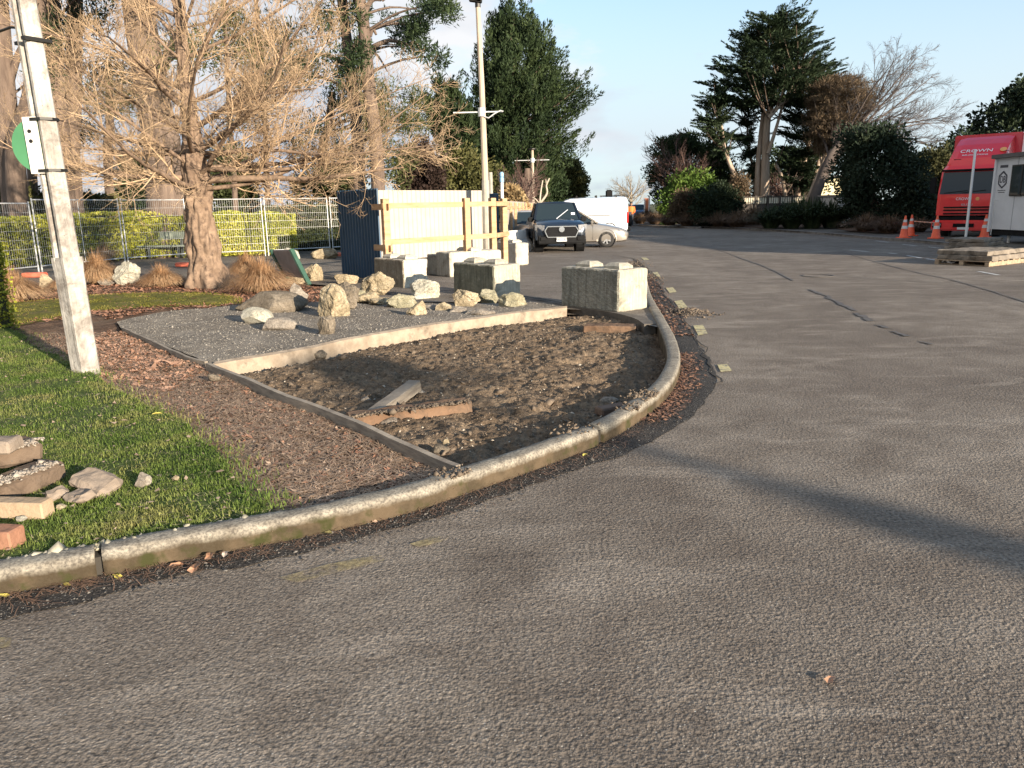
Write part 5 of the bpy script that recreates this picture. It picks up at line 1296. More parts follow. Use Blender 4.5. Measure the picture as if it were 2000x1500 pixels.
# giant dense pine behind the light pole
foliage_tree('pine_tree', 'giant dense dark green pine behind the tall light pole', 'tree',
    [(28, 985, 1020), (45, 958, 1056), (75, 955, 1078), (110, 935, 1095), (150, 922, 1106), (175, 915, 1150), (190, 915, 1118), (212, 912, 1158), (232, 905, 1112), (255, 903, 1108), (275, 900, 1112), (290, 895, 1158), (304, 892, 1120), (318, 890, 1085), (370, 880, 1085), (420, 880, 1080)],
    60, 1150, 105, .72, pine_l, (.30, .085), 31, spray=(2.0, 1.05, .85), limbs=60, trunkr=.6, hollow=.5)
foliage_tree('pine_tree', 'lower spreading dark pine left of the light pole', 'tree',
    [(170, 850, 890), (190, 835, 915), (215, 812, 930), (240, 830, 935), (290, 850, 935), (370, 850, 935)], 56, 300, 90, .75, pine_l, (.30, .085), 32, spray=(1.6, .8, .5), limbs=30, trunkr=.3, hollow=.4)
foliage_tree('olive_bush', 'olive green bushy tree behind the cream steel fence', 'tree', [(305, 880, 925), (325, 840, 955), (350, 800, 985), (380, 790, 1000), (420, 790, 1000)], 48, 150, 220, .8, olive_l, (.22, .13), 33, up=.1, trunkr=.2)
foliage_tree('dark_bush', 'maroon brown bush behind the tips of the bare tree', 'bush', [(285, 800, 840), (310, 775, 870), (350, 765, 880), (400, 765, 880)], 45, 70, 200, .7, leaf_mat('maroon_leaves', (.028, .018, .015), (.045, .028, .022), (.07, .048, .035), sc=.8), (.2, .12), 34, trunkr=.15)
foliage_tree('round_tree', 'rounded olive green tree at the right end of the tree line', 'tree', [(322, 1108, 1125), (335, 1100, 1140), (355, 1095, 1150), (375, 1095, 1148), (395, 1095, 1140), (410, 1095, 1130)], 75, 90, 190, .95, olive_l, (.28, .17), 35, trunkr=.3)
foliage_tree('dark_tree', 'dark evergreen mass behind the thin bare trees', 'tree', [(300, 1040, 1100), (340, 1020, 1105), (380, 1010, 1110), (430, 1010, 1110)], 66, 120, 180, .9, pine_l, (.3, .15), 36, trunkr=.3)
foliage_tree('hay_coloured_bush', 'straw coloured creeper bush above the far cream fence', 'bush', [(370, 982, 1000), (385, 975, 1018), (400, 970, 1035), (412, 970, 1040)], 40, 40, 160, .45, leaf_mat('straw_leaves', (.22, .14, .06), (.34, .24, .12), (.45, .34, .18), sc=1), (.2, .09), 37, trunkr=.08)
# line of bushes low behind the left fences
for i, (rows, Y, lf, lab, cs) in enumerate((
    ([(372, -60, 60), (390, -100, 95), (425, -110, 100)], 36, olive_l, 'grey green bush behind the hedge at the left edge', .6),
    ([(388, 150, 190), (398, 125, 240), (425, 120, 250)], 38, olive_l, 'low grey green shrub behind the hedge right of the leaning pole', .5),
    ([(310, 255, 268), (345, 235, 285), (390, 225, 300), (420, 225, 300)], 46, pine_l, 'dark narrow conifer left of the thick grey trunk', .7),
    ([(300, 440, 480), (340, 415, 500), (380, 405, 510), (420, 405, 510)], 44, pine_w, 'dark green fir just right of the knobbly trunk', .75),
    ([(330, 600, 700), (360, 560, 740), (400, 550, 760), (440, 550, 760)], 42, pine_w, 'dark green shrubbery behind the dark clipped hedge', .75))):
    foliage_tree('evergreen_shrub', lab, 'shrub', rows, Y, 70, 170, cs, lf, (.2, .11), 40+i, trunkr=.12)
# tall pines left: bare trunks with tufted foliage high up
def tall_pine(px, py, lean_px, Y, r, tuft_px, label, seed, extra=(), leaf=pine_l, mat=m_trunk, cr=.75):
    b = V(px, 400, Y); b.z = 0; t = thing('pine_tree', label, 'tree', b, 0, 'tall pines behind the mesh fences')
    tb = Tubes(); r2 = random.Random(seed)
    pts = [Vector((0, 0, 0))]+[V(x, y, Y)-b for x, y in ((px, 300),)+tuple(lean_px)]
    cur = smooth_path(pts, 4); n_ = len(cur)
    tb.add([tuple(p) for p in cur], [r*(1.15-.45*i/(n_-1)) for i in range(n_)], 12)
    cen = []
    for (x0, y0, x1, y1, cnt) in tuft_px:
        for _ in range(cnt):
            q = V(r2.uniform(x0, x1), r2.uniform(y0, y1), Y+r2.uniform(-3.0, 3.0))-b; cen.append(tuple(q))
    for (pa, pb, rr) in extra:
        a = V(*pa, Y)-b; c = V(*pb, Y)-b; m_ = (a+c)/2+Vector((0, 0, .25)); cu = smooth_path([a, m_, c], 4)
        tb.add([tuple(p) for p in cu], [rr*(1-.6*i/(len(cu)-1)) for i in range(len(cu))], 6)
    for c in cen[::4]:
        c = Vector(c); s = min(cur, key=lambda p: abs(p.z-(c.z-.8))); m_ = (s+c)/2+Vector((0, 0, .2)); cu = smooth_path([s, m_, c], 3)
        tb.add([tuple(p) for p in cu], [.07*(1-.7*i/(len(cu)-1)) for i in range(len(cu))], 4)
    link('trunk', tb.mesh('trunk'), mat, t)
    if cen: link('foliage', leaves_mesh('foliage', np.array(cen), 150, cr, (.26, .055), seed, up=.4), leaf, t)
tall_pine(22, 385, ((10, 200), (-5, 0), (-20, -200)), 32, .45, [(-60, -250, 60, -30, 25), (50, 90, 120, 160, 5)], 'thick pine trunk at the left edge behind the leaning pole', 1, extra=[((8, 200), (60, 60), .2)])
tall_pine(30, 385, ((60, 190), (72, 60), (80, -200)), 31, .34, [(40, -250, 160, -60, 20)], 'slanting pine trunk crossing behind the leaning pole', 11)
tall_pine(118, 385, ((110, 200), (98, 0), (85, -200)), 33, .42, [(60, -200, 200, -20, 30), (90, 20, 130, 60, 2)], 'pine trunk just right of the leaning pole', 2)
tall_pine(138, 385, ((143, 200), (147, 0), (150, -200)), 34, .36, [(160, 10, 215, 45, 5), (180, 115, 250, 160, 9), (120, -250, 260, -20, 40)], 'second slimmer pine trunk right of the leaning pole', 3)
tall_pine(318, 385, ((300, 200), (268, 0), (250, -200)), 30, .66, [(150, -200, 380, -40, 50), (330, 40, 400, 110, 8), (200, 170, 260, 200, 3), (270, 260, 300, 330, 3)], 'thickest grey brown trunk directly behind the bare tree', 4, leaf=pine_w, extra=[((300, 200), (350, 60), .25)])
tall_pine(700, 400, ((690, 180), (668, 0), (655, -150)), 36, .26, [(610, 10, 660, 60, 7), (560, 105, 690, 150, 20), (600, -160, 720, -30, 25)], 'left trunk of the twin pines above the blue fence', 5, leaf=pine_l, extra=[((680, 130), (600, 110), .12)])
tall_pine(736, 400, ((722, 180), (708, 30), (690, -60), (690, -150)), 35, .28, [(680, 5, 712, 45, 6), (745, 30, 760, 60, 1), (775, 45, 845, 100, 15), (810, 10, 885, 30, 7), (830, -5, 880, 20, 6), (845, 105, 870, 135, 3), (690, 90, 715, 140, 6)],
          'right trunk of the twin pines with a branch reaching right', 6, leaf=pine_l,
          extra=[((722, 95), (800, 88), .12), ((800, 88), (822, 100), .08), ((718, 100), (757, 140), .07), ((711, 25), (745, 0), .14), ((745, 0), (830, -30), .1), ((722, 70), (735, 68), .12), ((690, 100), (715, 70), .15)], cr=.55)
tall_pine(520, 400, ((515, 180), (500, 0), (495, -150)), 42, .13, [(430, 30, 560, 160, 26), (470, 170, 540, 260, 8), (420, -150, 600, -10, 40)], 'pine crown behind the middle of the bare tree', 7, leaf=pine_w)
tall_pine(630, 400, ((640, 250), (650, 180)), 44, .25, [(560, 230, 640, 300, 14), (640, 170, 830, 260, 42), (700, 150, 760, 200, 10)], 'lower pine foliage below the twin pines', 8, leaf=pine_w)
tall_pine(210, 400, ((215, 250), (212, 120)), 40, .22, [(160, 180, 250, 260, 9), (140, 255, 180, 280, 3)], 'small dark pine between the leaning pole and thick trunk', 9)

tall_pine(455, 400, ((450, 250), (440, 60), (430, -150)), 38, .12, [(430, 20, 480, 60, 5), (480, 60, 600, 190, 26), (380, 280, 470, 340, 8), (440, 200, 520, 240, 6)], 'dark pine crown right of the bare tree top', 12, leaf=pine_w)
tall_pine(60, 400, ((62, 250), (64, 100)), 37, .2, [(120, 60, 160, 150, 5), (75, 110, 100, 140, 2), (60, 10, 120, 50, 5), (130, 235, 165, 265, 3)], 'thin dark pine behind the leaning pole', 13)
tall_pine(690, 400, ((700, 300),), 40, .2, [(640, 280, 800, 360, 34), (700, 200, 800, 260, 16)], 'dense dark pine scrub above the blue fence', 14, leaf=pine_w)

def bare_tree(name, label, px, Y, Hh, spread, mat, seed, spec=None, nl=12, lean=0, r=.12, tilt=.9, group=None, zb=.15, start=None):
    b = V(px, 400, Y); b.z = 0; t = thing(name, label, 'tree', b, 0, group); rg = random.Random(seed); tb = Tubes(); tw = Tubes()
    class S2:
        def add(s, p, rr, n): (tb if n >= 6 else tw).add(p, rr, n)
    spec = spec or [dict(n=7, wob=.10, up=.06, kids=(8, 11), len=.45, ang=.6, start=.2, sides=6, end=.25, kr=.5, rmin=.02), dict(n=5, wob=.12, up=.05, kids=(6, 9), len=.5, ang=.6, start=.15, sides=3, end=.3, kr=.6, rmin=.012), dict(n=4, wob=.14, up=.04, sides=3, end=.5)]
    tp = [Vector((0, 0, 0)), Vector((lean*.3, 0, Hh*.3)), Vector((lean*.6, 0, Hh*.55))]
    cur = smooth_path(tp, 4); tb.add([tuple(p) for p in cur], [r*(1.2-.6*i/(len(cur)-1)) for i in range(len(cur))], 8)
    for k in range(nl):
        f = (k+rg.random())/nl; c = cur[min(len(cur)-1, int((zb*2+(1-zb*2)*f)*(len(cur)-1)))]; a = k*2.4+rg.uniform(-.3, .3)
        el = tilt*rg.uniform(.7, 1.2); d = Vector((math.cos(a)*math.cos(el)+lean*.12, math.sin(a)*math.cos(el), math.sin(el)))
        grow(rg, S2(), c, d, spread*rg.uniform(.8, 1.15), r*.45, 0, spec)
    link('trunk', tb.mesh('trunk'), mat, t); link('twigs', tw.mesh('twigs'), mat, t); return t
GB = 'thin bare trees above the far cream fence'
bare_tree('bare_sapling', 'thin bare tree with short side shoots right of the blue topped pole', 988, 42, 4.2, 1.4, m_bare, 51, nl=7, r=.08, group=GB)
bare_tree('bare_sapling', 'bare reddish tree left of the middle light pole', 1008, 44, 4.4, 1.8, m_barer, 52, nl=9, r=.09, group=GB)
bare_tree('bare_sapling', 'bare tree immediately left of the middle light pole', 1027, 48, 4.6, 2.0, m_barer, 53, nl=9, r=.1, group=GB)
yv = thing('bare_sapling', 'forked pale sapling just left of the pickup', 'tree', (V(1053, 400, 38).x, 38, 0)); tb = Tubes()
for pts, rr in (([(1054, 440), (1054, 398)], .08), ([(1054, 398), (1056, 375), (1060, 352)], .05), ([(1054, 398), (1068, 378), (1067, 362), (1073, 348)], .06), ([(1054, 398), (1045, 388), (1040, 386)], .03), ([(1067, 362), (1066, 350)], .03)):
    cu = smooth_path([V(x, y, 38)-yv.location for x, y in pts], 4); tb.add([tuple(p) for p in cu], [rr*(1-.4*i/(len(cu)-1)) for i in range(len(cu))], 6)
link('trunk', tb.mesh('trunk'), M('pale_sapling', (.34, .29, .22), (.42, .36, .28)), yv)
for i, (x, w) in enumerate(((1016, .5), (1023, .4), (1031, .6))):
    p = V(x, 400, 55); tag(MB().tube([(p.x, p.y, 0), (p.x, p.y, 3+i*.6)], [w*.5, w*.35], 8).build('tree_stump', m_trunk), ['left', 'middle', 'right'][i]+'most of three dead brown stems left of the middle light pole', 'dead trunk')

# far shed seen under the left trees
sh = thing('shed', 'low building with pale grey roof far behind the left hedge', 'building', (V(100, 400, 75).x, 75, 0))
wl = V(20, 400, 75).x-sh.location.x; wr = V(300, 400, 75).x-sh.location.x
MB().box(((wl+wr)/2, 4, 1.3), (wr-wl, 8, 2.6)).build('wall', M('shed_wall', (.16, .12, .10), (.22, .17, .14), sc=.5), sh)
MB().add([(wl-.5, -.5, 2.6), (wr+.5, -.5, 2.6), (wr+.5, 4, 4.3), (wl-.5, 4, 4.3), (wl-.5, 8.5, 2.6), (wr+.5, 8.5, 2.6)], [(0, 1, 2, 3), (3, 2, 5, 4), (0, 3, 4), (1, 5, 2)]).build('roof', M('shed_roof', (.42, .42, .43), (.5, .5, .5), sc=1, rough=.5), sh)
# ================================================================ VEHICLES
def paint(name, c, rough=.3, metal=.3, coat=.6):
    m_, nt, bs = newmat(name); v = coords(nt)
    nt.links.new(mixc(nt, .25, c, ramp(nt, nz(nt, v, 3, 5), [(.3, tuple(x*.75 for x in c)), (.7, tuple(min(1, x*1.15+.01) for x in c))])), bs.inputs['Base Color'])
    bs.inputs['Roughness'].default_value = rough; bs.inputs['Metallic'].default_value = metal; bs.inputs['Coat Weight'].default_value = coat; return m_
m_glass, nt, bs = newmat('car_glass'); bs.inputs['Base Color'].default_value = (.02, .03, .035, 1); bs.inputs['Roughness'].default_value = .05; bs.inputs['Specular IOR Level'].default_value = .4
m_tyre = M('tyre_rubber', (.015, .014, .013), (.03, .028, .026), sc=8, rough=.85)
m_chrome = M('chrome', (.6, .6, .6), (.7, .7, .7), rough=.2, metal=.9)
m_alloy = M('alloy', (.45, .44, .42), (.55, .54, .52), rough=.35, metal=.7)
m_black = M('black_plastic', (.005, .005, .0055), (.011, .011, .011), sc=5, rough=.7, spec=.15)
m_lamp = M('headlamp_lens', (.18, .18, .18), (.36, .36, .36), sc=20, rough=.15, metal=.3)
m_red = M('tail_lens', (.45, .02, .015), rough=.3); m_amber = M('amber_lens', (.6, .22, .02), rough=.3)
m_plate = M('number_plate', (.72, .72, .70), rough=.5)
m_seat = M('seat_fabric', (.05, .05, .055), (.08, .08, .085), sc=6)

def wheel(parent, x, y, r, w, side, rimmat=m_alloy, spokes=7, dual=False):
    """wheel with its axle along x; side +1 outer face towards +x"""
    o = MB().lathe([(r*.62, -w/2), (r*.93, -w/2), (r, -w*.32), (r, w*.32), (r*.93, w/2), (r*.62, w/2)], 28, axis='X', cap=False).build('wheel', m_tyre, parent, loc=(x, y, r), smooth=True)
    b = MB(); s = side; b.lathe([(r*.64, s*w*.1), (r*.66, s*w*.44), (r*.60, s*w*.44), (r*.57, s*w*.2)], 28, axis='X', cap=False)
    b.lathe([(r*.02, s*w*.45), (r*.14, s*w*.45), (r*.14, s*w*.2), (r*.02, s*w*.2)], 14, axis='X')
    for k in range(spokes):
        a = 2*PI*k/spokes; b.bar((s*w*.38, math.cos(a)*r*.1, math.sin(a)*r*.1), (s*w*.38, math.cos(a)*r*.6, math.sin(a)*r*.6), r*.17, w*.1, upv=(1, 0, 0))
    b.build('rim', rimmat, o)
    MB().lathe([(.01, s*w*.05), (r*.62, s*w*.05), (r*.62, -s*w*.05), (.01, -s*w*.05)], 20, axis='X').build('brake_disc', m_dk, o)
    return o
def body_loft(st, name, mat, parent):
    """st: (y, half width, z low, z top, crown)"""
    secs = []
    for y, w, zl, zt, cr in st:
        h = [(w*.86, zl), (w*.98, zl+.05), (w, zl+(zt-zl)*.35), (w, zl+(zt-zl)*.62), (w*.985, zl+(zt-zl)*.84), (w*.93, zt-.02), (w*.8, zt+cr*.4), (w*.4, zt+cr*.9), (0, zt+cr)]
        secs.append([(x, y, z) for x, z in h]+[(-x, y, z) for x, z in h[-2::-1]])
    o = MB().loft(secs, close_ring=True).build(name, mat, parent, smooth=True)
    m_ = o.modifiers.new('edge', 'EDGE_SPLIT'); m_.split_angle = R_(38); return o
def greenhouse(parent, body, yA, yB, yC, yD, zb, zr, wb, wr, pillars=(.5,), zfb=None):
    """glass house: windscreen foot yA, roof from yB to yC, tail foot yD"""
    zfb = zfb or zb
    A = [(-wb, yA, zfb), (-wr, yB, zr), (-wr, yC, zr), (-wb, yD, zb)]; B = [(-x, y, z) for x, y, z in A]
    g = MB(); g.add(A+B, [(0, 1, 5, 4), (1, 2, 6, 5), (2, 3, 7, 6), (0, 3, 2, 1), (4, 5, 6, 7)]); g.build('window_glass', m_glass, parent)
    r = MB(); secs = []
    for t in (-.02, .06, .5, .94, 1.02):
        y = yB+(yC-yB)*t; dz = .0 if .05 < t < .95 else -.03
        secs.append([(-wr-.015, y, zr-.02+dz), (-wr*.93, y, zr+.028+dz), (-wr*.5, y, zr+.05+dz), (0, y, zr+.058+dz), (wr*.5, y, zr+.05+dz), (wr*.93, y, zr+.028+dz), (wr+.015, y, zr-.02+dz)])
    r.loft(secs, close_ring=True).build('roof', body, parent, smooth=True)
    for s in (-1, 1):
        p = MB(); o = .012*s
        p.bar((s*wb+o, yA, zfb), (s*wr+o, yB, zr), .07, .05); p.bar((s*wb+o, yD, zb), (s*wr+o, yC, zr), .10, .08)
        for f in pillars:
            yy = yB+(yC-yB)*f; p.bar((s*wb+o, yy, zb), (s*wr+o, yy, zr), .05, .08)
        p.bar((s*wr+o, yB, zr), (s*wr+o, yC, zr), .05, .05)
        p.build('window_pillars', body, parent)
def arch(parent, x, y, r, s, mat, w=.05):
    b = MB(); n = 14; pts = [(x, y+math.cos(a)*r*1.22, r+math.sin(a)*r*1.22) for a in [PI*k/n for k in range(-1, n+2)]]
    b.tube(pts, w, 6); b.build('wheel_arch', mat, parent)
    c = MB(); c.lathe([(.01, -s*.30), (r*1.18, -s*.30), (r*1.18, s*.0), (.01, s*.0)], 24, axis='X', c=(x+s*.004, y, r*1.02)); c.build('wheel_well', m_black, parent)

# ---- dark pickup, nose to the camera
Yh = 28.4; hx = (V(1047, 480, Yh).x+V(1143, 480, Yh).x)/2
hil = thing('pickup_truck', 'dark blue grey double cab pickup parked nose towards the camera', 'pickup', (hx, Yh-.5, .01), R_(2.5))
mh = paint('pickup_paint', (.014, .021, .032), metal=.4)
body_loft([(.02, .74, .52, .80, .0), (.10, .86, .42, .98, .02), (.28, .91, .40, 1.05, .05), (.9, .925, .42, 1.10, .07), (1.35, .925, .42, 1.14, .05), (1.5, .925, .42, 1.15, 0), (3.4, .925, .42, 1.16, 0), (3.5, .92, .42, 1.12, 0), (5.1, .92, .45, 1.12, 0)], 'body', mh, hil)
greenhouse(hil, mh, 1.32, 2.0, 3.05, 3.4, 1.15, 1.74, .83, .68, (.45,))
MB().box((0, .06, .47), (1.7, .16, .3)).build('front_bumper', m_black, hil, bevel=.04)
hexo = [(-.50, .93), (.50, .93), (.60, .78), (.50, .56), (-.50, .56), (-.60, .78)]
MB().prism(hexo, .0, .08, lambda u, v, w: (u, .03-w, v)).build('grille', m_black, hil)
gb = MB()
for k in range(5): gb.bar((-.50, -.055, .61+k*.07), (.50, -.055, .61+k*.07), .015, .02)
gb.build('grille_slat', M('grille_grey', (.01, .01, .011), rough=.7, spec=.15), hil)
fr = MB(); hx_ = hexo+[hexo[0]]
for a, b in zip(hx_[:-1], hx_[1:]): fr.bar((a[0], -.065, a[1]), (b[0], -.065, b[1]), .035, .03)
fr.build('grille_surround', m_chrome, hil)
MB().lathe([(.10, -.01), (.10, .01)], 20, axis='Y', c=(0, -.085, .83)).build('badge', m_chrome, hil).scale = (1, 1, 1)
for s in (-1, 1):
    MB().add([(s*.62, -.02, .78), (s*.60, -.01, .97), (s*.92, .14, 1.0), (s*.945, .18, .82), (s*.60, .12, .80), (s*.60, .12, .95)], [(0, 1, 2, 3), (0, 4, 5, 1), (1, 5, 2), (0, 3, 4)]).build('headlight', m_lamp, hil)
    MB().box((s*.66, -.035, .50), (.2, .05, .12)).build('fog_lamp', m_black, hil, bevel=.01)
    MB().box((s*.99, 1.5, 1.16), (.22, .13, .19)).build('wing_mirror', m_black, hil, bevel=.03)
    for y in (.95, 4.0):
        arch(hil, s*.90, y, .38, s, m_black); wheel(hil, s*.80, y, .38, .26, s)
MB().box((0, -.045, .475), (.37, .02, .14)).build('number_plate', m_plate, hil, bevel=.004)
text_mesh('plate_letters', 'NEE187', .12, M('plate_ink', (.02, .02, .03)), hil, (0, -.062, .475), (PI/2, 0, 0), .002)
MB().box((.6, 1.52, 1.35), (.14, .01, .1), rx=-.7).build('windscreen_label', M('label_white', (.7, .72, .75)), hil)
MB().bar((-.05, 1.30, 1.18), (.42, 1.66, 1.5), .03, .02).build('wiper', M('silver_strip', (.5, .52, .55)), hil)
for x in (-.38, .38): MB().box((x, 2.15, 1.25), (.45, .15, .6)).build('seat', m_seat, hil, bevel=.04)

# ---- silver gold sedan seen from its right flank, nose to the right
Ys = 31.6; sx = V(1228, 470, Ys).x
sed = thing('sedan_car', 'silver gold sedan half hidden behind the dark pickup', 'car', (sx, Ys+.3, .01), R_(90-6))
ms = paint('sedan_paint', (.36, .32, .27), metal=.6)
body_loft([(.0, .60, .38, .55, .0), (.08, .76, .24, .62, .02), (.3, .86, .20, .72, .03), (.8, .89, .19, .83, .05), (1.35, .89, .19, .93, .04), (1.5, .89, .19, .93, 0), (3.7, .89, .19, .95, 0), (4.45, .86, .22, .92, .02), (4.6, .78, .35, .80, 0)], 'body', ms, sed)
greenhouse(sed, ms, 1.22, 2.0, 3.05, 3.95, .93, 1.42, .80, .58, (.42,), zfb=.94)
for s in (-1, 1):
    MB().add([(s*.55, .10, .56), (s*.5, .16, .68), (s*.80, .36, .72), (s*.86, .30, .60), (s*.87, .45, .66)], [(0, 1, 2, 3), (3, 2, 4)]).build('headlight', m_lamp, sed)
    MB().box((s*.93, 1.45, .98), (.16, .12, .12)).build('wing_mirror', ms, sed, bevel=.03)
    for y in (.88, 3.55):
        arch(sed, s*.865, y, .315, s, ms, .025); wheel(sed, s*.79, y, .315, .2, s)
    for y in (1.42, 2.45): MB().bar((s*.892, y, .30), (s*.885, y, .90), .012, .006).build('door_gap', m_black, sed)
    MB().box((s*.90, 2.3, .78), (.03, .18, .03)).build('door_handle', ms, sed)
MB().box((0, .0, .42), (1.0, .05, .14)).build('grille', m_black, sed, bevel=.01)

# ---- white van behind, its rear quarter to the right
Yv = 41.0; vx = V(1229, 440, Yv).x
van = thing('white_van', 'white panel van with roof rack parked behind the sedan', 'van', (vx-.15, Yv, .01), R_(90-10))
mw = paint('van_white', (.74, .75, .76), metal=0, rough=.35, coat=.4)
# local +y is forward here: the tail stands at y=0
secs = []
for y, w, zl, zt in ((4.9, .55, .5, .95), (4.8, .8, .35, 1.05), (4.3, .92, .32, 1.15), (3.85, .94, .3, 1.3), (3.2, .94, .3, 1.9), (2.9, .94, .3, 1.98), (.3, .94, .3, 2.02), (.06, .93, .3, 1.98), (0, .88, .36, 1.85)):
    h = [(w*.9, zl), (w, zl+.1), (w, zl+(zt-zl)*.55), (w*.95, zl+(zt-zl)*.85), (w*.84, zt-.03), (w*.5, zt+.02), (0, zt+.03)]
    secs.append([(x, y, z) for x, z in h]+[(-x, y, z) for x, z in h[-2::-1]])
o = MB().loft(secs, close_ring=True).build('body', mw, van, smooth=True); m_ = o.modifiers.new('edge', 'EDGE_SPLIT'); m_.split_angle = R_(35)
for s in (-1, 1):
    MB().box((s*.925, .015, 1.0), (.05, .09, .55)).build('tail_light', m_red, van, bevel=.01)
    MB().box((s*.945, 2.0, 1.12), (.012, 2.2, .035)).build('door_rail', m_black, van)
    MB().add([(s*.945, 3.1, 1.2), (s*.93, 3.1, 1.78), (s*.93, 3.35, 1.75), (s*.945, 4.0, 1.25)], [(0, 1, 2, 3)]).build('side_window', m_glass, van)
    for y in (.95, 4.05): arch(van, s*.925, y, .33, s, m_black, .03); wheel(van, s*.84, y, .33, .2, s)
MB().box((0, -.06, .42), (1.8, .16, .22)).build('rear_bumper', m_black, van, bevel=.03)
for y in (.6, 1.6, 2.6): MB().bar((-.8, y, 2.1), (.8, y, 2.1), .05, .05).bar((-.8, y, 2.1), (-.8, y, 2.0), .06, .06).bar((.8, y, 2.1), (.8, y, 2.0), .06, .06).build('roof_bar', m_dk, van)
MB().box((0, -.005, 1.45), (1.3, .02, .5)).build('rear_window', m_glass, van)
van.rotation_euler = (0, 0, R_(90-4))

# ---- silver car glimpsed left of the pickup
sc2 = thing('silver_car', 'silver car mostly hidden left of the dark pickup', 'car', (V(1052, 440, 33).x-.2, 33.2, .01), R_(8))
body_loft([(.0, .60, .38, .55, .0), (.08, .78, .24, .66, .02), (.5, .84, .20, .78, .04), (1.2, .84, .19, .9, .04), (3.7, .84, .19, .93, 0), (4.2, .8, .3, .9, 0)], 'body', paint('silver_paint', (.35, .36, .37), metal=.5), sc2)
greenhouse(sc2, paint('silver_paint2', (.35, .36, .37), metal=.5), 1.0, 1.7, 3.0, 3.8, .92, 1.42, .76, .58, (.45,))
for s in (-1, 1):
    MB().box((s*.62, .06, .62), (.3, .1, .12)).build('headlight', m_lamp, sc2, bevel=.02)
    for y in (.8, 3.3): wheel(sc2, s*.74, y, .3, .19, s)
MB().box((0, .0, .45), (.8, .05, .2)).build('grille', m_black, sc2)
# ---- small dark car far up the road
Yc = 92; fx = V(1254, 410, Yc).x
fc = thing('distant_car', 'dark blue car parked far up the road beyond the white van', 'car', (fx, Yc, .01), 0)
mfb = paint('blue_paint', (.05, .07, .13))
body_loft([(.0, .7, .45, .7, .0), (.1, .86, .3, .8, .02), (.9, .9, .25, .95, .04), (4.2, .88, .28, .98, 0), (4.5, .8, .4, .9, 0)], 'body', mfb, fc)
greenhouse(fc, mfb, 1.1, 1.8, 3.3, 4.1, .96, 1.55, .8, .66, (.5,))
for s in (-1, 1):
    MB().box((s*.65, .05, .66), (.3, .1, .14)).build('headlight', m_lamp, fc)
    for y in (.9, 3.6): wheel(fc, s*.78, y, .32, .2, s)
# ---- slatted load frame of a flat deck truck seen over the van
Yf = 62; fd = thing('flatdeck_truck', 'flat deck truck with slatted dark headboard rising above the van roof', 'truck', (V(1205, 400, Yf).x, Yf, 0))
mdk2 = M('dark_slats', (.03, .03, .035), (.05, .05, .055))
w = 1.1
MB().box((0, 2, 1.0), (2.2, 5, .16)).build('deck', mdk2, fd)
MB().box((-.2, -.8, 1.1), (1.6, 1.5, 1.1)).build('cab', paint('truck_white', (.6, .6, .62)), fd, bevel=.1)
MB().box((-.2, -1.56, 1.4), (1.4, .02, .4)).build('windscreen', m_glass, fd)
zt = V(1212, 380, Yf).z
hb = MB()
for k in range(5): hb.box((0, 4.0, zt-.12*k-.05-.08*k), (w*1.6, .06, .09))
for s in (-1, 0, 1): hb.box((s*w*.7, 4.04, (zt+1)/2), (.07, .06, zt-1))
hb.build('headboard', mdk2, fd); MB().box((-.15, 3.8, zt-.2), (.55, .3, 1.3)).build('load', m_black, fd, bevel=.08)
for s in (-1, 1):
    for y in (-.9, 3): wheel(fd, s*.9, y, .42, .25, s)

# ================================================================ RED TRUCK
Yt_ = 32.6; tx0 = V(1823, 430, Yt_).x
tr = thing('red_truck', 'red cab-over truck with high roof deflector behind the grey site hut', 'truck', (tx0, Yt_, .02), R_(-43))
mr = paint('truck_red', (.74, .02, .022), metal=0, rough=.35)
W2 = 2.35   # local x from 0 to W2, front at y=0
MB().loft([[(x, y, z) for x, y in ((.06, .04), (.2, -.03), (W2-.2, -.03), (W2-.06, .04), (W2, .3), (W2, 2.1), (0, 2.1), (0, .3))] for z in (.95, 1.62, 1.78)]
   + [[(.03+.06*k, .10+.12*k, 1.78+.95*k), (.22, .03+.12*k, 1.78+.95*k), (W2-.22, .03+.12*k, 1.78+.95*k), (W2-.03-.06*k, .10+.12*k, 1.78+.95*k), (W2-.02-.05*k, .4, 1.78+.95*k), (W2-.02-.05*k, 2.1, 1.78+.95*k), (.02+.05*k, 2.1, 1.78+.95*k), (.02+.05*k, .4, 1.78+.95*k)] for k in (1,)]
   + [[(.16, .45, 2.92), (.3, .35, 2.92), (W2-.3, .35, 2.92), (W2-.16, .45, 2.92), (W2-.14, .6, 2.92), (W2-.14, 2.05, 2.92), (.14, 2.05, 2.92), (.14, .6, 2.92)]], close_ring=True).build('cab', mr, tr, bevel=.0)
MB().add([(.14, -.042, 1.80), (W2-.14, -.042, 1.80), (W2-.18, .122, 2.66), (.18, .122, 2.66)], [(0, 1, 2, 3)]).build('windscreen', m_glass, tr)
MB().box((W2/2, .085, 2.73), (W2-.2, .12, .08)).build('sun_visor', m_black, tr, bevel=.02)
for x0, x1 in ((.3, 1.15), (.95, 1.8)): MB().bar((x0, -.05, 1.84), (x1, -.04, 1.93), .02, .02).build('wiper', m_black, tr)
for s, xx in ((1, W2+.008), (-1, -.008)):
    MB().add([(xx, .35, 1.72), (xx, 1.5, 1.72), (xx-s*.05, 1.5, 2.62), (xx-s*.05, .42, 2.62), (xx-.0*s, .18, 1.85)], [(0, 1, 2, 3), (0, 3, 4)]).build('side_window', m_glass, tr)
    MB().box((xx+s*.16, .1, 2.15), (.2, .1, .6)).bar((xx, .2, 2.5), (xx+s*.2, .1, 2.45), .03).bar((xx, .2, 1.85), (xx+s*.2, .1, 1.9), .03).build('wing_mirror', m_black, tr)
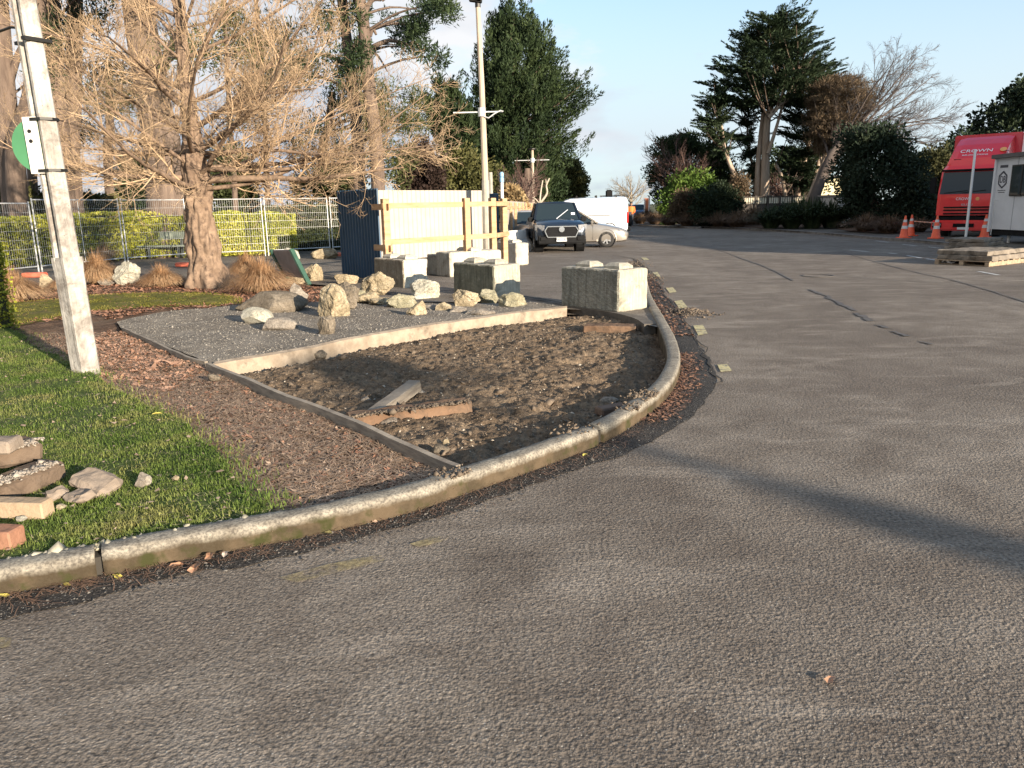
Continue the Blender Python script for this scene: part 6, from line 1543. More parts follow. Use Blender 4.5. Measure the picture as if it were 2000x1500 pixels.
dec = MB()
for k in range(6): dec.box((W2-.2+.0, .045+.09*(k/6), 1.98+k*.1), (.13, .006, .06))
dec.build('side_louvre', M('louvre_white', (.6, .6, .6)), tr)
gm = MB()
for z in (1.02, 1.16, 1.27): gm.box((W2/2, -.045, z), (1.65, .05, .055))
gm.build('grille', m_black, tr)
MB().box((W2/2, -.04, .82), (W2-.02, .1, .13)).build('grille_band', m_black, tr)
MB().box((W2/2, -.06, .55), (W2+.05, .3, .42)).build('front_bumper', mr, tr, bevel=.05)
MB().box((W2/2, -.235, .56), (.75, .02, .14)).build('bumper_opening', m_black, tr)
for s, x in ((-1, .2), (1, W2-.2)):
    MB().box((x, -.205, .56), (.36, .05, .22)).build('headlight_housing', m_black, tr, bevel=.02)
    for dx in (-.09, .09): MB().lathe([(.07, -.02), (.07, .01)], 16, axis='Y', c=(x+dx, -.235, .58)).build('headlight', m_lamp, tr)
    MB().box((x, -.22, .38), (.3, .05, .05)).build('fog_lamp', m_lamp, tr)
MB().box((W2/2, -.225, .45), (.42, .02, .12)).build('number_plate', m_plate, tr)
mtw = M('lettering_white', (.75, .75, .75)); mty = M('emblem_orange', (.75, .35, .12))
text_mesh('front_lettering', 'CROWN', .145, mtw, tr, (W2/2-.13, -.036, 1.60), (PI/2, 0, 0), .004)
MB().lathe([(.07, -.003), (.07, .003)], 20, axis='Y', c=(W2/2+.36, -.036, 1.60)).build('emblem', mty, tr)
text_mesh('front_lettering', 'ISUZU', .12, M('lettering_silver', (.5, .5, .52), metal=.5), tr, (W2/2, -.036, 1.37), (PI/2, 0, 0), .004, xs=1.25)
text_mesh('door_lettering', 'CROWN', .22, mtw, tr, (W2+.012, 1.0, 1.45), (PI/2, 0, PI/2), .004)
# roof deflector: steps, then sweeps up to the box
MB().loft([[(.3, .42, 2.90), (W2-.3, .42, 2.90), (W2-.3, 1.0, 2.90), (.3, 1.0, 2.90)], [(.34, .55, 3.10), (W2-.34, .55, 3.10), (W2-.3, 1.0, 3.10), (.3, 1.0, 3.10)]], close_ring=True).build('visor_step', mr, tr)
df = [(.62, 3.05), (.72, 3.22), (1.1, 3.52), (1.5, 3.78), (1.95, 4.0), (2.25, 4.12)]
MB().loft([[(.12+.02*i, y, z-.16), (.2, y, z-.02), (.45, y-.02, z), (W2-.45, y-.02, z), (W2-.2, y, z-.02), (W2-.12-.02*i, y, z-.16), (W2-.10, y+.3, 2.9), (.10, y+.3, 2.9)] for i, (y, z) in enumerate(df)], close_ring=True).build('roof_deflector', mr, tr)
for x in (.5, W2-.5): MB().box((x, .69, 3.16), (.26, .03, .06), rx=.5).build('vent', m_black, tr)
text_mesh('roof_lettering', 'CROWN', .25, mtw, tr, (W2/2-.1, 1.02, 3.50), (math.atan2(.3, .38)+.08, 0, 0), .004, xs=1.2)
text_mesh('roof_lettering', 'RELOCATIONS', .10, mtw, tr, (W2/2-.1, .83, 3.34), (math.atan2(.3, .38)+.08, 0, 0), .004, xs=1.4)
MB().lathe([(.12, -.004), (.12, .004)], 20, axis='Z').build('roof_emblem', mty, tr, loc=(W2/2+.85, 1.02, 3.515)).rotation_euler = (.72, 0, 0)
MB().box((W2/2, 5.6, 2.65), (2.5, 6.6, 3.15)).build('cargo_box', paint('box_red', (.58, .012, .026), metal=0, rough=.4), tr, bevel=.04)
MB().box((W2/2, 4, .85), (.9, 8, .25)).build('chassis', m_black, tr)
for s, x in ((-1, .22), (1, W2-.22)):
    for y in (1.25, 6.4): wheel(tr, x, y, .48, .28, s, m_alloy, 8)
MB().box((W2/2, 1.3, .75), (W2-.1, 1.9, .5)).build('wheel_guard', m_black, tr)
# ================================================================ RIGHT HAND SIDE
m_verge = ground_mat('verge_tarmac', [(.075, .068, .06), (.11, .10, .085), (.15, .13, .11)], sc=(1, 12, 60), b=(.4, .02))
m_kerbf = M('far_kerb', (.10, .09, .08), (.2, .18, .16), sc=3, rough=.95)
KF = [(1236, 437), (1290, 439), (1322, 441), (1332, 445), (1368, 447), (1376, 445), (1480, 450), (1600, 458), (1700, 467), (1780, 473), (1860, 481), (1960, 492), (2060, 504), (2200, 520)]
kf = [G(x, y, .0) for x, y in KF]
vp = [(p.x, p.y+.12) for p in kf]+[(60, kf[-1].y), (60, 120), (12, 120), (kf[0].x, 62)]
sheet('verge', vp, lambda X, Y, D: .10+fbm(X, Y, .3, 5)*.01, 2.0, m_verge)
kfs = smooth_path(kf, 4); up_ = offset_path(kfs, .14)
MB().loft([[(p.x, p.y, -.02), (p.x, p.y, .105), (q.x, q.y, .115), (q.x, q.y, .0)] for p, q in zip(kfs, up_)], close_ring=True).build('far_kerb', m_kerbf)['kind'] = 'structure'
# bark and soil under the planting
soil = [tuple(G(x, y, .12).xy) for x, y in ((1240, 432), (1320, 437), (1400, 441), (1490, 446), (1620, 443), (1660, 452), (1745, 457), (1780, 447), (1850, 440), (1900, 425), (1240, 420))]
sheet('planting_bed', soil, lambda X, Y, D: .125+np.minimum(D, 1)*.05, 1.5, m_litter)

# ---- portable site hut, its long wall running towards the camera
hu = thing('site_hut', 'light grey portable site hut with dark roof edge at the right side of the frame', 'portable building', (V(1935, 420, 28).x, 28, 0))
hb_ = V(1932, 447, 28).z; ht = V(1935, 310, 28).z
m_hut = M('hut_panel', (.50, .51, .52), (.58, .59, .60), sc=1.5, rough=.5, spots=[((.42, .42, .42), 3, .64, .76)])
Lh = 6.0
MB().box((1.25, -Lh/2, (hb_+ht)/2), (2.5, Lh, ht-hb_)).build('wall', m_hut, hu)
MB().box((1.2, -Lh/2, ht+.06), (2.72, Lh+.2, .14)).build('roof', M('hut_trim', (.06, .055, .055), (.09, .08, .08), rough=.5), hu, bevel=.01)
MB().box((1.2, -Lh/2, hb_-.1), (2.3, Lh-.1, .2)).build('floor_frame', m_black, hu)
MB().box((-.03, -.02, (hb_+ht)/2-.04), (.06, .10, ht-hb_+.12)).build('corner_trim', M('hut_corner', (.62, .63, .64), rough=.5), hu)
for k in range(1, 5): MB().box((-.003, -k*1.2, (hb_+ht)/2), (.012, .02, ht-hb_)).build('panel_joint', M('hut_joint', (.35, .36, .37)), hu)
zw0, zw1 = V(1975, 383, 26.9).z, V(1975, 322, 26.9).z
wf = MB(); ya, yb = -.95, -2.6
MB().box((-.02, (ya+yb)/2, (zw0+zw1)/2), (.05, ya-yb, zw1-zw0)).build('window_frame', m_dk, hu)
MB().box((-.05, (ya+yb)/2, (zw0+zw1)/2), (.012, ya-yb-.1, zw1-zw0-.1)).build('window_pane', m_glass, hu)
MB().box((-.06, -1.55, (zw0+zw1)/2), (.02, .05, zw1-zw0)).build('window_bar', m_dk, hu)
ink = M('hut_ink', (.06, .06, .07))
MB().box((-.006, -.45, V(1950, 325, 27.5).z), (.008, .42, .09)).build('name_strip', ink, hu)
for z in (318, ):
    pass
zc_ = V(1952, 351, 27.5).z
for z_, w_ in ((V(0, 332, 27.5).z, .3), (V(0, 336, 27.5).z, .22), (zc_-.36, .42), (zc_-.43, .34)):
    MB().box((-.006, -.45, z_), (.008, w_, .02)).build('small_print', ink, hu)
hexp = [(.24*math.sin(PI/3*k), .27*math.cos(PI/3*k)) for k in range(7)]
hm = MB()
for a, b in zip(hexp[:-1], hexp[1:]): hm.bar((-.008, -.45+a[0], zc_+a[1]), (-.008, -.45+b[0], zc_+b[1]), .05, .012, upv=(1, 0, 0))
hm.build('hexagon_logo', ink, hu)
text_mesh('logo_letters', 'DB', .34, ink, hu, (-.008, -.45, zc_), (PI/2, 0, -PI/2), .003, xs=.7)
for y in (-.7, -3.2, -5.5): MB().tube([(.3, y, 0), (.3, y, hb_-.1)], .05, 8).box((.3, y, .04), (.3, .3, .08)).build('jack_leg', m_galv, hu)
MB().tube([(-.02, -.3, hb_+1.0), (-.1, -.3, hb_+1.0), (-.1, -.3, hb_-.2)], .012, 6).build('drain_pipe', m_galv, hu)

# ---- white marker pole leaning outwards only slightly
wp = G(1885, 474, .1); wt = V(1905, 293, wp.y)
tag(MB().tube([(wp.x, wp.y, .05), (wt.x, wt.y, wt.z)], [.045, .04], 10).build('marker_pole', M('white_tube', (.7, .7, .68))), 'plain white pole standing in front of the red truck', 'pole')

# ---- traffic cones
m_or = M('cone_orange', (.72, .095, .03), (.82, .13, .05), sc=4, rough=.55, spots=[((.45, .08, .04), 6, .66, .76)]); m_refl = M('cone_band', (.55, .52, .48), (.65, .62, .58), sc=9, rough=.4)
def make_cone():
    t = thing('traffic_cone', '', 'traffic cone', (0, 0, 0), 0, 'orange traffic cones by the truck')
    MB().box((0, 0, .02), (.46, .46, .04)).build('base', m_or, t, bevel=.015)
    MB().lathe([(.19, .04), (.17, .06), (.035, .88), (.03, .90), (.0, .90)], 20, cap=False).build('body', m_or, t, smooth=True)
    def r(z): return .17-(.135)*(z-.06)/.82+.004
    for z0, z1 in ((.38, .50), (.64, .74)):
        MB().lathe([(r(z0), z0), (r(z1), z1)], 20, cap=False).build('band', m_refl, t, smooth=True)
    return t
cone = make_cone()
CN = [((1765, 465), 'leftmost of the traffic cones beside the truck'), ((1778, 461), 'second traffic cone from the left, overlapping the leftmost one'), ((1827, 466), 'traffic cone standing in front of the truck bumper'), ((1922, 464), 'traffic cone at the corner of the grey hut')]
for i, ((x, y), lab) in enumerate(CN):
    if i == 0: c = cone; ch = []
    else:
        c = cone.copy(); C.objects.link(c)
        for k in cone.children: q = k.copy(); C.objects.link(q); q.parent = c
    p = G(x, y, .1); c.location = p; c.rotation_euler = (0, 0, .3*i); c['label'] = lab
b0 = G(1783, 461, .1); b1 = G(1823, 466, .1)
bb = MB()
for k in range(8):
    a = Vector((b0.x, b0.y, .72)).lerp(Vector((b1.x, b1.y, .72)), k/8); c_ = Vector((b0.x, b0.y, .72)).lerp(Vector((b1.x, b1.y, .72)), (k+1)/8)
    if k % 2 == 0: bb.bar(a, c_, .045)
    else: bb.bar(a, c_, .03)
tag(bb.build('cone_bar', M('bar_stripe', (.45, .42, .38), (.6, .2, .1), sc=6)), 'thin striped bar linking the second and third cones', 'barrier bar')

# ---- broken concrete slabs stacked on pallets
m_slab = concmat('slab_concrete', (.15, .125, .10), (.25, .21, .165), (.08, .068, .052), .5, .62, streak=False)
m_pal = M('pallet_wood', (.24, .17, .11), (.38, .28, .18), sc=4, stretch=(3, .5, 3), rough=.85)
def pallet(corner, ang, label, L=1.2, W=1.0):
    t = thing('wooden_pallet', label, 'pallet', corner, ang, 'pallets of broken slabs'); b = MB()
    for k in range(3): MB().box((L/2, .06+k*(W-.12)/2, .05), (L, .1, .1)).build('bearer', m_pal, t)
    for k in range(7): MB().box((.05+k*(L-.1)/6, W/2, .115), (.1, W, .02)).build('deck_board', m_pal, t)
    for k in range(3): MB().box((.15+k*(L-.3)/2, W/2, -.0+.01), (.1, W, .02)).build('bottom_board', m_pal, t)
    return t
cn = G(1932, 521, .005); ang = math.atan2(.55, .83)
pallet(cn, ang, 'nearest pallet under the stacked slabs at the right edge', 1.9, 1.35)
cf_ = Vector((math.cos(ang), math.sin(ang), 0)); cw_ = Vector((-math.sin(ang), math.cos(ang), 0))
def slab(c, L, W, Hh, z, rz, lab, seed):
    b = rough_box(L, W, Hh, 4, .018, seed, ch=.01, nsc=5)
    for v in b.verts:
        if abs(v.co.x) > L*.4 or abs(v.co.y) > W*.4:
            v.co.x += .07*noise.noise(v.co*3.2+Vector((seed*3, 0, 0))); v.co.y += .07*noise.noise(v.co*3.2+Vector((0, seed*5, 0)))
    o = from_bm('concrete_slab', b, m_slab, loc=(c.x, c.y, z)); o.rotation_euler = (0, 0, rz); tag(o, lab, 'slab', 'broken slabs on the pallets'); return o
cc = cn+cf_*.95+cw_*.68
slab(cc+cf_*.03, 1.85, 1.35, .12, .13, ang+.03, 'lowest broken slab on the nearest pallet', 1)
slab(cc+cf_*.1+cw_*.05, 1.9, 1.25, .11, .255, ang-.02, 'upper broken slab on the nearest pallet, its edge in sunlight', 2)
c2 = G(1985, 497, .01)
pallet(c2+Vector((-1.0, -.2, 0)), ang+.1, 'farther pallet behind the nearest stack of slabs', 1.6, 1.2)
cc2 = c2+Vector((-1.0, -.2, 0))+Vector((math.cos(ang+.1), math.sin(ang+.1), 0))*.8+Vector((-math.sin(ang+.1), math.cos(ang+.1), 0))*.6
slab(cc2, 1.6, 1.2, .12, .13, ang+.1, 'lower slab on the farther pallet', 3)
slab(cc2+Vector((.05, .05, 0)), 1.5, 1.1, .12, .255, ang+.14, 'top slab on the farther pallet below the hut', 4)
slab(cc2+Vector((-.05, .05, 0)), 1.4, 1.1, .09, .38, ang+.1, 'thin uppermost slab on the farther pallet below the hut', 5)
rp = G(1848, 514, .03)
wr_ = MB()
for k in range(4): wr_.tube([rp+Vector((.10*math.cos(a)*(1+.2*k)+.05*k, .12*math.sin(a), .05+.04*math.sin(a*2+k))) for a in [2*PI*j/14 for j in range(15)]], .012, 5)
tag(wr_.build('wire_coil', m_refl), 'small pale coil of wire at the left end of the pallet', 'wire')

# ================================================================ PLANTING ON THE RIGHT
for i, (x, y, R0, Hh) in enumerate(((1250, 437, 1.4, 1.0), (1278, 438, 1.5, 1.1), (1308, 440, 1.6, 1.1), (1342, 441, 1.6, 1.1), (1375, 440, 1.6, 1.15), (1405, 442, 1.7, 1.1), (1440, 443, 1.8, 1.2), (1470, 440, 2.0, 1.6), (1265, 430, 1.6, 1.3), (1325, 430, 1.6, 1.3), (1395, 430, 1.8, 1.4), (1430, 425, 2.0, 1.6))):
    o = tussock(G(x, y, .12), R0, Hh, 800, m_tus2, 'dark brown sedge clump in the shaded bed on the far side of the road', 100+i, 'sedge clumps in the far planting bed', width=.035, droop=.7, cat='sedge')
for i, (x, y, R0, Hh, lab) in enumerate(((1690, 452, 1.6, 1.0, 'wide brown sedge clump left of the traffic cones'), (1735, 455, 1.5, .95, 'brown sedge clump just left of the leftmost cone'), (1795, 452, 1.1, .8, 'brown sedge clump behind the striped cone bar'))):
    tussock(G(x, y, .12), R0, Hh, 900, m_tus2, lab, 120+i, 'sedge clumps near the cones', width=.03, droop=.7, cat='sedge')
m_flax = leaf_mat('flax_leaves', (.020, .035, .016), (.035, .055, .022), (.07, .085, .035), sc=1.2, trans=.12, fsc=3)
for i, (x, y, R0, Hh) in enumerate(((1505, 446, 1.3, 1.6), (1545, 446, 1.4, 2.0), (1585, 446, 1.4, 2.1), (1622, 445, 1.3, 2.0), (1565, 438, 1.4, 2.2), (1605, 438, 1.3, 2.2), (1525, 440, 1.3, 1.9))):
    tussock(G(x, y, .12), R0*1.3, Hh*.86, 480, m_flax, 'dark green flax clump with long sword leaves in front of the pale fence', 130+i, 'flax clumps in front of the pale fence', width=.09, name='flax_plant', droop=.45, cat='flax')
for i, (rows, Y, lf, lab, cs, sz) in enumerate((
    ([(345, 1345, 1375), (355, 1310, 1400), (375, 1290, 1412), (400, 1285, 1412), (425, 1285, 1410)], 62, bright_l, 'bright green leafy bush lit by the sun across the road', .9, (.26, .15)),
    ([(365, 1395, 1420), (380, 1350, 1440), (405, 1340, 1455), (430, 1340, 1455)], 54, leaf_mat('dark_shrub', (.012, .02, .010), (.022, .034, .016), (.04, .05, .024), sc=1), 'rounded dark green shrub at the left end of the pale fence', .7, (.2, .12)),
    ([(380, 1325, 1350), (395, 1310, 1370), (425, 1305, 1375)], 56, brown_l, 'olive brown bush between bright bush and dark shrub', .6, (.2, .1)),
    ([(262, 1640, 1760), (285, 1645, 1785), (320, 1632, 1815), (370, 1625, 1830), (420, 1640, 1835), (450, 1650, 1800)], 44, leaf_mat('black_green', (.012, .021, .011), (.021, .034, .018), (.038, .052, .028), sc=.8, trans=.08), 'big dark rounded evergreen left of the red truck', .8, (.22, .11)),
    ([(345, 1440, 1452), (365, 1425, 1462), (395, 1420, 1465), (425, 1420, 1465)], 60, brown_l, 'small brownish bush behind the leaning tree trunk', .6, (.2, .1)),
    ([(300, 1790, 1850), (330, 1780, 1870), (400, 1780, 1870), (440, 1780, 1860)], 50, leaf_mat('yellowish_green', (.03, .035, .012), (.055, .055, .02), (.09, .085, .035), sc=.6, trans=.15), 'yellowish green tree between the dark evergreen and the truck', .8, (.22, .12)),  # muted yellowish green leaf tones
    ([(160, 1985, 2030), (190, 1945, 2120), (220, 1915, 2160), (260, 1885, 2180), (300, 1850, 2200), (340, 1840, 2200), (430, 1850, 2200)], 58, leaf_mat('big_dark', (.012, .022, .011), (.024, .036, .016), (.042, .055, .025), sc=.3, trans=.1), 'large dark evergreen tree rising behind the red truck', 1.2, (.34, .2)),
    ([(262, 1855, 1885), (290, 1830, 1900), (340, 1825, 1910), (430, 1830, 1910)], 52, mac_l, 'dark tree left of the truck roof', .9, (.26, .14)))):
    big = i in (3, 6)
    foliage_tree('evergreen_bush', lab, 'bush', rows, Y, 320 if i == 6 else 200 if big else 80, 150, cs, lf, sz, 60+i, up=.15, trunkr=.25 if big else .12, hollow=.55 if big else .4)

# ---- macrocarpa group with flat layered sprays
def macro(label, trunks, rows, Y, ncl, seed, extra_limbs=26, sq=(1.2, 1.2, .36), n_leaf=90, cr=.75, hollow=.3):
    rng = np.random.default_rng(seed); P_, u = outline_pts(rows, Y, ncl, rng, hollow); b = V(trunks[0][0][0], 400, Y); b.z = 0
    t = thing('macrocarpa_tree', label, 'tree', b, 0, 'macrocarpa trees across the road'); Q = P_-np.array(tuple(b))
    # step the clumps into tiers
    Q[:, 2] += .35*np.sin(Q[:, 2]*5.2)
    out = Q*np.array([1, 1, 0]); c0 = Q.mean(0)*np.array([1, 1, 0]); out = out-c0; out /= np.linalg.norm(out, axis=1)[:, None]+1e-6
    Q[:, 2] += np.linalg.norm(Q[:, :2]-c0[:2], axis=1)*.06
    dd = out*rng.uniform(.5, 1.2, (len(Q), 1))+rng.normal(0, .35, Q.shape)*np.array([1, 1, .3]); dd[:, 2] = np.abs(dd[:, 2])*.5+rng.uniform(.1, .5, len(Q)); dd /= np.linalg.norm(dd, axis=1)[:, None]
    link('foliage', spray_mesh('foliage', Q-dd*1.2, dd, 2.3*cr/.75, 1.1*cr/.75, int(n_leaf*1.35), (.32, .075), seed, flat=.25), mac_l, t)
    tb = Tubes(); r2 = random.Random(seed); allp = []
    for j, (pts, r0, r1) in enumerate([(x[0:-2], x[-2], x[-1]) for x in trunks]):
        cu = smooth_path([V(p[0], min(p[1], 432), Y+(.5*j if j % 2 else -.4*j))-b for p in pts], 5); n = len(cu)
        tb.add([tuple(p) for p in cu], [r0+(r1-r0)*i/(n-1) for i in range(n)], 12); allp += cu
    link('trunk', tb.mesh('trunk'), m_trunkl, t)
    tl = Tubes()
    for k in range(extra_limbs*3):
        q = Vector(Q[r2.randrange(len(Q))]); s = min(allp, key=lambda p: (p-q+Vector((0, 0, 1.6))).length); mid = (s+q)/2+Vector((0, 0, -.25))
        cu = smooth_path([s, mid, q], 3); tl.add([tuple(p) for p in cu], [.07*(1-.75*i/(len(cu)-1)) for i in range(len(cu))], 5)
    link('limbs', tl.mesh('limbs'), m_trunk, t); return t
macro('tallest layered macrocarpa with a pale lit trunk across the road',
    [((1493, 425), (1495, 330), (1498, 240), (1510, 190), (1520, 100), (1530, 40), .38, .08), ((1483, 425), (1480, 340), (1484, 280), (1490, 220), .26, .12), ((1500, 300), (1516, 250), (1530, 200), .16, .08), ((1498, 240), (1480, 190), (1455, 140), .2, .06), ((1500, 230), (1535, 190), (1560, 140), .2, .06)],
    [(30, 1525, 1545), (45, 1480, 1555), (58, 1455, 1575), (80, 1450, 1580), (95, 1440, 1575), (115, 1425, 1600), (135, 1402, 1605), (150, 1405, 1608), (170, 1415, 1605), (190, 1420, 1600), (205, 1440, 1590)], 62, 520, 71, 30)
macro('smaller leaning macrocarpa at the left with two pale curved stems',
    [((1465, 425), (1455, 375), (1432, 335), (1415, 290), (1410, 250), (1395, 200), .26, .06), ((1416, 290), (1395, 260), (1375, 235), .12, .05)],
    [(170, 1370, 1410), (185, 1366, 1440), (205, 1375, 1445), (225, 1362, 1430), (255, 1358, 1430), (275, 1385, 1440), (290, 1410, 1450)], 62, 120, 72, 10, cr=.6, n_leaf=80)
macro('dark macrocarpa right of the tallest one with thin leaning stems',
    [((1555, 425), (1562, 350), (1580, 280), (1585, 200), .25, .1), ((1565, 425), (1590, 350), (1608, 290), (1640, 220), .28, .06), ((1540, 425), (1528, 350), (1515, 320), .15, .1)],
    [(125, 1580, 1620), (150, 1575, 1625), (180, 1540, 1640), (220, 1530, 1625), (260, 1530, 1620), (300, 1535, 1610), (340, 1530, 1600), (370, 1540, 1590)], 63, 330, 73, 16, cr=.7)
macro('dark thin macrocarpa seen between the leaning one and the tallest one',
    [((1475, 425), (1475, 350), (1460, 280), (1462, 230), .14, .06)],
    [(210, 1425, 1480), (240, 1440, 1480), (270, 1425, 1470), (300, 1465, 1490), (350, 1465, 1490)], 64, 80, 74, 8, cr=.6)
# dead brown foliage mass and big bare crown leaning right
foliage_tree('brown_tree', 'brown dying conifer crown right of the macrocarpas', 'tree', [(150, 1640, 1665), (165, 1600, 1700), (190, 1585, 1715), (220, 1590, 1700), (250, 1590, 1690), (280, 1600, 1680), (300, 1610, 1650)], 58, 300, 110, .75, brown_l, (.34, .04), 75,
    squash=(1.2, 1.2, .4), up=.3, trunk=[(0, 0, 0), (.8, 0, 3), (2.2, 0, 6.5)], base=1570, hollow=.2, limbs=30, tmat=m_trunkl, trunkr=.38)
lt = thing('bare_tree', 'big leafless tree leaning right with a fine grey crown', 'tree', (V(1578, 400, 56).x, 56, 0)); tb = Tubes(); tw = Tubes(); rg = random.Random(5)
class S3:
    def add(s, p, r, n): (tb if n >= 6 else tw).add(p, r, n)
b = lt.location.copy()
SPB = [dict(n=8, wob=.07, up=-.005, kids=(11, 14), len=.40, ang=.55, start=.15, sides=6, end=.15, kr=.4, rmin=.012), dict(n=6, wob=.09, up=.01, kids=(9, 12), len=.48, ang=.5, start=.12, sides=4, end=.3, kr=.55, rmin=.009), dict(n=5, wob=.11, up=.01, kids=(5, 7), len=.5, ang=.5, sides=3, end=.4, rmin=.007), dict(n=4, wob=.12, up=.02, sides=3, end=.5)]
for pts, r in (([(1578, 425), (1600, 360), (1625, 300), (1650, 270)], .42), ([(1600, 360), (1640, 300), (1680, 260)], .2)):
    cu = smooth_path([V(x, y, 56)-b for x, y in pts], 4); tb.add([tuple(p) for p in cu], [r*(1-.5*i/(len(cu)-1)) for i in range(len(cu))], 10)
for (pa, pb) in (((1650, 270), (1835, 175)), ((1650, 272), (1800, 140)), ((1600, 340), (1790, 300)), ((1640, 290), (1760, 200)), ((1610, 330), (1700, 190)), ((1640, 285), (1730, 100)), ((1660, 265), (1860, 200)), ((1680, 262), (1850, 240)), ((1640, 290), (1700, 120)), ((1680, 260), (1790, 110)), ((1670, 265), (1830, 280)), ((1630, 300), (1655, 130)), ((1620, 310), (1610, 180)), ((1660, 270), (1760, 105)), ((1670, 270), (1840, 180))):
    a = V(*pa, 56)-b; c = V(*pb, 56+rg.uniform(-3.5, 3.5))-b; grow(rg, S3(), a, (c-a)+Vector((0, 0, -.2)), (c-a).length*.98, .10, 0, SPB)
link('limbs', tb.mesh('limbs'), m_bare, lt); link('twigs', tw.mesh('twigs'), m_bare, lt)

# left group across the road
foliage_tree('dark_conifer', 'dark conifer with tufted branches at the left end of the far tree group', 'tree', [(262, 1300, 1345), (275, 1270, 1370), (300, 1262, 1380), (330, 1258, 1385), (370, 1270, 1400), (410, 1270, 1420)], 72, 150, 140, .95, pine_l, (.32, .12), 81, up=.5, squash=(1.2, 1.2, .6), trunkr=.3)
foliage_tree('dark_conifer', 'dark tree filling the gap behind the bright bush', 'tree', [(285, 1375, 1400), (310, 1365, 1420), (350, 1370, 1445), (410, 1370, 1450)], 70, 90, 140, .9, pine_l, (.3, .13), 82, trunkr=.25)
foliage_tree('dark_conifer', 'dark evergreen mass behind the macrocarpa trunks', 'tree', [(300, 1480, 1600), (340, 1460, 1640), (380, 1455, 1640), (420, 1455, 1640)], 80, 110, 140, 1.0, pine_l, (.34, .16), 83, trunkr=.25)
for i, (px, Y, Hh, sp_, lab) in enumerate(((1318, 66, 8, 3.2, 'reddish bare tree in front of the dark conifer'), (1345, 64, 7, 3.0, 'second reddish bare tree above the bright green bush'), (1460, 66, 5, 2.2, 'brownish bare tree seen between macrocarpa trunks'), (1520, 68, 5, 2.2, 'brownish bare tree right of the tallest trunk'))):
    bare_tree('bare_tree', lab, px, Y, Hh, sp_, m_barer, 85+i, nl=13, r=.14, tilt=.75, group='reddish bare trees across the road')
bare_tree('bare_tree', 'rounded pale bare tree far up the road', 1232, 110, 6.0, 3.4, M('bare_pale', (.22, .18, .13), (.32, .27, .2), sc=1), 95, nl=16, r=.18, tilt=.7)

# ---- pale slatted fence with dark top rail, building behind
fl = thing('slatted_fence', 'pale boarded fence with dark rails below the macrocarpa trunks', 'fence', (V(1452, 400, 58).x, 58, 0))
x1 = V(1640, 400, 58).x-fl.location.x; z0f = V(1500, 398, 58).z; z1f = V(1500, 386, 58).z+.06
mp_ = M('pale_board', (.46, .41, .30), (.56, .50, .38), sc=2, rough=.8)
MB().box((x1/2, .06, (z0f+z1f)/2-.5), (x1, .03, z1f-z0f+1.0)).build('backing', M('fence_dark', (.05, .04, .03)), fl)
w = MB(); n = 42
for k in range(n): w.box((x1*(k+.5)/n, 0, (z0f+z1f)/2), (x1/n*.68, .03, z1f-z0f-.06))
w.build('boards', mp_, fl)
MB().box((x1/2, -.03, z1f), (x1, .08, .07)).build('top_rail', M('fence_dark', (.05, .04, .03)), fl)
for k in range(9): MB().box((x1*k/8, -.03, z1f/2+.05), (.12, .1, z1f+.1)).build('post', M('fence_dark', (.05, .04, .03)), fl)
yb_ = thing('cream_building', 'cream gabled building behind the fence right of the leaning trunks', 'building', (V(1600, 400, 78).x, 78, 0))
xr = V(1690, 400, 78).x-yb_.location.x; zt_ = V(1640, 350, 78).z
mb = MB(); mb.prism([(-1.5, 0), (xr, 0), (xr, zt_), (xr*.35, zt_*1.05), (-1.5, zt_*.75)], 0, 7, lambda u, v, w: (u, w, v)); mb.build('wall', M('cream_wall', (.62, .54, .32), (.68, .6, .38), sc=.6), yb_)
MB().add([(-2.0, -.4, zt_*.72), (-2.0, -.4, zt_*.60), (-5.5, -.4, zt_*.60), (-2.6, -.4, zt_*1.25), (-.4, -.4, zt_*1.0)], [(0, 1, 2, 3, 4)]).build('gable', M('gable_grey', (.16, .12, .10)), yb_)
MB().box((xr/2, 3.5, zt_*1.08), (xr+3.5, 8, .15)).build('roof', M('roof_grey', (.2, .18, .17)), yb_)
MB().box((xr*.5, -.03, 1.3), (1.2, .05, 1.1)).build('window', m_glass, yb_)
pb_ = thing('pale_shed', 'pale wall seen under the dark evergreen at the right of the fence', 'building', (V(1662, 400, 50).x, 50, 0))
MB().box((0, 1.5, .95), (1.7, 3, 1.9)).build('wall', M('pale_wall', (.42, .4, .37), (.5, .48, .44), sc=1), pb_)
MB().box((0, 1.5, 1.95), (1.9, 3.2, .1)).build('roof', M('roof_grey', (.2, .18, .17)), pb_)

# ---- far posts, orange board, workers
def far_post(x, y0, y1, Y, r, lab):
    p = V(x, 400, Y); z = V(x, y1, Y).z
    tag(MB().tube([(p.x, Y, 0), (p.x, Y, z)], r, 8).build('marker_post', M('post_white', (.62, .58, .52))), lab, 'post', 'pale posts far up the road')
far_post(1259, 412, 388, 85, .07, 'shorter pale post left of the orange board'); far_post(1268, 416, 383, 85, .09, 'tall pale post right of the orange board'); far_post(1306, 416, 389, 70, .05, 'thin grey post in front of the bright green bush')
p = V(1264, 402, 86); tag(MB().box((p.x, 86, 1.5), (.62, .05, 1.5)).bar((p.x, 86.04, 0), (p.x, 86.04, 1), .05).build('orange_board', M('orange_board', (.5, .16, .07))), 'orange board between two pale posts far up the road', 'board')
p = V(1083, 393, 80); tag(MB().box((p.x, 80, 2.1), (.5, .04, .5), ry=.785).bar((p.x, 80.04, 0), (p.x, 80.04, 2.1), .07).build('road_sign', M('sign_orange', (.55, .2, .1))), 'small orange road sign above the pickup roof', 'sign')

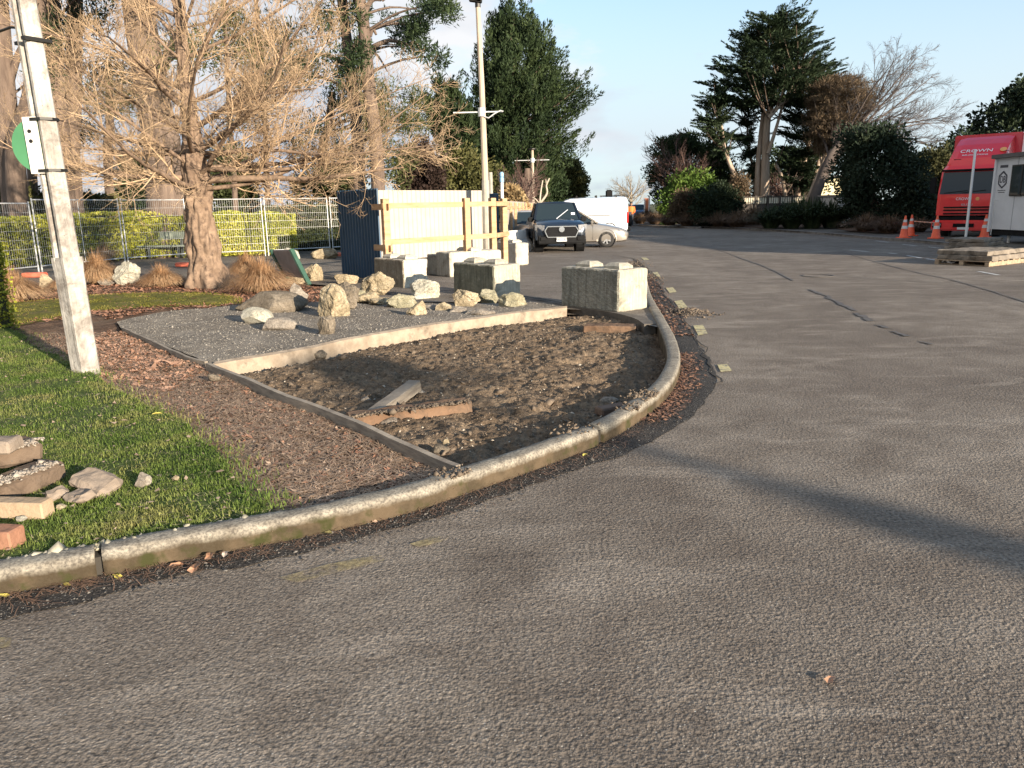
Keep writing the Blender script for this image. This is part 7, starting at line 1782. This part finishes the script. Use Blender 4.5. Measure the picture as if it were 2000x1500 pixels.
def person(x, Y, vest, label, seed, facing=0.0, helmet=True):
    p = V(x, 400, Y); p.z = .02; t = thing('person', label, 'person', p, facing, 'road workers far up the road')
    me = bpy.data.meshes.new('body'); 
    J = [(0, 0, .95, .13), (0, 0, 1.2, .15), (0, 0, 1.42, .13), (0, 0, 1.52, .06), (0, -.01, 1.66, .10),
         (.10, 0, .90, .10), (.12, .02, .5, .075), (.12, .02, .1, .05), (.12, -.12, .05, .045),
         (-.10, 0, .90, .10), (-.13, -.06, .5, .075), (-.13, .03, .1, .05), (-.13, -.11, .05, .045),
         (.20, 0, 1.42, .065), (.26, .02, 1.15, .05), (.22, -.14, .95, .04), (-.20, 0, 1.42, .065), (-.27, .02, 1.15, .05), (-.22, -.16, .98, .04)]
    E_ = [(0, 1), (1, 2), (2, 3), (3, 4), (0, 5), (5, 6), (6, 7), (7, 8), (0, 9), (9, 10), (10, 11), (11, 12), (2, 13), (13, 14), (14, 15), (2, 16), (16, 17), (17, 18)]
    me.from_pydata([j[:3] for j in J], E_, []); o = bpy.data.objects.new('body', me); C.objects.link(o); o.parent = t
    m_ = o.modifiers.new('skin', 'SKIN'); s = o.modifiers.new('sub', 'SUBSURF'); s.levels = 1; s.render_levels = 1
    for i, j in enumerate(J): me.skin_vertices[0].data[i].radius = (j[3], j[3])
    me.skin_vertices[0].data[0].use_root = True
    me.materials.append(M('work_trousers', (.03, .035, .05), (.05, .055, .07)))
    secs = []
    for z, a, b_ in ((.88, .19, .14), (1.1, .20, .145), (1.3, .22, .15), (1.43, .21, .13), (1.5, .09, .08)): secs.append([(a*math.cos(k*PI/6), b_*math.sin(k*PI/6), z) for k in range(12)])
    MB().loft(secs, close_ring=True).build('vest', vest, t, smooth=True)
    for s_ in (-1, 1): MB().tube([(s_*.20, 0, 1.44), (s_*.265, .02, 1.15), (s_*.225, -.13, .98)], [.08, .066, .055], 8).build('sleeve', vest, t)
    MB().lathe([(.0, 1.55), (.07, 1.57), (.095, 1.66), (.08, 1.74), (0, 1.77)], 12, c=(0, -.01, 0), cap=False).build('head', M('skin', (.35, .2, .14)), t, smooth=True)
    MB().lathe([(.14, 1.70), (.115, 1.71), (.11, 1.76), (.07, 1.82), (0, 1.84)], 14, c=(0, -.01, 0), cap=False).build('hard_hat', M('hat_white', (.7, .7, .68)) if helmet else M('hair', (.04, .03, .02)), t, smooth=True)
    return t
m_hy = M('hi_vis_yellow', (.55, .65, .05), rough=.7); m_ho = M('hi_vis_orange', (.75, .17, .03), rough=.7)
person(1290, 70, m_hy, 'worker in a yellow high visibility vest and white hard hat', 1)
person(1233, 62, m_ho, 'worker in orange high visibility clothing just right of the white van', 2, helmet=False)
person(1310, 78, m_ho, 'worker in orange behind the thin grey post', 3, helmet=False)

# ================================================================ LONG SHED OUT OF VIEW THAT SHADES THE FAR SIDE
kk = 7.0/math.tan(SEL)
cA_ = Vector((7.8, 27.2, 0))+SUN*kk; dS = Vector((5.6, -3.2, 0)).normalized(); dW = Vector((-1.6, 10, 0)).normalized()
def slabbuilding(name, c, du, dv, Lu, Lv, Hh, label, col):
    t = thing(name, label, 'building', c); q = [Vector((0, 0, 0)), du*Lu, du*Lu+dv*Lv, dv*Lv]
    MB().add([tuple(p) for p in q]+[(p.x, p.y, Hh-.25) for p in q], [(3, 2, 1, 0), (4, 5, 6, 7), (0, 1, 5, 4), (1, 2, 6, 5), (2, 3, 7, 6), (3, 0, 4, 7)]).build('wall', col, t)
    cen = (q[0]+q[2])/2; q2 = [cen+(p-cen)*1.02 for p in q]
    MB().add([(p.x, p.y, Hh-.25) for p in q2]+[(p.x, p.y, Hh) for p in q2], [(3, 2, 1, 0), (4, 5, 6, 7), (0, 1, 5, 4), (1, 2, 6, 5), (2, 3, 7, 6), (3, 0, 4, 7)]).build('roof', M('roof_grey', (.2, .18, .17)), t)
    for k in range(4): 
        a = du*(Lu*(k+.3)/4); MB().box((a.x-dv.x*.02, a.y-dv.y*.02, 2.4), (1.4, .06, 1.2), rz=math.atan2(du.y, du.x)).build('window', m_glass, t)
slabbuilding('long_shed', cA_, dS, dW, 32, 15, 7.0, 'long grey shed out of view on the right', M('shed_cladding', (.3, .3, .29), (.38, .37, .35), sc=.4))
k2 = 13.2/math.tan(SEL); c3 = Vector((4.0, 45.5, 0))+SUN*k2  # unseen block added to keep the far planting in shade
slabbuilding('shade_block', c3, Vector((1, -.12, 0)).normalized(), Vector((.12, 1, 0)).normalized(), 40, 15, 13.2, 'unseen tall block added far to the right to shade the planting', M('shade_block_cladding', (.35, .34, .32), (.42, .41, .38), sc=.3))
